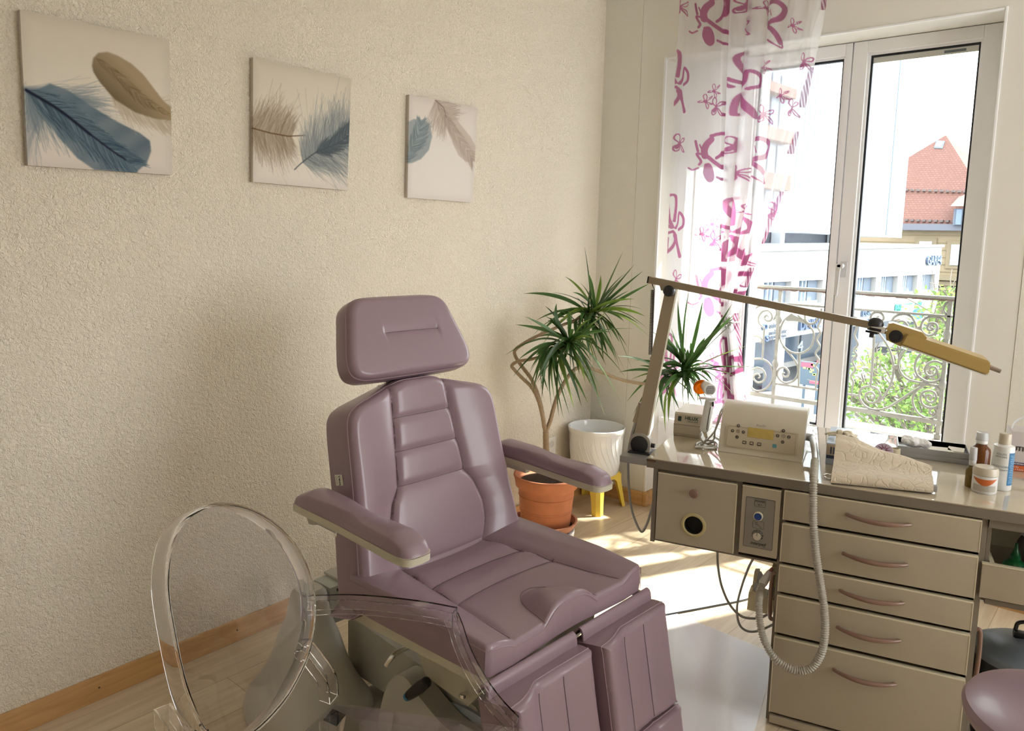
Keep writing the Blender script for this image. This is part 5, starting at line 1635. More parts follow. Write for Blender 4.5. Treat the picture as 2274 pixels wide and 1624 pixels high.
def kpp(x, y):
    n_ = kn; q = onp(x, y, n_, KO@n_); return float((q-KO)@DU), float((q-KO)@ky)


c0, c1 = kpp(1662, 949), kpp(1717, 978)
mb = MB(); mb.box(KP, c0[0], c1[0], min(c0[1], c1[1]), max(c0[1], c1[1]), .0004, .0012, .0003); mb.build('display', mat('amber_display', (.50, .36, .10, 1), .12, var=.15, vscale=60), kp)
M_KEY = mat('key_brown', (.075, .06, .045, 1), .4)
for (x, y, t_) in ((1640, 946, '+'), (1627, 957, '<'), (1651, 960, '>'), (1637, 971, '-'), (1740, 957, '+'), (1727, 968, 'I'), (1752, 971, 'J'), (1738, 982, '-')):
    a, b_ = kpp(x, y); mb = MB(); kf = KP.at(a, b_, 0); mb.lathe(kf, [(.0056, .0004), (.0056, .0014), (.0048, .0018), (0, .0018)], 20); text_mb(mb, kf.at(0, 0, .0022), t_, .008, 1, bold=True); mb.build('round_key', [M_KEY, M_EDGE], kp)
for (x, y, t_) in ((1639, 958, 'D'), (1740, 969, 'R')):
    a, b_ = kpp(x, y); mb = MB(); kf = KP.at(a, b_, 0); P = [kf.p(.006*math.cos(t), .006*math.sin(t), .0008) for t in np.linspace(0, 2*math.pi, 24)]; mb.tube(P, .0005, 5, cap=False); text_mb(mb, kf.at(0, 0, .0008), t_, .0065); mb.build('ring_key', M_KEY, kp)
for (x, y, t_) in ((1653, 983, 'M1'), (1669, 985, 'M2'), (1686, 987, 'M3')):
    a, b_ = kpp(x, y); mb = MB(); kf = KP.at(a, b_, 0); mb.prism(kf, rrect(.0135, .0115, .0025), .0004, .0016); text_mb(mb, kf.at(0, 0, .0020), t_, .007, 1, bold=True); mb.build('memory_key', [M_KEY, M_EDGE], kp)
a, b_ = kpp(1720, 991); mb = MB(); kf = KP.at(a, b_, 0); mb.prism(kf, rrect(.0130, .0125, .0025), .0004, .0016); P = [kf.p(.0032*math.cos(t), .0032*math.sin(t), .002) for t in np.linspace(2.0, 2*math.pi+1.1, 20)]; mb.tube(P, .0004, 4); mb.tube([kf.p(0, .001, .002), kf.p(0, .0042, .002)], .0004, 4)
mb.build('power_key', mat('teal_key', (.10, .30, .34, 1), .35), kp)
a, b_ = kpp(1690, 946); mb = MB(); text_mb(mb, KP.at(a, b_, .0006), 'KeoAir', .0105, shear=.25); mb.build('brand_lettering', mat('grey_print', (.22, .22, .22, 1), .5), kp)
# hose
HP = [DK.p(ku1+.003, 2.09, .895), DK.p(ku1+.018, 2.085, .897)]
HP += [D(1806, 985, 2.02), D(1810, 1012, 1.94), D(1809, 1034, 1.86), D(1807, 1060, 1.775), D(1806, 1100, 1.755), D(1806, 1160, 1.750), D(1812, 1230, 1.745), D(1821, 1290, 1.742), D(1830, 1350, 1.74), D(1832, 1400, 1.738), D(1826, 1445, 1.735), D(1808, 1478, 1.73), D(1782, 1490, 1.725), D(1752, 1484, 1.72), D(1720, 1462, 1.72), D(1698, 1425, 1.73), D(1688, 1385, 1.75), D(1685, 1345, 1.77), D(1688, 1315, 1.82), D(1693, 1297, 1.845)]
P = spline(HP, 60)
L = np.concatenate([[0], np.cumsum([np.linalg.norm(P[i+1]-P[i]) for i in range(len(P)-1)])])
sN = np.arange(0, L[-1], .00175); PP = np.array([[np.interp(s_, L, [p[k] for p in P]) for k in range(3)] for s_ in sN])
i0 = int(np.argmin(np.linalg.norm(PP-D(1808, 1022, 1.90), axis=1)))
rr = [(.0105 if i < i0 else .0108+.0019*math.sin(2*math.pi*sN[i]/.0075)) for i in range(len(sN))]
hose = empty('suction_hose', HP[0], 'grey ribbed suction hose looping down in front of the drawers', 'hose')
mb = MB(); mb.tube(PP[:i0+1], rr[:i0+1], 14); mb.build('smooth_sleeve', mat('silver_sleeve', (.42, .41, .38, 1), .25, .2), hose)
mb = MB(); mb.tube(PP[i0:], rr[i0:], 14); mb.build('ribbed_tube', mat('grey_ribbed_plastic', (.45, .42, .35, 1), .4), hose)
mb = MB(); mb.tube([DK.p(ku1+.0025, 2.09, .897), DK.p(ku1+.020, 2.087, .897)], .013, 16); mb.build('connector', mat('connector_grey', (.40, .38, .34, 1), .35), hose)
# handpiece in its cradle
vh = 1.85
hold = empty('handpiece_holder', D(1690, 1355, 1.86), 'cream wall-mounted cradle with grey forks on the left side of the drawer pedestal', 'holder')
mb = MB()
def poly_v(mb_, pxs, va, vb, mi=0, vref=None):
    vr = va if vref is None else vref
    mb_.prism(Fr((0, 0, 0), DU, (0, 0, 1), -DV), [Duz(x, y, vr) for x, y in pxs], -vb, -va, mi)
poly_v(mb, [(1660, 1350), (1664, 1312), (1672, 1308), (1720, 1330), (1716, 1362)], 1.870, 1.93, vref=1.885)
poly_v(mb, [(1668, 1312), (1674, 1273), (1684, 1273), (1686, 1300), (1680, 1315)], 1.90, 1.925, vref=1.885)
mb.box(DK, 2.226, 2.2455, 1.88, 1.94, .36, .50, .002)
mb.build('cradle', mat('yellowed_cream', (.62, .54, .34, 1), .4), hold)
for (pts_) in ([(1681, 1290), (1684, 1270), (1690, 1270), (1697, 1283), (1694, 1300)], [(1673, 1310), (1675, 1297), (1682, 1294), (1688, 1300), (1690, 1318)], [(1704, 1322), (1708, 1302), (1716, 1300), (1719, 1310), (1717, 1326)]):
    mb = MB(); poly_v(mb, pts_, 1.862, 1.869, vref=1.865); mb.build('fork', mat('fork_grey', (.36, .36, .36, 1), .4), hold)
hp = empty('handpiece', D(1695, 1295, vh), 'white rotary handpiece with a rosy tip resting in the cradle', 'handpiece')
a_, b_ = D(1693, 1297, vh), D(1713, 1266, vh)
mb = MB(); ax = b_-a_
mb.tube([a_, a_+ax*.08, a_+ax*.3, a_+ax*.75, a_+ax*.92], [.0125, .0145, .0135, .0105, .008], 16); mb.build('body', M_WHITEP, hp)
mb = MB(); mb.tube([a_+ax*.921, a_+ax*1.12], [.0065, .0050], 12); mb.build('tip', mat('rosy_tip', (.50, .22, .18, 1), .4), hp)

# cables under the box
mc = mat('grey_cable', (.38, .37, .35, 1), .5)
mb = MB(); mb.tube(spline([D(1593, 1226, 1.95), D(1594, 1255, 1.95), D(1602, 1300, 1.96), D(1620, 1342, 1.97), D(1645, 1368, 1.97), D(1672, 1374, 1.97), D(1694, 1370, 1.98), D(1712, 1360, 1.99)], 8), .0045, 8)
tag(mb.build('power_cable', mc), 'grey cable looping from the middle of the suction cabinet, the left of two', 'cable', 'grey cables under the suction cabinet')
mb = MB(); mb.tube(spline([D(1673, 1240, 2.12), D(1662, 1262, 2.12), D(1648, 1300, 2.12), D(1637, 1345, 2.12), D(1640, 1382, 2.12), D(1655, 1400, 2.12), D(1682, 1402, 2.13), D(1722, 1385, 2.15)], 8), .0045, 8)
tag(mb.build('power_cable', mc), 'grey cable hanging lower from beside the control panel, the right of two', 'cable', 'grey cables under the suction cabinet')
mb = MB(); P = [onZ(1440, 1372, .006), onZ(1500, 1361, .006), onZ(1580, 1346, .006), onZ(1655, 1331, .006), onZ(1720, 1310, .006)]
mb.tube(spline(P, 8), .0055, 8); tag(mb.build('floor_cable', M_BLACK), 'black cable running across the floor from the chair to the workbench', 'cable')
# clear protective floor mat
mb = MB(); mt = [(.98, 1.80), (1.79, 1.80), (1.675, 2.30), (1.555, 2.765), (.98, 2.795)]
mb.prism(WF, mt, .0004, .0028)
tag(mb.build('floor_mat', mat('frosted_mat', (.95, .95, 1.0, 1), .12, alpha=.42)), 'clear frosted protective mat on the floor between chair and workbench', 'floor mat')
# ================================================================ CANVAS PRINTS (feathers)
WN = np.array([1, .025, 0.]); WN /= np.linalg.norm(WN); WT = np.array([-WN[1], WN[0], 0.]); W0 = np.array([.02, 0, 0])@WN


def onwall(x, y, d=0.0): return onp(x, y, WN, W0+d)


class Paint:
    def __init__(s, n, corners):
        s.n = n; s.img = np.zeros((n, n, 3)); s.c = [np.array(c, float) for c in corners]   # TL, TR, BR, BL photo px
        o, ex, ey = s.c[0], s.c[1]-s.c[0], s.c[3]-s.c[0]
        s.H = s.homog()
    def homog(s):
        A = []; b = []
        for (x, y), (u, v) in zip(s.c, ((0, 0), (1, 0), (1, 1), (0, 1))):
            A.append([x, y, 1, 0, 0, 0, -u*x, -u*y]); b.append(u); A.append([0, 0, 0, x, y, 1, -v*x, -v*y]); b.append(v)
        return np.append(np.linalg.solve(np.array(A), np.array(b)), 1).reshape(3, 3)
    def st(s, x, y):
        q = s.H@np.array([x, y, 1.]); return q[0]/q[2]*s.n, q[1]/q[2]*s.n
    def splat(s, X, Y, col, a, r):
        R_ = int(math.ceil(r*2)); n = s.n
        for x, y in zip(X, Y):
            x0, x1, y0, y1 = int(x)-R_, int(x)+R_+1, int(y)-R_, int(y)+R_+1
            if x1 <= 0 or y1 <= 0 or x0 >= n or y0 >= n: continue
            x0, y0, x1, y1 = max(0, x0), max(0, y0), min(n, x1), min(n, y1)
            gx = np.arange(x0, x1)-x; gy = np.arange(y0, y1)-y
            k = a*np.exp(-(gy[:, None]**2+gx[None, :]**2)/(r*r))[:, :, None]
            s.img[y0:y1, x0:x1] = s.img[y0:y1, x0:x1]*(1-k)+np.array(col)*k
    def stroke(s, pts, col, a, r, step=.9):
        P = np.array(pts)
        L = np.concatenate([[0], np.cumsum(np.hypot(*(P[1:]-P[:-1]).T))])
        m = max(2, int(L[-1]/(r*step))); t = np.linspace(0, L[-1], m)
        s.splat(np.interp(t, L, P[:, 0]), np.interp(t, L, P[:, 1]), col, a, r)
    def poly(s, pts, colf, alpha, soft=3):
        P = np.array([s.st(*p) for p in pts]); n = s.n
        yy, xx = np.mgrid[0:n, 0:n]; ins = np.zeros((n, n), bool)
        j = len(P)-1
        for i in range(len(P)):
            xi, yi = P[i]; xj, yj = P[j]
            c = ((yi > yy) != (yj > yy)) & (xx < (xj-xi)*(yy-yi)/(yj-yi+1e-9)+xi); ins ^= c; j = i
        m = ins.astype(float)
        for _ in range(soft):
            m = (m+np.roll(m, 1, 0)+np.roll(m, -1, 0)+np.roll(m, 1, 1)+np.roll(m, -1, 1))/5
        k = (m*alpha)[:, :, None]
        s.img = s.img*(1-k)+colf(xx/n, yy/n)*k


def lin(r, g, b): return np.array(srgb(r, g, b)[:3])


def barbs(pt, shaft, wl, wr, n, ang, cols, a, r, fuzz, rgn, side=(1, -1), curve=.25):
    """feather barbs along a shaft (photo px), swept towards the tip"""
    S = np.array([pt.st(*p) for p in spline(shaft, 10)])
    for k in range(n):
        t = rgn.random(); i = t*(len(S)-2); i0 = int(i); f_ = i-i0
        p = S[i0]*(1-f_)+S[i0+1]*f_; d = S[i0+1]-S[i0]; d /= np.linalg.norm(d)+1e-9
        for sd in side:
            W_ = np.interp(t, np.linspace(0, 1, len(wl if sd > 0 else wr)), wl if sd > 0 else wr)*pt.n*(1+rgn.gauss(0, fuzz))
            nrm = np.array([-d[1], d[0]])*sd; an = math.radians(ang+rgn.gauss(0, 14*fuzz+3))
            v = d*math.cos(an)+nrm*math.sin(an)
            e = p+v*W_; m = p+v*W_*.5+nrm*W_*curve*.3
            cc = cols[rgn.randrange(len(cols))]*(1+rgn.gauss(0, .08))
            pt.stroke([p, m, e], cc, a*(.6+.4*rgn.random()), r)


M_CANV = bpy.data.materials.new('printed_canvas'); M_CANV.use_nodes = True
_N = M_CANV.node_tree.nodes; _b = _N['Principled BSDF']; _a = _N.new('ShaderNodeAttribute'); _a.attribute_name = 'print'
M_CANV.node_tree.links.new(_a.outputs['Color'], _b.inputs['Base Color']); _b.inputs['Roughness'].default_value = .85; _b.inputs['Specular IOR Level'].default_value = .15


def canvas(corners, painter, label, n=300):
    pt = Paint(n, corners); painter(pt)
    d = .021
    TL, TR, BR, BL = [onwall(x, y, d) for x, y in corners]
    g = np.linspace(0, 1, n)
    S_, T_ = np.meshgrid(g, g)
    P = (TL[None, None]*((1-S_)*(1-T_))[..., None]+TR[None, None]*(S_*(1-T_))[..., None]+BR[None, None]*(S_*T_)[..., None]+BL[None, None]*((1-S_)*T_)[..., None]).reshape(-1, 3)
    idx = np.arange(n*n).reshape(n, n)
    F = np.stack([idx[:-1, :-1], idx[1:, :-1], idx[1:, 1:], idx[:-1, 1:]], -1).reshape(-1, 4)
    # side walls back to the wall surface
    border = list(idx[0, :])+list(idx[1:, -1])+list(idx[-1, -2::-1])+list(idx[-2:0:-1, 0])
    back = [P[i]-WN*(d-.001) for i in border]
    nb = len(border); n0 = n*n
    fs = F.tolist()+[(border[i], border[(i+1) % nb], n0+(i+1) % nb, n0+i) for i in range(nb)]+[tuple(n0+i for i in range(nb))]
    V = np.vstack([P, np.array(back)])
    org = P.mean(axis=0); me = bpy.data.meshes.new('canvas_picture'); me.from_pydata((V-org).tolist(), [], fs); me.materials.append(M_CANV)
    o = bpy.data.objects.new('canvas_picture', me); COL.objects.link(o); o.location = org; ORG[o.name] = org
    cols = pt.img.reshape(-1, 3); cols = np.vstack([cols, np.tile(lin(190, 180, 168), (nb, 1))])
    set_colors(o, cols)
    tag(o, label, 'picture', 'feather pictures on the left wall')
    return o


def bg(pt, top, mid, bot):
    n = pt.n; t = np.linspace(0, 1, n)[:, None, None]; s_ = np.linspace(0, 1, n)[None, :, None]
    e = np.minimum(np.minimum(s_, 1-s_), np.minimum(t, 1-t))
    c = np.where(t < .5, top*(1-2*t)+mid*2*t, mid*(2-2*t)+bot*(2*t-1))*np.ones((n, n, 1))
    pt.img = c*(1-.10*np.exp(-(e/.05)**2))


def paint1(p):
    bg(p, lin(218, 207, 190), lin(228, 220, 205), lin(226, 216, 206)); R = random.Random(1)
    B1, B2, B3 = lin(72, 92, 108), lin(104, 124, 136), lin(140, 150, 155)
    # loose down at the left
    barbs(p, [(50, 190), (70, 225), (100, 260)], [.22, .26, .30], [.28, .34, .30], 300, 62, [B3, lin(165, 168, 168), lin(185, 182, 178)], .20, 1.1, .5, R)
    barbs(p, [(56, 195), (90, 225), (150, 265)], [.20, .20, .16], [.22, .34, .20], 260, 40, [B2, B3], .22, 1.1, .35, R)
    out = [(70, 205), (110, 185), (150, 200), (205, 238), (260, 270), (310, 295), (332, 312), (335, 335), (325, 362), (302, 381), (250, 380), (208, 376), (170, 350), (130, 305), (95, 258)]
    def cf(s_, t_):
        k = np.clip((s_-.1)/.8, 0, 1)[..., None]; w = (np.sin(s_*23+t_*31)*.5+.5)[..., None]
        return (B2*(1-k)+lin(70, 94, 112)*k)*(1-.25*w)+lin(150, 160, 165)*.25*w
    p.poly(out, cf, .92, 4)
    barbs(p, [(57, 200), (130, 245), (200, 300), (260, 345), (300, 370)], [.20, .24, .22, .14, .05], [.14, .17, .17, .16, .10], 420, 28, [lin(60, 84, 100), lin(90, 112, 126), lin(120, 138, 148), lin(50, 70, 88)], .30, 1.0, .12, R)
    p.stroke([p.st(*q) for q in spline([(57, 199), (130, 243), (200, 298), (245, 332), (278, 354)], 8)], lin(38, 40, 62), .9, 2.0)
    p.stroke([p.st(*q) for q in spline([(57, 200), (130, 244), (200, 299)], 8)], lin(34, 36, 56), .9, 2.8)
    G1, G2, G3 = lin(96, 78, 52), lin(130, 108, 78), lin(168, 148, 116)
    barbs(p, [(240, 200), (290, 240), (340, 262), (382, 275)], [.10, .12, .10, .08], [.16, .2, .2, .16], 260, 35, [lin(196, 182, 160), lin(180, 164, 142)], .22, 1.1, .4, R)
    out = [(203, 145), (206, 128), (218, 117), (238, 115), (262, 124), (292, 142), (318, 166), (340, 195), (362, 224), (384, 242), (385, 268), (345, 264), (300, 250), (255, 222), (222, 185), (206, 160)]
    def cg(s_, t_):
        # s,t in canvas: darker towards lower-left side of the vane
        k = np.clip(((t_-.28)*1.0-(s_-.5)*.9)*2.6+.45, 0, 1)[..., None]
        return G3*(1-k)+G1*k
    p.poly(out, cg, .96, 4)
    barbs(p, [(212, 128), (262, 170), (310, 214), (382, 258)], [.05, .10, .10, .03], [.04, .09, .08, .02], 260, 22, [G1, G2, G3, lin(112, 90, 62)], .10, 1.0, .1, R)


def paint2(p):
    bg(p, lin(214, 204, 186), lin(226, 218, 202), lin(228, 219, 208)); R = random.Random(2)
    C1, C2, C3 = lin(150, 132, 112), lin(176, 160, 140), lin(128, 108, 88)
    barbs(p, [(552, 285), (590, 295), (625, 302), (650, 305)], [.13, .16, .14, .08], [.14, .17, .15, .09], 1100, 70, [C1, C2, C3, lin(196, 184, 166)], .20, 1.0, .55, R)
    p.stroke([p.st(*q) for q in [(560, 286), (600, 297), (640, 304), (678, 302)]], lin(98, 66, 46), .85, 1.5)
    D1, D2, D3 = lin(120, 128, 130), lin(150, 156, 156), lin(92, 102, 108)
    barbs(p, [(672, 362), (700, 340), (740, 322), (785, 285)], [.14, .22, .25, .24], [.12, .24, .24, .14], 1200, 58, [D1, D2, D3, lin(180, 182, 178)], .20, 1.0, .50, R)
    barbs(p, [(700, 340), (740, 322), (785, 285)], [.10, .14, .16], [.12, .14, .14], 300, 30, [D3, lin(74, 84, 92)], .3, 1.0, .2, R)
    p.stroke([p.st(*q) for q in spline([(653, 377), (672, 360), (705, 337), (745, 322), (778, 300)], 6)], lin(80, 88, 96), .85, 1.6)


def paint3(p):
    bg(p, lin(222, 212, 202), lin(228, 222, 214), lin(228, 220, 212)); R = random.Random(3)
    D1, D2 = lin(118, 132, 138), lin(152, 162, 164)
    out = [(903, 275), (918, 266), (940, 267), (955, 280), (959, 305), (952, 335), (935, 355), (915, 364), (900, 366)]
    p.poly(out, lambda s_, t_: (D2*(1-np.clip(t_*.9, 0, 1))[..., None]+D1*np.clip(t_*.9, 0, 1)[..., None]), .85, 5)
    barbs(p, [(895, 365), (915, 330), (930, 295), (935, 270)], [.10, .20, .20, .06], [.06, .14, .14, .05], 220, 35, [D1, D2, lin(96, 112, 120)], .25, 1.1, .1, R)
    C1, C2, C3 = lin(160, 142, 130), lin(188, 174, 160), lin(124, 104, 96)
    barbs(p, [(965, 222), (980, 250), (995, 275)], [.20, .16, .12], [.20, .2, .12], 300, 60, [C2, C1, lin(200, 190, 178)], .26, 1.1, .4, R)
    out = [(985, 235), (1003, 250), (1022, 278), (1044, 305), (1057, 330), (1058, 352), (1050, 362), (1035, 362), (1018, 348), (1005, 322), (995, 290), (983, 258)]
    p.poly(out, lambda s_, t_: C2*np.ones(s_.shape+(3,)), .75, 5)
    barbs(p, [(968, 222), (990, 262), (1015, 305), (1042, 345), (1050, 360)], [.06, .13, .15, .16, .05], [.05, .10, .13, .14, .05], 400, 30, [C1, C2, lin(150, 132, 120)], .12, 1.1, .15, R)
    p.stroke([p.st(*q) for q in [(966, 222), (985, 240), (990, 262)]], C3, .6, 1.5)


canvas([(44, 21), (376, 88), (383, 389), (62, 367)], paint1, 'square canvas furthest left with a big blue and a brown feather')
canvas([(562, 127), (780, 175), (771, 423), (562, 404)], paint2, 'middle square canvas with a fluffy beige and a grey feather')
canvas([(909, 210), (1061, 240), (1049, 450), (905, 439)], paint3, 'square canvas nearest the window with small grey and pinkish beige feathers')
# wall socket behind the plant
q = onwall(1222, 999, .0)
sf_ = Fr(q, WT, (0, 0, 1), WN)
sk_ = empty('wall_socket', q, 'white double wall socket low on the left wall behind the plant stem', 'socket')
mb = MB(); mb.box(sf_, -.04, .04, -.075, .075, .0005, .010, .004); mb.build('plate', M_SMOOTH, sk_)
mb = MB()
for dz_ in (-.035, .035):
    mb.lathe(sf_.at(0, dz_, .0102), [(.020, 0), (.020, .001)], 20)
mb.build('socket_insert', mat('socket_grey', (.62, .6, .54, 1), .4), sk_)

# ================================================================ CURTAIN
YC = 3.765
NS, NT = 330, 860
zt_, zb_ = 2.99, .05
LP = [(1520, -60), (1512, 0), (1500, 180), (1490, 400), (1483, 560), (1478, 650), (1470, 800), (1462, 1000), (1455, 1120), (1452, 1160)]
RP = [(1846, -60), (1836, 0), (1826, 60), (1813, 120), (1795, 210), (1765, 330), (1738, 430), (1703, 520), (1672, 595), (1655, 640), (1642, 675), (1634, 700), (1636, 730), (1641, 770), (1648, 850), (1654, 900), (1660, 1000), (1666, 1100), (1668, 1160)]
def edge(PX):
    q = np.array([onY(x, y, YC) for x, y in PX]); o = np.argsort(q[:, 2]); return q[o, 2], q[o, 0]
lz_, lx_ = edge(LP); rz_, rx_ = edge(RP)
Z_ = np.linspace(zt_, zb_, NT)
S_ = np.linspace(0, 1, NS)
SS, ZZ = np.meshgrid(S_, Z_)
XLc = np.interp(ZZ, lz_, lx_); XRc = np.interp(ZZ, rz_, rx_)
ztie = onY(1630, 700, YC)[2]
XG = np.interp(ZZ, [ztie-1.0, ztie-.3, ztie, ztie+.4, ztie+1.2, 3.0], [onY(1612, 1100, YC)[0], onY(1612, 900, YC)[0], onY(1610, 700, YC)[0], onY(1607, 480, YC)[0], onY(1607, 200, YC)[0], onY(1608, 0, YC)[0]])
# s in [0,.36]: flat straight panel; [.36,1]: gathered part
k = .36
s1_ = np.clip(SS/k, 0, 1); s2_ = np.clip((SS-k)/(1-k), 0, 1)
X = np.where(SS < k, XLc+(XG-XLc)*s1_, XG+(XRc-XG)*s2_)
tight = np.exp(-((ZZ-ztie)/.28)**2)
wid = np.abs(XRc-XG)
amp = np.where(SS < k, .010+.012*np.exp(-((s1_-.05)/.08)**2), np.clip(.020+.03*(1-np.clip(wid/.4, 0, 1)), .015, .045))
ph1 = 2*math.pi*(s2_*5.2)+.3*np.sin(ZZ*1.3)
foldY = np.where(SS < k, amp*np.sin(2*math.pi*s1_*1.6+.5*np.sin(ZZ*.9)), amp*np.sin(ph1))
# overlapping folds near the start of the gathered part
foldX = np.where(SS >= k, .030*np.clip(wid/.35, .25, 1)*np.sin(ph1*1.0+1.2)*np.exp(-((s2_-.22)/.22)**2), 0)+np.where(SS < k, .016*np.sin(s1_*math.pi*2)*np.exp(-((s1_-.08)/.09)**2), 0)
Xf = X+foldX
Yf_ = YC+foldY-.015
# flat print coordinates, in photo px of the stretched cloth (scaled to metres on the plane)
PXM = 436.0
def cloth_px():
    q = np.stack([X, np.full_like(X, YC), ZZ], -1)-CAM
    u = q@CR; v = q@CD; w = q@CF
    return 1137+FPX*u/w, CYP+FPX*v/w
CX, CY = cloth_px()
A_BFLY = [([(0, 0), (-1, -12), (4, -24), (13, -33)], 6.5), ([(12, -40), (28, -43), (40, -43), (43, -30), (40, -12), (33, -1), (24, 4)], 3.6), ([(6, 2), (16, 10), (28, 18), (42, 27)], 4.2), ([(2, 18), (0, 34), (7, 48), (15, 45), (14, 30), (8, 18), (2, 18)], 3.8), ([(7, 26), (8, 44)], 5.0), ([(-1, -2), (-14, -4), (-7, 10), (-10, 17)], 2.6), ([(-16, -29), (-14, -18), (-12, -9)], 2.6), ([(-30, 24), (-22, 28), (-12, 24)], 2.0), ([(25, 42), (34, 46), (40, 50)], 2.6), ([(-9, -22), (-6, -14)], 1.6)]
H_BFLY = [([(4, -45), (22, -45), (34, -34), (33, -22), (24, -8), (10, -1), (0, 1)], 5.6), ([(0, 6), (12, 16), (20, 30), (25, 44)], 5.0), ([(3, 38), (14, 48), (28, 54), (27, 44)], 2.2), ([(9, -30), (12, -15)], 1.2), ([(-3, -10), (2, 4)], 3)]
B_BFLY = [([(-1, -5), (-10, -40), (-14, -68), (-4, -80), (5, -78), (6, -55), (2, -20)], 3.2), ([(-6, -60), (-4, -20)], 1.2), ([(5, -4), (12, -16), (16, -38), (24, -36), (31, -24), (29, -8), (16, 0)], 3.8), ([(-3, -5), (-17, -16), (-25, -24), (-28, -14), (-20, -4)], 3.6), ([(-1, 4), (-12, 12), (-18, 30), (-20, 58), (-8, 50), (3, 28), (2, 8)], 3.2), ([(-10, 20), (-12, 48)], 3.5), ([(4, 14), (10, 34), (20, 62)], 5.2)]
S_FLW = [([(0, 0), (-4, -12), (1, -17), (4, -9), (0, 0)], 1.3), ([(0, 0), (12, -7), (16, -13), (8, -8)], 1.3), ([(0, 0), (12, 4), (18, 7), (8, 6)], 1.3), ([(0, 0), (2, 12), (5, 17), (7, 9), (0, 0)], 1.3), ([(0, 0), (-10, 3), (-15, 2), (-8, -2)], 1.3), ([(-2, 0), (2, 1)], 3.4)]
P_FLW = [([(0, 0), (-10, -12), (-5, -24), (2, -18), (0, 0)], 1.8), ([(0, 0), (11, -10), (20, -12), (16, -3), (0, 0)], 1.8), ([(0, 2), (-11, 9), (-10, 20), (0, 16), (0, 2)], 2.0), ([(0, 0), (12, 10), (20, 24), (12, 20), (0, 0)], 1.8), ([(-2, 4), (-6, 12)], 4.0)]
cov = np.zeros(X.shape)
def put(motif, cx, cy, sc=1.0, col=1.0):
    global cov
    R_ = 90*sc
    m = (np.abs(CX-cx) < R_) & (np.abs(CY-cy) < R_)
    if not m.any(): return
    x = (CX[m]-cx)/sc; y = (CY[m]-cy)/sc; c = np.zeros(x.shape)
    for pts, w in motif:
        d = seg_dist(x, y, [tuple(p) for p in spline(pts, 4)] if len(pts) > 2 else pts)
        c = np.maximum(c, np.clip((w-d)/.9+.5, 0, 1))
    cov[m] = np.maximum(cov[m], c*col)
for cy0 in (44, 347, 645, 940):
    put(A_BFLY, 1567, cy0, 1.12); put(H_BFLY, 1713-cy0*.11, cy0+8)
for cy0 in (-100, 199, 520, 830):
    put(B_BFLY, 1666-cy0*.06, cy0); put(B_BFLY, 1508-cy0*.03, cy0-10, .95)
for (x, y) in ((1651, 15), (1660, 58), (1632, 325), (1648, 385), (1510, 16), (1505, 318), (1592, 238), (1588, 535), (1700, 255), (1660, 572), (1722, 470), (1760, 240), (1790, 140), (1500, 620), (1600, 830)): put(P_FLW, x, y, .85)
for (x, y) in ((1697, 20), (1587, 203), (1568, 226), (1583, 498), (1560, 520), (1738, 215), (1652, 470), (1582, 800), (1560, 820), (1700, 150), (1765, 60)): put(S_FLW, x, y, .95)
# dark printed bits that lie in the doubled right hem
hem = np.clip((SS-.966+.008*np.sin(ZZ*23))/.006, 0, 1)
zig = ((ZZ*3.1+.2*np.sin(ZZ*9)) % 1.0 < .5)*(.65+.35*np.sin(ZZ*160+SS*400))
cov = np.maximum(cov, hem*zig*.9)
alpha = .50+.36*cov
alpha = alpha+.22*hem*(1-cov)+.12*np.exp(-((SS-k)/.012)**2)+.25*tight*(SS > k)
alpha = np.clip(alpha, 0, .97)
hemc = np.array([.22, .05, .12]); white = np.array([.86, .85, .86]); pink = np.array([.40, .12, .25])
colc = white[None, None]*(1-cov[..., None])+pink[None, None]*cov[..., None]
hm_ = (hem*zig)[..., None]; colc = colc*(1-hm_)+hemc*hm_
V = np.stack([Xf, Yf_, ZZ], -1).reshape(-1, 3)
idx = np.arange(NS*NT).reshape(NT, NS)
F = np.stack([idx[:-1, :-1], idx[1:, :-1], idx[1:, 1:], idx[:-1, 1:]], -1).reshape(-1, 4)
curtain = empty('sheer_curtain', (1.0, YC, 0), 'sheer white curtain with pink butterfly flower print tied back at the window', 'curtain')
me = bpy.data.meshes.new('cloth'); me.from_pydata((V-ORG[curtain.name]).tolist(), [], F.tolist())
me.polygons.foreach_set('use_smooth', [True]*len(F))
oc = bpy.data.objects.new('cloth', me); COL.objects.link(oc); oc.parent = curtain; ORG['cloth'] = ORG[curtain.name]
set_colors(oc, np.concatenate([colc.reshape(-1, 3), alpha.reshape(-1, 1)], 1))
M_SHEER = bpy.data.materials.new('printed_voile'); M_SHEER.use_nodes = True
N_, L_ = M_SHEER.node_tree.nodes, M_SHEER.node_tree.links
N_.remove(N_['Principled BSDF'])
at = N_.new('ShaderNodeAttribute'); at.attribute_name = 'print'
tr = N_.new('ShaderNodeBsdfTransparent'); tl = N_.new('ShaderNodeBsdfTranslucent'); df = N_.new('ShaderNodeBsdfDiffuse')
m1 = N_.new('ShaderNodeMixShader'); m1.inputs[0].default_value = .45; m2 = N_.new('ShaderNodeMixShader')
L_.new(at.outputs['Color'], tl.inputs[0]); L_.new(at.outputs['Color'], df.inputs[0]); L_.new(tl.outputs[0], m1.inputs[1]); L_.new(df.outputs[0], m1.inputs[2])
L_.new(at.outputs['Alpha'], m2.inputs[0]); L_.new(tr.outputs[0], m2.inputs[1]); L_.new(m1.outputs[0], m2.inputs[2]); L_.new(m2.outputs[0], N_['Material Output'].inputs['Surface'])
me.materials.append(M_SHEER)
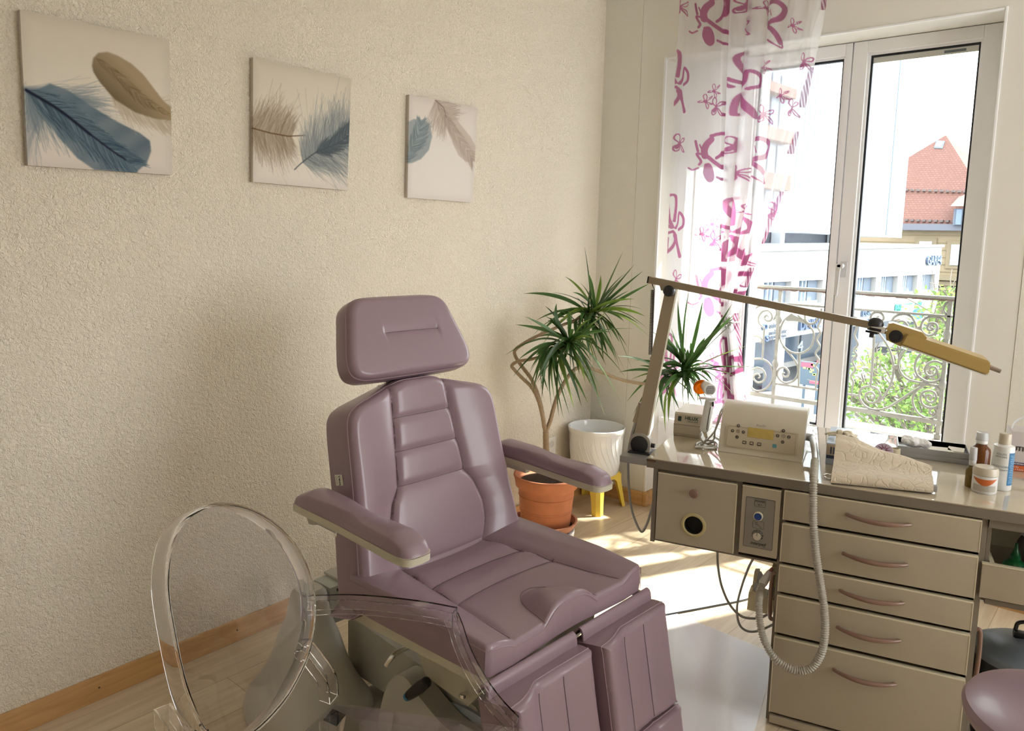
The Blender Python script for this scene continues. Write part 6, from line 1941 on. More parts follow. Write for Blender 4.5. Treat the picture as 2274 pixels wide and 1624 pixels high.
# silver tie-back clasp (flower shaped) + curtain rail above the frame
mb = MB(); tc_ = onY(1618, 716, YC-.055)
cf_ = Fr(tc_, (1, 0, 0), (0, 0, 1), (0, -1, 0))
for r_ in range(9):
    a = 2*math.pi*r_/9; mb.tube([cf_.p(.008*math.cos(a), .008*math.sin(a), .0), cf_.p(.020*math.cos(a), .020*math.sin(a), .006), cf_.p(.034*math.cos(a), .034*math.sin(a), .0)], [.002, .006, .001], 6)
mb.lathe(cf_, [(.010, 0), (.011, .006), (.006, .010), (0, .011)], 16)
P = [np.array([onY(1622, 716, YC)[0]+.05*math.cos(a), YC-.015+.05*math.sin(a), tc_[2]]) for a in np.linspace(0, 2*math.pi, 24)]
mb.tube(P, .004, 6, cap=False); mb.build('tieback_clasp', mat('silver_clasp', (.45, .44, .42, 1), .3, .7), curtain)
mb = MB(); mb.tube([(.1, YC-.02, 3.0), (2.3, YC-.02, 3.0)], .010, 10); mb.build('rail', M_WHITE, curtain)

# ================================================================ PLANTS AND POTS
M_TERRA = mat('terracotta', (.46, .165, .075, 1), .75, var=.22, vscale=18, bump=.15, bscale=120, bdist=.001)
M_TERRA2 = mat('terracotta_saucer', (.44, .19, .11, 1), .6, var=.12, vscale=14)
M_SOIL = mat('dark_soil', (.045, .03, .02, 1), .95, var=.6, vscale=120, bump=1.0, bscale=160, bdist=.01)
HN = np.array([CF[0], CF[1], 0]); HN /= np.linalg.norm(HN)
pc = onZ(1211, 1160, .085); pc = np.array([pc[0], pc[1], 0.])
def onPot(x, y, c): return onp(x, y, HN, np.array(c)@HN)
def rad_px(x0, x1, y, c): return np.linalg.norm(onPot(x1, y, c)-onPot(x0, y, c))/2
rt = rad_px(1128, 1276, 1060, pc); rbm = rad_px(1155, 1263, 1150, pc); rs_ = rad_px(1142, 1284, 1160, pc)
ztp = onPot(1203, 1052, pc)[2]
pf_ = Fr(pc, (1, 0, 0), (0, 1, 0), (0, 0, 1))
mb = MB(); mb.lathe(pf_.at(.02, -.005), [(0, .0003), (.125, .0003), (.135, .004), (.140, .055), (.136, .058), (.128, .052), (0, .050)], 48)
tag(mb.build('round_dish', mat('white_glazed', (.78, .78, .76, 1), .25)), 'round white upturned dish under the terracotta saucer', 'dish')
mb = MB(); zs_ = .0585
mb.lathe(pf_, [(0, zs_), (rs_*.80, zs_), (rs_*.88, zs_+.008), (rs_, zs_+.042), (rs_*1.0, zs_+.047), (rs_*.94, zs_+.047), (rs_*.84, zs_+.014), (0, zs_+.012)], 56)
mb.lathe(pf_, [(rs_*.86, zs_+.0125), (rs_*.86, zs_+.017), (0, zs_+.018)], 40, 1)
tag(mb.build('plant_saucer', [M_TERRA2, M_SOIL]), 'terracotta saucer with dry soil under the big plant pot', 'saucer')
plant = empty('dragon_tree', pc+np.array([0, 0, zs_+.019]), 'tall dragon tree with three spiky leaf crowns in a terracotta pot', 'potted plant')
mb = MB(); z0_ = zs_+.0195
hp_ = ztp-z0_
mb.lathe(pf_, [(0, z0_), (rbm, z0_), (rbm*1.02, z0_+.01), (rbm+(rt*.88-rbm)*.70, z0_+hp_*.70), (rbm+(rt*.88-rbm)*.78, z0_+hp_*.76), (rt*.93, z0_+hp_*.78), (rt*.97, z0_+hp_*.93), (rt, z0_+hp_*.97), (rt*.99, z0_+hp_), (rt*.93, z0_+hp_), (rt*.90, z0_+hp_*.9), (rt*.88, z0_+hp_*.86)], 64)
for zz in (.30, .34, .60): mb.lathe(pf_, [((rbm+(rt*.88-rbm)*zz)*1.0+.0015, z0_+hp_*zz-.002), ((rbm+(rt*.88-rbm)*zz)+.003, z0_+hp_*zz), ((rbm+(rt*.88-rbm)*zz)+.0015, z0_+hp_*zz+.002)], 64)
mb.build('pot', M_TERRA, plant, merge=False)
mb = MB(); mb.lathe(pf_, [(rt*.89, z0_+hp_*.85), (rt*.6, z0_+hp_*.88), (0, z0_+hp_*.90)], 40); mb.build('soil', M_SOIL, plant)
M_STEM = mat('plant_stem', (.36, .26, .16, 1), .8, var=.25, vscale=90, bump=.8, bscale=160, bdist=.003)
def pp(x, y, d):       # pixel at vertical plane parallel to the camera, d metres nearer(-)/farther(+) than the pot
    return onp(x, y, HN, pc@HN+d)
stems = [([(1214, 1040, 0), (1213, 1000, 0), (1212, 960, 0)], .017, .015),
         ([(1212, 965, 0), (1205, 925, -.01), (1196, 890, -.02), (1182, 862, -.03), (1158, 838, -.04), (1141, 820, -.05), (1137, 812, -.05), (1150, 803, -.06), (1180, 798, -.08), (1220, 786, -.10), (1262, 768, -.12)], .011, .007),
         ([(1209, 950, 0), (1202, 905, .02), (1192, 870, .03), (1180, 842, .04), (1160, 815, .05), (1145, 792, .06), (1144, 778, .06), (1160, 765, .07), (1190, 748, .08), (1240, 726, .10), (1290, 706, .12), (1318, 692, .12)], .011, .007),
         ([(1212, 960, 0), (1222, 935, .01), (1230, 905, .02), (1240, 875, .03), (1256, 845, .05), (1272, 825, .06), (1285, 817, .07), (1310, 818, .09), (1340, 828, .11), (1375, 842, .13), (1410, 850, .15), (1440, 852, .17), (1480, 845, .19), (1505, 832, .20), (1524, 820, .20)], .011, .008)]
for pts, ra, rb_ in stems:
    P = spline([pp(*q) for q in pts], 8)
    mb = MB(); m_ = len(P); Pd = []
    rr = [(ra+(rb_-ra)*i/m_)*(1+.05*math.sin(i*2.4)) for i in range(m_)]
    mb.tube(P, rr, 10); mb.build('stem', M_STEM, plant)
M_DRAC = bpy.data.materials.new('strap_leaf'); M_DRAC.use_nodes = True
N_, L_ = M_DRAC.node_tree.nodes, M_DRAC.node_tree.links; b_ = N_['Principled BSDF']
b_.inputs['Roughness'].default_value = .38
at = N_.new('ShaderNodeAttribute'); at.attribute_name = 'print'; L_.new(at.outputs['Color'], b_.inputs['Base Color'])
tl = N_.new('ShaderNodeBsdfTranslucent'); L_.new(at.outputs['Color'], tl.inputs[0]); mx = N_.new('ShaderNodeMixShader'); mx.inputs[0].default_value = .22
L_.new(b_.outputs[0], mx.inputs[1]); L_.new(tl.outputs[0], mx.inputs[2]); L_.new(mx.outputs[0], N_['Material Output'].inputs['Surface'])


def leaf(V, Fc, Cc, base, ctrl, tip, w, rg_):
    n = 12; P = []
    for i in range(n+1):
        t = i/n; P.append(base*(1-t)**2+ctrl*2*t*(1-t)+tip*t*t)
    side = None; c0 = len(V)
    up = np.array([rg_.gauss(0, .3), rg_.gauss(0, .3), 1.])
    tw = rg_.gauss(0, .35)
    gcol = np.array([.035, .085, .018])*(1+rg_.gauss(0, .25)) if rg_.random() > .12 else np.array([.12, .19, .03])
    for i in range(n+1):
        t = i/n; d = P[min(i+1, n)]-P[max(i-1, 0)]; d /= np.linalg.norm(d)+1e-9
        s_ = np.cross(d, up); 
        if np.linalg.norm(s_) < .15: s_ = np.cross(d, (-CF))
        s_ /= np.linalg.norm(s_)
        # turn blades so some face the viewer
        n_ = np.cross(s_, d); a = tw+.5*math.sin(t*2); s_ = s_*math.cos(a)+n_*math.sin(a); n_ = np.cross(s_, d)
        ww = w*(.45+.55*min(1, t/.25))*(1-max(0, (t-.5)/.5)**1.5)*1.0+.0004
        V += [P[i]-s_*ww, P[i]+n_*ww*-.35, P[i]+s_*ww]
        cc = gcol*(1+.25*t); 
        if t > .93: cc = np.array([.20, .17, .06])
        ec = cc*1.5
        Cc += [ec, cc, ec]
        if i:
            b0 = c0+(i-1)*3; b1 = c0+i*3
            Fc += [(b0, b0+1, b1+1, b1), (b0+1, b0+2, b1+2, b1+1)]


crowns = {
 'a': ((1265, 762), -.12, [(1236, 674), (1165, 703), (1144, 721), (1121, 790), (1366, 674), (1203, 886), (1251, 928), (1241, 925), (1276, 912), (1265, 923), (1335, 876), (1330, 884), (1379, 897), (1343, 923), (1183, 876), (1410, 731), (1140, 836), (1160, 858), (1225, 905), (1210, 895), (1292, 905), (1305, 895), (1232, 890), (1190, 850), (1175, 868), (1356, 860), (1218, 870), (1200, 865), (1285, 880), (1262, 890), (1250, 880), (1315, 860), (1300, 850), (1390, 840), (1330, 720), (1345, 700), (1190, 790), (1170, 760), (1178, 820), (1150, 800)]),
 'b': ((1322, 692), .12, [(1384, 558), (1402, 599), (1409, 587), (1428, 602), (1444, 629), (1410, 664), (1163, 652), (1298, 548), (1334, 611), (1439, 731), (1444, 749), (1392, 835), (1364, 791), (1369, 806), (1180, 749), (1322, 806), (1312, 799), (1200, 740), (1340, 800), (1330, 815), (1300, 790), (1290, 800), (1350, 790), (1280, 780), (1215, 700), (1190, 712), (1230, 690), (1240, 720), (1346, 812), (1310, 790), (1375, 760), (1330, 790), (1300, 820), (1376, 820), (1408, 835), (1280, 660), (1310, 640), (1340, 780), (1205, 765), (1398, 645)]),
 'c': ((1524, 820), .20, [(1505, 669), (1529, 649), (1561, 666), (1625, 676), (1652, 698), (1632, 698), (1489, 728), (1662, 767), (1699, 818), (1684, 824), (1646, 841), (1637, 886), (1602, 913), (1472, 800), (1447, 708), (1450, 932), (1478, 960), (1499, 918), (1548, 900), (1470, 822), (1462, 883), (1369, 791), (1374, 827), (1402, 843), (1392, 892), (1405, 923), (1510, 912), (1530, 908), (1540, 890), (1560, 905), (1520, 925), (1490, 905), (1440, 900), (1430, 870), (1455, 860), (1410, 800), (1420, 812), (1535, 880), (1552, 920), (1570, 890), (1527, 775), (1475, 925), (1485, 940), (1500, 890)]),
}
rg = random.Random(5)
for kname, ((cx, cy0), dd, tips) in crowns.items():
    V, Fc, Cc = [], [], []
    c3 = pp(cx, cy0, dd); sdir = {'a': pp(1222, 784, -.10), 'b': pp(1262, 718, .11), 'c': pp(1480, 846, .19)}[kname]-c3; sdir = sdir/np.linalg.norm(sdir)
    for (x, y) in tips:
        dy_ = rg.uniform(-.16, .12)
        if kname == 'a': dy_ = rg.uniform(-.18, .10)
        if kname == 'b' and x < 1300: dy_ = rg.uniform(-.1, .02)
        tip = pp(x, y, dd+dy_)
        # keep tips in the room, in front of curtain and left wall
        if tip[1] > 3.66: tip = onY(x, y, 3.66)
        if tip[0] < XL(tip[1])+.03: tip = onwall(x, y, .03)
        base = c3+np.array([rg.gauss(0, .010), rg.gauss(0, .010), rg.gauss(0, .01)])+(sdir*rg.uniform(0, .13) if y > cy0-30 else sdir*rg.uniform(0, .03))
        L = np.linalg.norm(tip-base)
        hang = (y-cy0)/FPX*4
        up_ = .04 if y < cy0-40 else (.10+.25*max(0, (y-cy0)/170.))*min(1, L/.35)
        mid = base*.5+tip*.5
        if y < cy0-60: ctrl = mid+np.array([rg.gauss(0, .015), rg.gauss(0, .015), .02])
        else:
            ctrl = base*.62+tip*.38+np.array([0, 0, up_*.75])
            if abs(x-cx) < 60 and y > cy0+60: ctrl = base*.55+tip*.45+np.array([(x-cx)/FPX*2.2, -.05, .10])
        leaf(V, Fc, Cc, base, ctrl, tip, rg.uniform(.0088, .0128), rg)
    for k_ in range(34):      # small inner leaves and filler
        a = rg.uniform(0, 2*math.pi); el = rg.uniform(-1.1, .9); Lr = rg.uniform(.14, .30)
        d_ = np.array([math.cos(a)*math.cos(el), math.sin(a)*math.cos(el)*.7, math.sin(el)])
        tip = c3+d_*Lr; tip[1] = min(tip[1], 3.66); tip[0] = max(tip[0], XL(tip[1])+.03)
        leaf(V, Fc, Cc, c3, c3+d_*Lr*.5+np.array([0, 0, .05]), tip, rg.uniform(.007, .011), rg)
    V = np.array(V); me = bpy.data.meshes.new('leaf_crown'); me.from_pydata((V-ORG[plant.name]).tolist(), [], Fc)
    me.polygons.foreach_set('use_smooth', [True]*len(Fc)); me.materials.append(M_DRAC)
    oc = bpy.data.objects.new('leaf_crown', me); COL.objects.link(oc); oc.parent = plant; ORG[oc.name] = ORG[plant.name]
    set_colors(oc, np.array(Cc))

# yellow stool
M_YEL = mat('yellow_plastic', (.80, .56, .085, 1), .35, sss=.1)
sx0, sy0, hs_ = .100, 3.635, .150
yst = empty('step_stool', (sx0, sy0, 0), 'small yellow plastic stool with four legs in the corner', 'stool')
zst = .205
mb = MB()
def sec(h, z, r): return [(sx0+x, sy0+y, z) for x, y in rrect(2*h, 2*h, r, 5)]
rows = [sec(.118, zst-.012, .04), sec(.124, zst-.004, .04), sec(.120, zst, .04), sec(.05, zst+.0005, .02)]
mb.grid([[np.array(p) for p in r] for r in rows], 0, True, True); mb.add(rows[-1], [tuple(range(len(rows[-1])))]); mb.add(rows[0], [tuple(range(len(rows[0])))[::-1]])
mb.build('top', M_YEL, yst)
for cx_, cyy in ((-1, -1), (1, -1), (-1, 1), (1, 1)):
    mb = MB(); rows = []
    for t, z in ((0, zst-.010), (.25, zst*.78), (.6, zst*.4), (1, 0.0005)):
        o_ = .118+.030*t; w = .060-.014*t+(.045 if t == 0 else 0)+(.006 if t == .25 else 0); d = .0035
        cxr, cyr = sx0+cx_*o_, sy0+cyy*o_
        # L-shaped (angle) leg section with chamfered corner
        prof_ = [(0, -w), (0, -.018), (-.018, 0), (-w, 0), (-w, -d), (-.020, -d-.002), (-d-.002, -.020), (-d, -w)]
        rows.append([np.array([cxr+cx_*a_, cyr+cyy*b__, z]) for a_, b__ in prof_])
    mb.grid(rows, 0, False, True); mb.add(rows[-1], [tuple(range(8))]); mb.add(rows[0], [tuple(range(8))[::-1]]); mb.build('leg', M_YEL, yst)
# skirt with arches between legs
for ax_ in range(4):
    a = ax_*math.pi/2; fr_ = Fr((sx0, sy0, 0), (math.cos(a), math.sin(a), 0), (0, 0, 1), (math.sin(a), -math.cos(a), 0))
    pr = [(-.115, zst-.008), (.115, zst-.008), (.118, zst-.06), (.085, zst-.045), (.06, zst-.032), (0, zst-.028), (-.06, zst-.032), (-.085, zst-.045), (-.118, zst-.06)]
    mb = MB(); mb.prism(fr_, pr, .117, .121); mb.build('skirt', M_YEL, yst)
# white planter
wc = (sx0+.012, sy0+.0, 0); wfr = Fr(wc, (1, 0, 0), (0, 1, 0), (0, 0, 1))
wr_ = rad_px(1258, 1391, 950, wc); wb_ = rad_px(1272, 1378, 1050, wc); zwt = onPot(1325, 946, wc)[2]
wr_ = min(wr_, .165)
mb = MB(); z0_ = zst+.001; H_ = zwt-z0_
profw = [(0, z0_), (wb_*.90, z0_), (wb_*.97, z0_+.01), (wb_*1.04, z0_+H_*.3), (wr_*.93, z0_+H_*.75), (wr_*.95, z0_+H_*.86), (wr_*.985, z0_+H_*.90), (wr_*1.0, z0_+H_*.95), (wr_*1.0, z0_+H_*.99), (wr_*.975, z0_+H_), (wr_*.945, z0_+H_*.985), (wr_*.90, z0_+H_*.85), (wb_*.93, z0_+.02), (0, z0_+.016)]
mb.lathe(wfr, profw, 72)
wp = empty('white_planter', (wc[0], wc[1], z0_), 'empty glossy white planter with leaf relief standing on the yellow stool', 'planter')
M_GLAZE = mat('white_glaze', (.80, .80, .78, 1), .12, coat=.5)
mb.build('pot', M_GLAZE, wp)
for k_ in range(30):
    a0 = -2.5+k_*.21; mb = MB() if k_ == 0 else mb
    P = []
    for i in range(12):
        t = i/11; a = a0+.55*t*t; z = z0_+.02+H_*.78*(1-t)**.9
        r = np.interp(z, [p[1] for p in profw[1:6]], [p[0] for p in profw[1:6]])+.0003
        P.append((wc[0]+r*math.cos(a), wc[1]+r*math.sin(a), z))
    mb.tube(P, [.0005+.0018*math.sin(math.pi*min(1, i/11+.02)) for i in range(12)], 5)
mb.build('leaf_relief', M_GLAZE, wp)

# ================================================================ THINGS ON THE WORKTOP, RIGHT HALF
# glove box
gb = empty('glove_box', DK.p(2.42, 2.14, TZ), 'pale blue and white cardboard box behind the towel with gloves on top', 'box')
gu0, gu1, gv0, gv1, gz1 = 2.357, 2.487, 2.02, 2.275, .903
mb = MB(); mb.box(DK, gu0, gu1, gv0, gv1, TZ+.0005, gz1, .0015); mb.build('carton', mat('carton_ice_blue', (.46, .54, .66, 1), .35), gb)
mb = MB(); mb.box(DK, gu0+.001, gu1-.001, gv0-.0008, gv0-.0001, TZ+.032, gz1-.004, 0, 0); mb.box(DK, gu0+.001, gu1-.001, gv0-.0010, gv0-.0001, TZ+.021, TZ+.0318, 0, 1)
for k_ in range(5): mb.box(DK, gu0+.012+k_*.009, gu0+.017+k_*.009, gv0-.0012, gv0-.0009, TZ+.037, TZ+.060, 0, 1)
mb.box(DK, gu0+.02, gu1-.01, gv0+.02, gv1-.015, gz1+.0001, gz1+.0006, 0, 2); mb.build('carton_print', [mat('carton_tan', (.50, .40, .28, 1), .5), mat('carton_navy', (.05, .07, .13, 1), .5), mat('carton_pale', (.66, .72, .80, 1), .3)], gb)
gl_ = MB(); R = random.Random(4); gc = DK.p(2.412, 2.08, gz1+.003)
for k_ in range(9):
    a = R.uniform(0, 6.28); P = [gc+np.array([R.gauss(0, .012), R.gauss(0, .012), .004])]
    d_ = np.array([math.cos(a), math.sin(a), 0]); P += [P[0]+d_*.02+np.array([0, 0, .016*R.random()+.006]), P[0]+d_*.045+np.array([0, 0, .012*R.random()+.004]), P[0]+d_*.055+np.array([0, 0, .003])]
    gl_.tube(spline(P, 5), [.009]*6+[.010]*5+[.007]*5, 8, flat=.5)
tag(gl_.build('latex_gloves', mat('latex', (.60, .53, .38, 1), .5), loc=gc), 'crumpled pair of pale latex gloves on top of the blue box', 'gloves')
# towel
def towel():
    nu, rows = 60, []
    R = random.Random(8)
    for i in range(nu+1):
        s_ = i/nu; u = 2.386+.276*s_; zr = .951-.072*s_**1.15+.004*math.sin(s_*9)
        e = .010*math.sin(s_*5)
        up_end = .012*(s_ > .9)
        pr = [(1.800, .8315), (1.786+e*.4, .838), (1.784+e*.3, .850), (1.793, .8625), (1.815, .868), (1.845, .869+.003*math.sin(s_*7)), (1.870, .872+.004*math.sin(s_*4+1)), (1.892, .879), (1.905, .892+(zr-.90)*.30), (1.917, .903+(zr-.90)*.62), (1.928, zr-.008), (1.937, zr), (1.948, zr+.001), (1.958, zr-.010), (1.966, zr-.035), (1.970, .850), (1.966, .8315)]
        sh_ = .050*s_
        P = spline([DK.p(u-(.028*s_ if k_ > 8 else 0), v+sh_*(1 if k_ < 99 else 0), z) for k_, (v, z) in enumerate(pr)], 4)
        rows.append(P)
    mb = MB(); mb.grid(rows, 0, True, False)
    n = len(rows[0]); mb.add(rows[0], [tuple(range(n))]); mb.add(rows[-1], [tuple(range(n))[::-1]])
    return mb
m = bpy.data.materials.new('terry_towel'); m.use_nodes = True
N_, L_ = m.node_tree.nodes, m.node_tree.links; b_ = N_['Principled BSDF']; b_.inputs['Base Color'].default_value = (.66, .56, .42, 1); b_.inputs['Roughness'].default_value = 1; b_.inputs['Sheen Weight'].default_value = .4; b_.inputs['Specular IOR Level'].default_value = .1
tc = N_.new('ShaderNodeTexCoord'); v1_ = N_.new('ShaderNodeTexVoronoi'); v1_.feature = 'DISTANCE_TO_EDGE'; v1_.inputs['Scale'].default_value = 27; v1_.inputs['Randomness'].default_value = 1
n2_ = N_.new('ShaderNodeTexNoise'); n2_.inputs['Scale'].default_value = 900; n2_.inputs['Detail'].default_value = 2
n3_ = N_.new('ShaderNodeTexNoise'); n3_.inputs['Scale'].default_value = 14; mxv = N_.new('ShaderNodeMix'); mxv.data_type = 'VECTOR'; mxv.inputs[0].default_value = .16
L_.new(tc.outputs['Object'], n3_.inputs['Vector']); L_.new(tc.outputs['Object'], mxv.inputs[4]); L_.new(n3_.outputs['Color'], mxv.inputs[5]); L_.new(mxv.outputs[1], v1_.inputs['Vector'])
L_.new(tc.outputs['Object'], n2_.inputs['Vector'])
sm = N_.new('ShaderNodeMapRange'); sm.inputs[1].default_value = .02; sm.inputs[2].default_value = .12; L_.new(v1_.outputs['Distance'], sm.inputs[0])
bp1 = N_.new('ShaderNodeBump'); bp1.inputs['Distance'].default_value = .0022; bp1.inputs['Strength'].default_value = .55; L_.new(sm.outputs[0], bp1.inputs['Height'])
bp2 = N_.new('ShaderNodeBump'); bp2.inputs['Distance'].default_value = .0015; bp2.inputs['Strength'].default_value = .6; L_.new(n2_.outputs['Fac'], bp2.inputs['Height']); L_.new(bp1.outputs[0], bp2.inputs['Normal']); L_.new(bp2.outputs[0], b_.inputs['Normal'])
tw = empty('terry_towel', DK.p(2.52, 1.87, TZ), 'folded cream terry towel draped over the front of the worktop', 'towel')
tb = towel().build('cloth', m, tw)
mb = MB(); q = D(2052, 1070, 1.84); mb.box(DK.at(2.655, 1.845, TZ+.006), 0, .018, 0, .02, 0, .020, .005); mb.build('care_tag', mat('grey_tag', (.30, .28, .26, 1), .8), tw)
# scissors ring left of towel
rc = Dz(1833, 1063); mb = MB(); P = [DK.p(rc[0]+.011+.016*math.cos(t), rc[1]+.011*math.sin(t), TZ+.008+.004*math.sin(t)) for t in np.linspace(0, 2*math.pi, 28)]
mb.tube(P, .0032, 8, cap=False); mb.tube([DK.p(rc[0]+.026, rc[1], TZ+.007), DK.p(rc[0]+.05, rc[1]+.004, TZ+.005)], .003, 8)
tag(mb.build('scissors', M_CHROME), 'shiny dark scissors with one ring peeking out left of the towel', 'scissors')
# round tin with star lid
tcn = DK.p(2.545, 2.19, TZ+.020); tfr = Fr(tcn, DU, DV, (0, 0, 1)).rot('x', .9)
tn = empty('round_tin', DK.p(2.545, 2.19, TZ+.0005), 'small round tin with a mauve star-patterned lid behind the towel', 'tin')
tfr = Fr(DK.p(2.532, 2.19, TZ+.026), DU, DV, (0, 0, 1)).rot('x', .75)
mb = MB(); mb.lathe(tfr, [(0, -.010), (.028, -.010), (.030, .006), (.028, .009), (0, .010)], 32); mb.build('body', mat('tin_mauve', (.46, .36, .42, 1), .3), tn)
mb = MB()
for k_ in range(10):
    a = 2*math.pi*k_/10; mb.tube([tfr.p(.006*math.cos(a), .006*math.sin(a), .0105), tfr.p(.022*math.cos(a), .022*math.sin(a), .0105)], [.0018, .0006], 5)
mb.build('star_print', mat('tin_plum', (.22, .03, .09, 1), .4), tn)
mb = MB(); rfr = DK.at(2.566, 2.235, TZ+.0005); mb.lathe(rfr, [(.0, 0), (.018, 0), (.019, .002), (.019, .030), (.016, .031), (.016, .004), (0, .004)], 28)
tag(mb.build('tape_roll', mat('tape_cream', (.62, .55, .38, 1), .5)), 'cream roll of tape standing beside the round tin', 'tape')
# grey tray
tu0, tu1, tv0, tv1 = 2.576, 2.795, 2.255, 2.40
tr_ = empty('instrument_tray', DK.p(2.69, 2.32, TZ), 'flat grey open tray with papers under the window', 'tray')
M_TRAY = mat('tray_grey', (.36, .36, .36, 1), .35, .3)
mb = MB(); z1_ = .868
mb.box(DK, tu0, tu1, tv0, tv1, TZ+.0005, TZ+.017, .0015)
mb.box(DK, tu0, tu1, tv0, tv0+.003, TZ+.0185, z1_, .001); mb.box(DK, tu0, tu1, tv1-.003, tv1, TZ+.0185, z1_, .001); mb.box(DK, tu0, tu0+.003, tv0+.003, tv1-.003, TZ+.0185, z1_, .001); mb.box(DK, tu1-.003, tu1, tv0+.003, tv1-.003, TZ+.0185, z1_, .001)
mb.box(DK, tu0+.001, tu1-.001, tv0+.001, tv1-.001, TZ+.0165, TZ+.0188)
mb.build('tray', M_TRAY, tr_)
mb = MB(); mb.box(DK.at(2.71, 2.31, .855).rot('z', .2), -.045, .035, -.04, .03, 0, .006, .001); tag(mb.build('paper_packet', mat('paper_cream', (.70, .66, .56, 1), .7)), 'flat cream paper packet in the tray beside the cotton wool', 'packet', None)
mb = MB(); mb.box(DK.at(2.765, 2.34, .852).rot('z', -.15), -.03, .02, -.035, .03, 0, .009, .001); tag(mb.build('paper_packet', mat('paper_cream', (.70, .66, .56, 1), .7)), 'flat cream paper packet at the right end of the tray nearest the bottles', 'packet', None)
# cotton wool
R = random.Random(9)
bm = bmesh.new()
cc3 = DK.p(2.640, 2.305, .870)
for k_ in range(11):
    mtx = Matrix.Translation(Vector(DK.p(2.605+R.random()*.06, 2.285+R.random()*.03, .872+R.random()*.014)))@Matrix.Diagonal((1.3, 1, .8, 1))
    bmesh.ops.create_icosphere(bm, subdivisions=4, radius=R.uniform(.013, .021), matrix=mtx)
from mathutils import noise as mnoise
for v in bm.verts:
    n_ = mnoise.noise_vector(v.co*60)*.006+mnoise.noise_vector(v.co*220)*.0018; v.co += n_
me = bpy.data.meshes.new('cotton_wool'); bm.to_mesh(me); bm.free()
oc = bpy.data.objects.new('cotton_wool', me); COL.objects.link(oc)
for p_ in me.polygons: p_.use_smooth = True
M_COT = mat('cotton', (.95, .94, .93, 1), 1.0, spec=.05, sheen=.3, bump=1, bscale=300, bdist=.003); me.materials.append(M_COT)
rm = oc.modifiers.new('r', 'REMESH'); rm.mode = 'VOXEL'; rm.voxel_size = .0025
oc.location = (0, 0, 0)
for v in me.vertices: v.co -= Vector(cc3)
oc.location = cc3
tag(oc, 'fluffy white wad of cotton wool on the left of the grey tray', 'cotton wool')

M_AMB = mat('amber_glass', (.16, .045, .008, 1), .08, trans=.35, ior=1.45)
M_OIL = mat('olive_glass', (.20, .13, .02, 1), .08, trans=.5, ior=1.4)
M_CLR = mat('clear_cap', (.80, .80, .80, 1), .1, trans=.5, ior=1.3)


def spray_bottle(u, v, r, hb_, ht, mbody, label, group=None):
    f_ = DK.at(u, v, TZ+.0005)
    b_ = empty('spray_bottle', f_.o, label, 'bottle', group)
    mb = MB(); mb.lathe(f_, [(0, 0), (r*.95, 0), (r, .003), (r, hb_*.72), (r*.92, hb_*.82), (r*.6, hb_*.93), (r*.48, hb_)], 32); mb.build('body', mbody, b_)
    mb = MB(); mb.lathe(f_, [(r*.55, hb_+.0005), (r*.60, hb_+.002), (r*.60, hb_+(ht-hb_)*.35), (r*.45, hb_+(ht-hb_)*.45), (r*.42, hb_+(ht-hb_)*.8), (0, hb_+(ht-hb_)*.82)], 24); mb.build('pump', M_WHITEP, b_)
    mb = MB(); mb.lathe(f_, [(r*.66, hb_+(ht-hb_)*.30), (r*.60, ht-hb_*.0-.001), (r*.55, ht), (0, ht)], 24); mb.build('clear_cap', M_CLR, b_)
    return b_


spray_bottle(2.772, 1.992, .0165, .066, .122, M_OIL, 'small olive-brown spray bottle with white pump beside the cream jar')
spray_bottle(2.818, 2.215, .029, .088, .126, M_AMB, 'larger dark amber spray bottle behind the small spray bottle')
# white bottle with blue label
wb = empty('lotion_bottle', DK.p(2.852, 2.012, TZ), 'white bottle with cream cap and blue label panel behind the jar', 'bottle')
f_ = DK.at(2.852, 2.012, TZ+.0005)
mb = MB(); mb.lathe(f_, [(0, 0), (.0265, 0), (.0285, .003), (.0285, .130), (.027, .135), (.018, .138), (.0165, .140)], 40); mb.build('body', M_WHITEP, wb)
mb = MB(); mb.lathe(f_, [(.0165, .1385), (.0170, .140), (.0165, .170), (.0150, .172), (0, .172)], 32); mb.build('cap', M_BEIGEP, wb)
mb = MB()
def cyl_patch(mb_, f, r, a0, a1, z0, z1, mi=0, n=14):
    vs = []; fs = []
    for i in range(n+1):
        a = a0+(a1-a0)*i/n
        for z in (z0, z1): vs.append(f.p(r*math.cos(a), r*math.sin(a), z))
    for i in range(n): fs.append((2*i, 2*i+2, 2*i+3, 2*i+1))
    mb_.add(vs, fs, mi, True)
cyl_patch(mb, f_, .0288, -1.15, -.25, .018, .118); mb.build('blue_label', mat('label_blue', (.02, .15, .32, 1), .4), wb)
def cyl_text(mb_, f, r, a, z, txt, size, mi=0, align='CENTER', sx=1.0):
    t = MB(); text_mb(t, WF, txt, size, align=align, sx=sx)
    mb_.add([f.p(r*math.cos(a+q[0]/r), r*math.sin(a+q[0]/r), z+q[1]) for q in t.v], t.f, mi)
mb = MB()
for z, t, s_ in ((.112, 'SOLUTE', .008), (.104, 'MEDICINAL', .0065), (.074, 'PODOSOIN', .0085), (.064, 'ADOUCISSANT', .006)): cyl_text(mb, f_, .0289, -1.9, z, t, s_)
for k_ in range(16): cyl_patch(mb, f_, .0290, -1.0+.05*(k_ % 3), -.35, .026+k_*.0055, .0275+k_*.0055, 1, 8)
mb.build('label_print', [mat('print_blue_grey', (.06, .12, .18, 1), .5), mat('print_pale_blue', (.30, .45, .58, 1), .5)], wb)
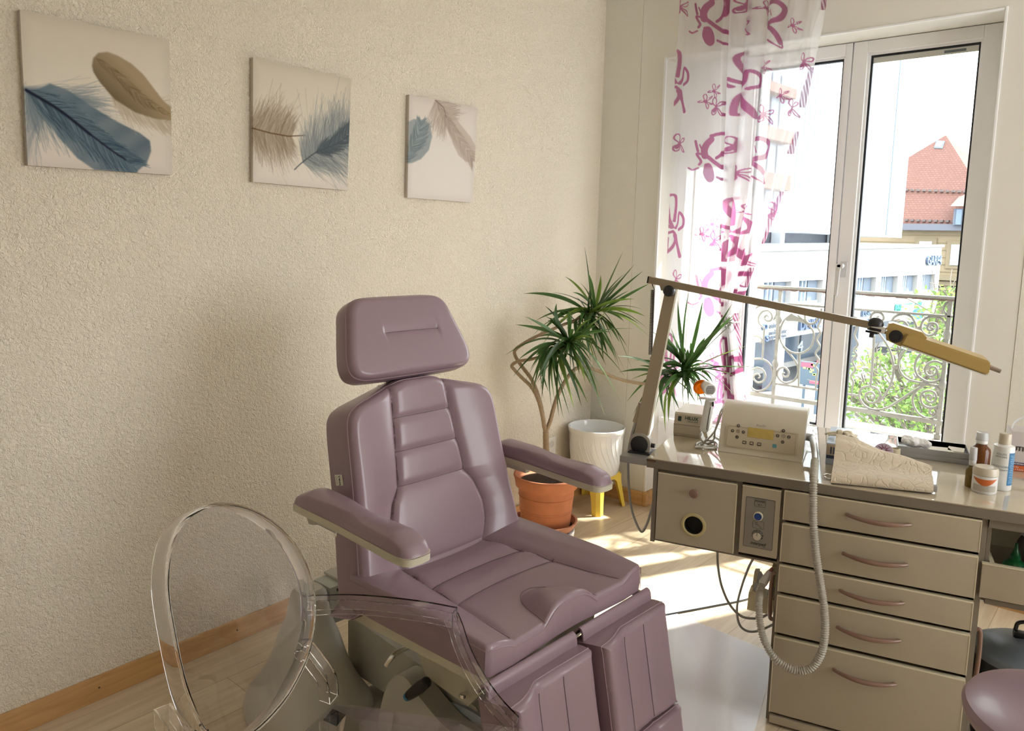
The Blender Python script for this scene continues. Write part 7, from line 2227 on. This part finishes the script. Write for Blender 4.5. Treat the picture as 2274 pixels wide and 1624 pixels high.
# jar
jr = empty('cream_jar', DK.p(2.803, 1.952, TZ), 'squat white jar with an orange swoosh label at the front right', 'jar')
f_ = DK.at(2.803, 1.952, TZ+.0005); jr_ = .0335
mb = MB(); mb.lathe(f_, [(0, 0), (jr_*.93, 0), (jr_, .004), (jr_, .052), (jr_*.96, .053)], 48); mb.build('body', M_WHITEP, jr)
mb = MB(); mb.lathe(f_, [(jr_*.98, .0535), (jr_*1.02, .055), (jr_*1.01, .070), (jr_*.93, .0765), (jr_*.75, .0775), (jr_*.55, .0745), (0, .073)], 48); mb.build('lid', M_BEIGEP, jr)
mb = MB(); vs = []; fs = []; n = 24
for i in range(n+1):
    a = -2.75+2.1*i/n; d_ = math.sin(math.pi*i/n); vs += [f_.p((jr_+.0003)*math.cos(a), (jr_+.0003)*math.sin(a), .0475-.003*d_), f_.p((jr_+.0003)*math.cos(a), (jr_+.0003)*math.sin(a), .047-.021*d_-.0005)]
for i in range(n): fs.append((2*i, 2*i+2, 2*i+3, 2*i+1))
mb.add(vs, fs, 0, True); cyl_patch(mb, f_, jr_+.0002, -2.7, -.7, .008, .027, 1); mb.build('label', [mat('label_orange', (.55, .13, .03, 1), .4), mat('label_fine_print', (.46, .42, .36, 1), .5, var=.5, vscale=900)], jr)
# plaster carton at the right edge
pcn = empty('plaster_carton', DK.p(2.98, 2.31, TZ), 'white carton with navy and orange bands and black lettering at the right edge', 'box')
c0u = 2.905
mb = MB(); mb.box(DK, c0u, c0u+.16, 2.26, 2.36, TZ+.0005, .962, .001); mb.build('carton', mat('carton_white', (.62, .56, .54, 1), .45), pcn)
mb = MB(); mb.box(DK, c0u+.0005, c0u+.1595, 2.2590, 2.2597, TZ+.001, TZ+.020, 0, 0); mb.box(DK, c0u+.0005, c0u+.1595, 2.2590, 2.2597, TZ+.020, TZ+.030, 0, 1); mb.build('colour_bands', [mat('band_orange', (.60, .13, .035, 1), .45), mat('band_navy', (.02, .03, .13, 1), .45)], pcn)
mb = MB(); text_mb(mb, face(c0u+.005, 2.2588, TZ+.075), 'UTIPLAST', .021, align='LEFT', bold=True); mb.build('lettering', M_BLACK, pcn)
mb = MB(); text_mb(mb, face(c0u+.004, 2.2586, TZ+.025), 'NOIDERMA', .0075, align='LEFT', bold=True); text_mb(mb, face(c0u+.004, 2.2586, TZ+.0140), 'cm x 5m', .007, align='LEFT'); text_mb(mb, face(c0u+.004, 2.2586, TZ+.006), '1cm. x 5.5yds', .007, align='LEFT'); mb.build('band_lettering', mat('band_white', (.7, .66, .62, 1), .5), pcn)
mb = MB(); P = spline([DK.p(c0u+.004, 2.30, .962), DK.p(c0u+.012, 2.30, .985), DK.p(c0u+.035, 2.30, 1.003), DK.p(c0u+.065, 2.30, 1.006), DK.p(c0u+.11, 2.30, .985), DK.p(c0u+.13, 2.30, .962)], 6)
vs = []; fs = []
for p_ in P: vs += [p_-DV*.012, p_+DV*.012]
for i in range(len(P)-1): fs.append((2*i, 2*i+1, 2*i+3, 2*i+2))
vs2 = [p_+np.array([0, 0, .0012]) for p_ in vs]; n = len(vs)
mb.add(vs+vs2, fs+[tuple(n+k_ for k_ in f) for f in fs]+[(2*i, 2*i+2, n+2*i+2, n+2*i) for i in range(len(P)-1)]+[(2*i+1, n+2*i+1, n+2*i+3, 2*i+3) for i in range(len(P)-1)], 0, True); mb.build('carry_strap', mat('strap_white', (.72, .70, .70, 1), .3), pcn)

# ================================================================ TRANSPARENT ARMCHAIR
M_PC = bpy.data.materials.new('clear_polycarbonate'); M_PC.use_nodes = True
b_ = M_PC.node_tree.nodes['Principled BSDF']; b_.inputs['Transmission Weight'].default_value = 1; b_.inputs['IOR'].default_value = 1.42; b_.inputs['Roughness'].default_value = .0; b_.inputs['Base Color'].default_value = (.97, .965, .985, 1)


def thin_clear():
    m = bpy.data.materials.new('thin_clear_plastic'); m.use_nodes = True
    N = m.node_tree.nodes; L = m.node_tree.links; N.remove(N['Principled BSDF'])
    tr = N.new('ShaderNodeBsdfTransparent'); tr.inputs[0].default_value = (.955, .95, .965, 1)
    gl = N.new('ShaderNodeBsdfGlossy'); gl.inputs['Roughness'].default_value = .015
    mx = N.new('ShaderNodeMixShader'); lw = N.new('ShaderNodeLayerWeight'); lw.inputs[0].default_value = .5
    pw = N.new('ShaderNodeMath'); pw.operation = 'POWER'; pw.inputs[1].default_value = 3.2
    ml = N.new('ShaderNodeMath'); ml.operation = 'MULTIPLY_ADD'; ml.inputs[1].default_value = .85; ml.inputs[2].default_value = .045
    L.new(lw.outputs['Facing'], pw.inputs[0]); L.new(pw.outputs[0], ml.inputs[0]); L.new(ml.outputs[0], mx.inputs[0])
    L.new(tr.outputs[0], mx.inputs[1]); L.new(gl.outputs[0], mx.inputs[2]); L.new(mx.outputs[0], N['Material Output'].inputs['Surface'])
    return m


A_ = np.array([1.123, .991, .70]); B_ = np.array([1.273, .602, .70]); T_ = np.array([1.077, .808, .98])
gx = (A_-B_)/np.linalg.norm(A_-B_); gm = (A_+B_)/2; gy = T_-gm; gy = gy-gx*(gy@gx); gy /= np.linalg.norm(gy); gn_ = np.cross(gx, gy); gn_ *= np.sign(gn_[0])
G = Fr(gm, gx, gy, gn_)
gfwd = np.array([.933, .36, 0.])
ghost = empty('transparent_armchair', (1.30, .90, 0), 'clear plastic armchair with oval back in the left foreground', 'armchair')
ov = [(.0, .309), (.041, .300), (.095, .275), (.138, .244), (.175, .205), (.200, .168), (.220, .125), (.229, .080), (.228, .045), (.219, .005), (.190, -.045), (.155, -.080), (.12, -.104), (.04, -.134), (-.052, -.143), (-.12, -.132), (-.160, -.105), (-.180, -.067), (-.187, -.001), (-.184, .050), (-.178, .095), (-.164, .175), (-.147, .225), (-.116, .272), (-.085, .295), (-.05, .306)]
ovs = [tuple(p) for p in smooth_closed(ov, 4)]
cen = np.array([.02, .085])
mb = MB(); n = len(ovs)
def ring(sc, z): return [G.p(cen[0]+(x-cen[0])*sc, cen[1]+(y-cen[1])*sc, z) for x, y in ovs]
rr_ = [ring(1.0, -.0001), ring(1.0, -.040), ring(.982, -.0415), ring(.972, -.040), ring(.970, -.010)]
mb.grid([ring(.970, -.009), ring(.974, .0), ring(1.0, .0), ring(1.004, -.002), ring(1.006, -.038), ring(1.0, -.041), ring(.984, -.041), ring(.978, -.038), ring(.972, -.009), ring(.970, -.009)], 0, True, True)
mb.build('back_rim', M_PC, ghost)
M_THIN = thin_clear()
mb = MB()
def dish(z0):
    rows = []
    for sc in (.04, .2, .4, .6, .8, .9, .968):
        rows.append([G.p(cen[0]+(x-cen[0])*sc, cen[1]+(y-cen[1])*sc, z0-.012*(1-sc*sc)) for x, y in ovs])
    return rows
r1, r2 = dish(-.002), dish(-.0062)
mb.grid(r1+r2[::-1], 0, True, True); mb.add(r1[0], [tuple(range(n))]); mb.add(r2[0], [tuple(range(n))[::-1]])
mb.build('back_panel', M_THIN, ghost)


def gmir(p): return p-gx*2*((p-gm)@gx)


def channel(path, w, h, side, up0=(0, 0, 1)):
    """U-section bar swept along a path, open on the underside"""
    P = [np.array(p) for p in path]; rows = []
    t_ = .004
    prof = [(-w/2, -h), (-w/2, 0), (w/2, 0), (w/2, -h), (w/2-t_, -h), (w/2-t_, -t_), (-w/2+t_, -t_), (-w/2+t_, -h)]
    up = np.array(up0, float)
    for i in range(len(P)):
        d = P[min(i+1, len(P)-1)]-P[max(i-1, 0)]; d /= np.linalg.norm(d)
        s_ = np.cross(d, up); s_ /= np.linalg.norm(s_); u_ = np.cross(s_, d)
        rows.append([P[i]+s_*a+u_*b for a, b in prof]); up = u_
    return rows


arm_pts = [onZ(700, 1326, .70), onZ(770, 1326, .70), onZ(850, 1331, .70), onZ(940, 1342, .70), onZ(1010, 1355, .70)]
arm_pts[0] = G.p(.224, .02, -.02)+np.array([0, 0, .0]); arm_pts[0][2] = .70
post_pts = [onZ(1012, 1362, .685), onZ(1024, 1392, .66), onZ(1040, 1440, .62), onZ(1070, 1500, .565), onZ(1108, 1555, .515), onZ(1150, 1600, .475)]
for s_ in (0, 1):
    f_ = (lambda p: p) if s_ == 0 else gmir
    ap = [f_(p) for p in spline(arm_pts, 5)]; pq = [f_(p) for p in spline(post_pts, 5)]
    mb = MB(); rows = channel(ap, .030, .036, s_); mb.grid(rows, 0, False, True); mb.add(rows[0], [tuple(range(8))]); mb.add(rows[-1], [tuple(range(8))[::-1]]); mb.build('armrest', M_PC, ghost)
    mb = MB(); rows = channel(pq, .032, .026, s_, up0=gfwd); mb.grid(rows, 0, False, True); mb.add(rows[0], [tuple(range(8))]); mb.add(rows[-1], [tuple(range(8))[::-1]]); mb.build('arm_post', M_PC, ghost)
    # front leg
    fl_ = post_pts[-1]; p0 = fl_+np.array([0, 0, -.045]); p1 = np.array([fl_[0]-.03, fl_[1]-.02, 0.001]); p0, p1 = f_(p0), f_(p1)
    fr_ = barfr(p0, p1, gfwd); mb = MB(); taper(mb, fr_, np.linalg.norm(p1-p0), .022, .013, -.020, .018); mb.build('leg', M_PC, ghost)
    # back upright and leg
    b0 = G.p(.165, -.075, -.02); b1 = np.array([1.180, 1.000, .53]); b2 = np.array([1.175, 1.010, .475]); b3 = np.array([1.075, 1.02, .001])
    bp_ = [f_(p) for p in spline([b0, b0*.5+b1*.5+np.array([0, 0, .004]), b1, b2], 5)]
    mb = MB(); rows = channel(bp_, .034, .030, s_, up0=gfwd); mb.grid(rows, 0, False, True); mb.add(rows[0], [tuple(range(8))]); mb.add(rows[-1], [tuple(range(8))[::-1]]); mb.build('back_support', M_PC, ghost)
    p0, p1 = f_(b2+np.array([0, 0, -.045])), f_(b3); fr_ = barfr(p0, p1, gfwd); mb = MB(); taper(mb, fr_, np.linalg.norm(p1-p0), .020, .013, -.018, .018); mb.build('leg', M_PC, ghost)
# seat: shallow slab with a skirt
c_br, c_fr = np.array([1.165, 1.020, 0]), post_pts[-1]*np.array([1, 1, 0])+np.array([.012, .004, 0])
c_bl, c_fl = gmir(c_br), gmir(c_fr)
mid_f = (c_fr+c_fl)/2+gfwd*.035; mid_b = (c_br+c_bl)/2-gfwd*.01
out = [c_bl, mid_b, c_br, c_fr, mid_f, c_fl]
os_ = dense_outline([(p[0], p[1]) for p in out], .04)
mb = MB(); mb.prism(WF, [tuple(p) for p in os_], .452, .458)
sk2 = np.array(os_); c2 = sk2.mean(axis=0)
rows = [[np.array([x, y, z]) for x, y in (c2+(sk2-c2)*s_)] for s_, z in ((1.0, .4585), (1.008, .456), (1.008, .425), (1.0, .425), (.995, .4515))]
mb.grid(rows, 0, False, True); mb.build('seat', M_THIN, ghost)
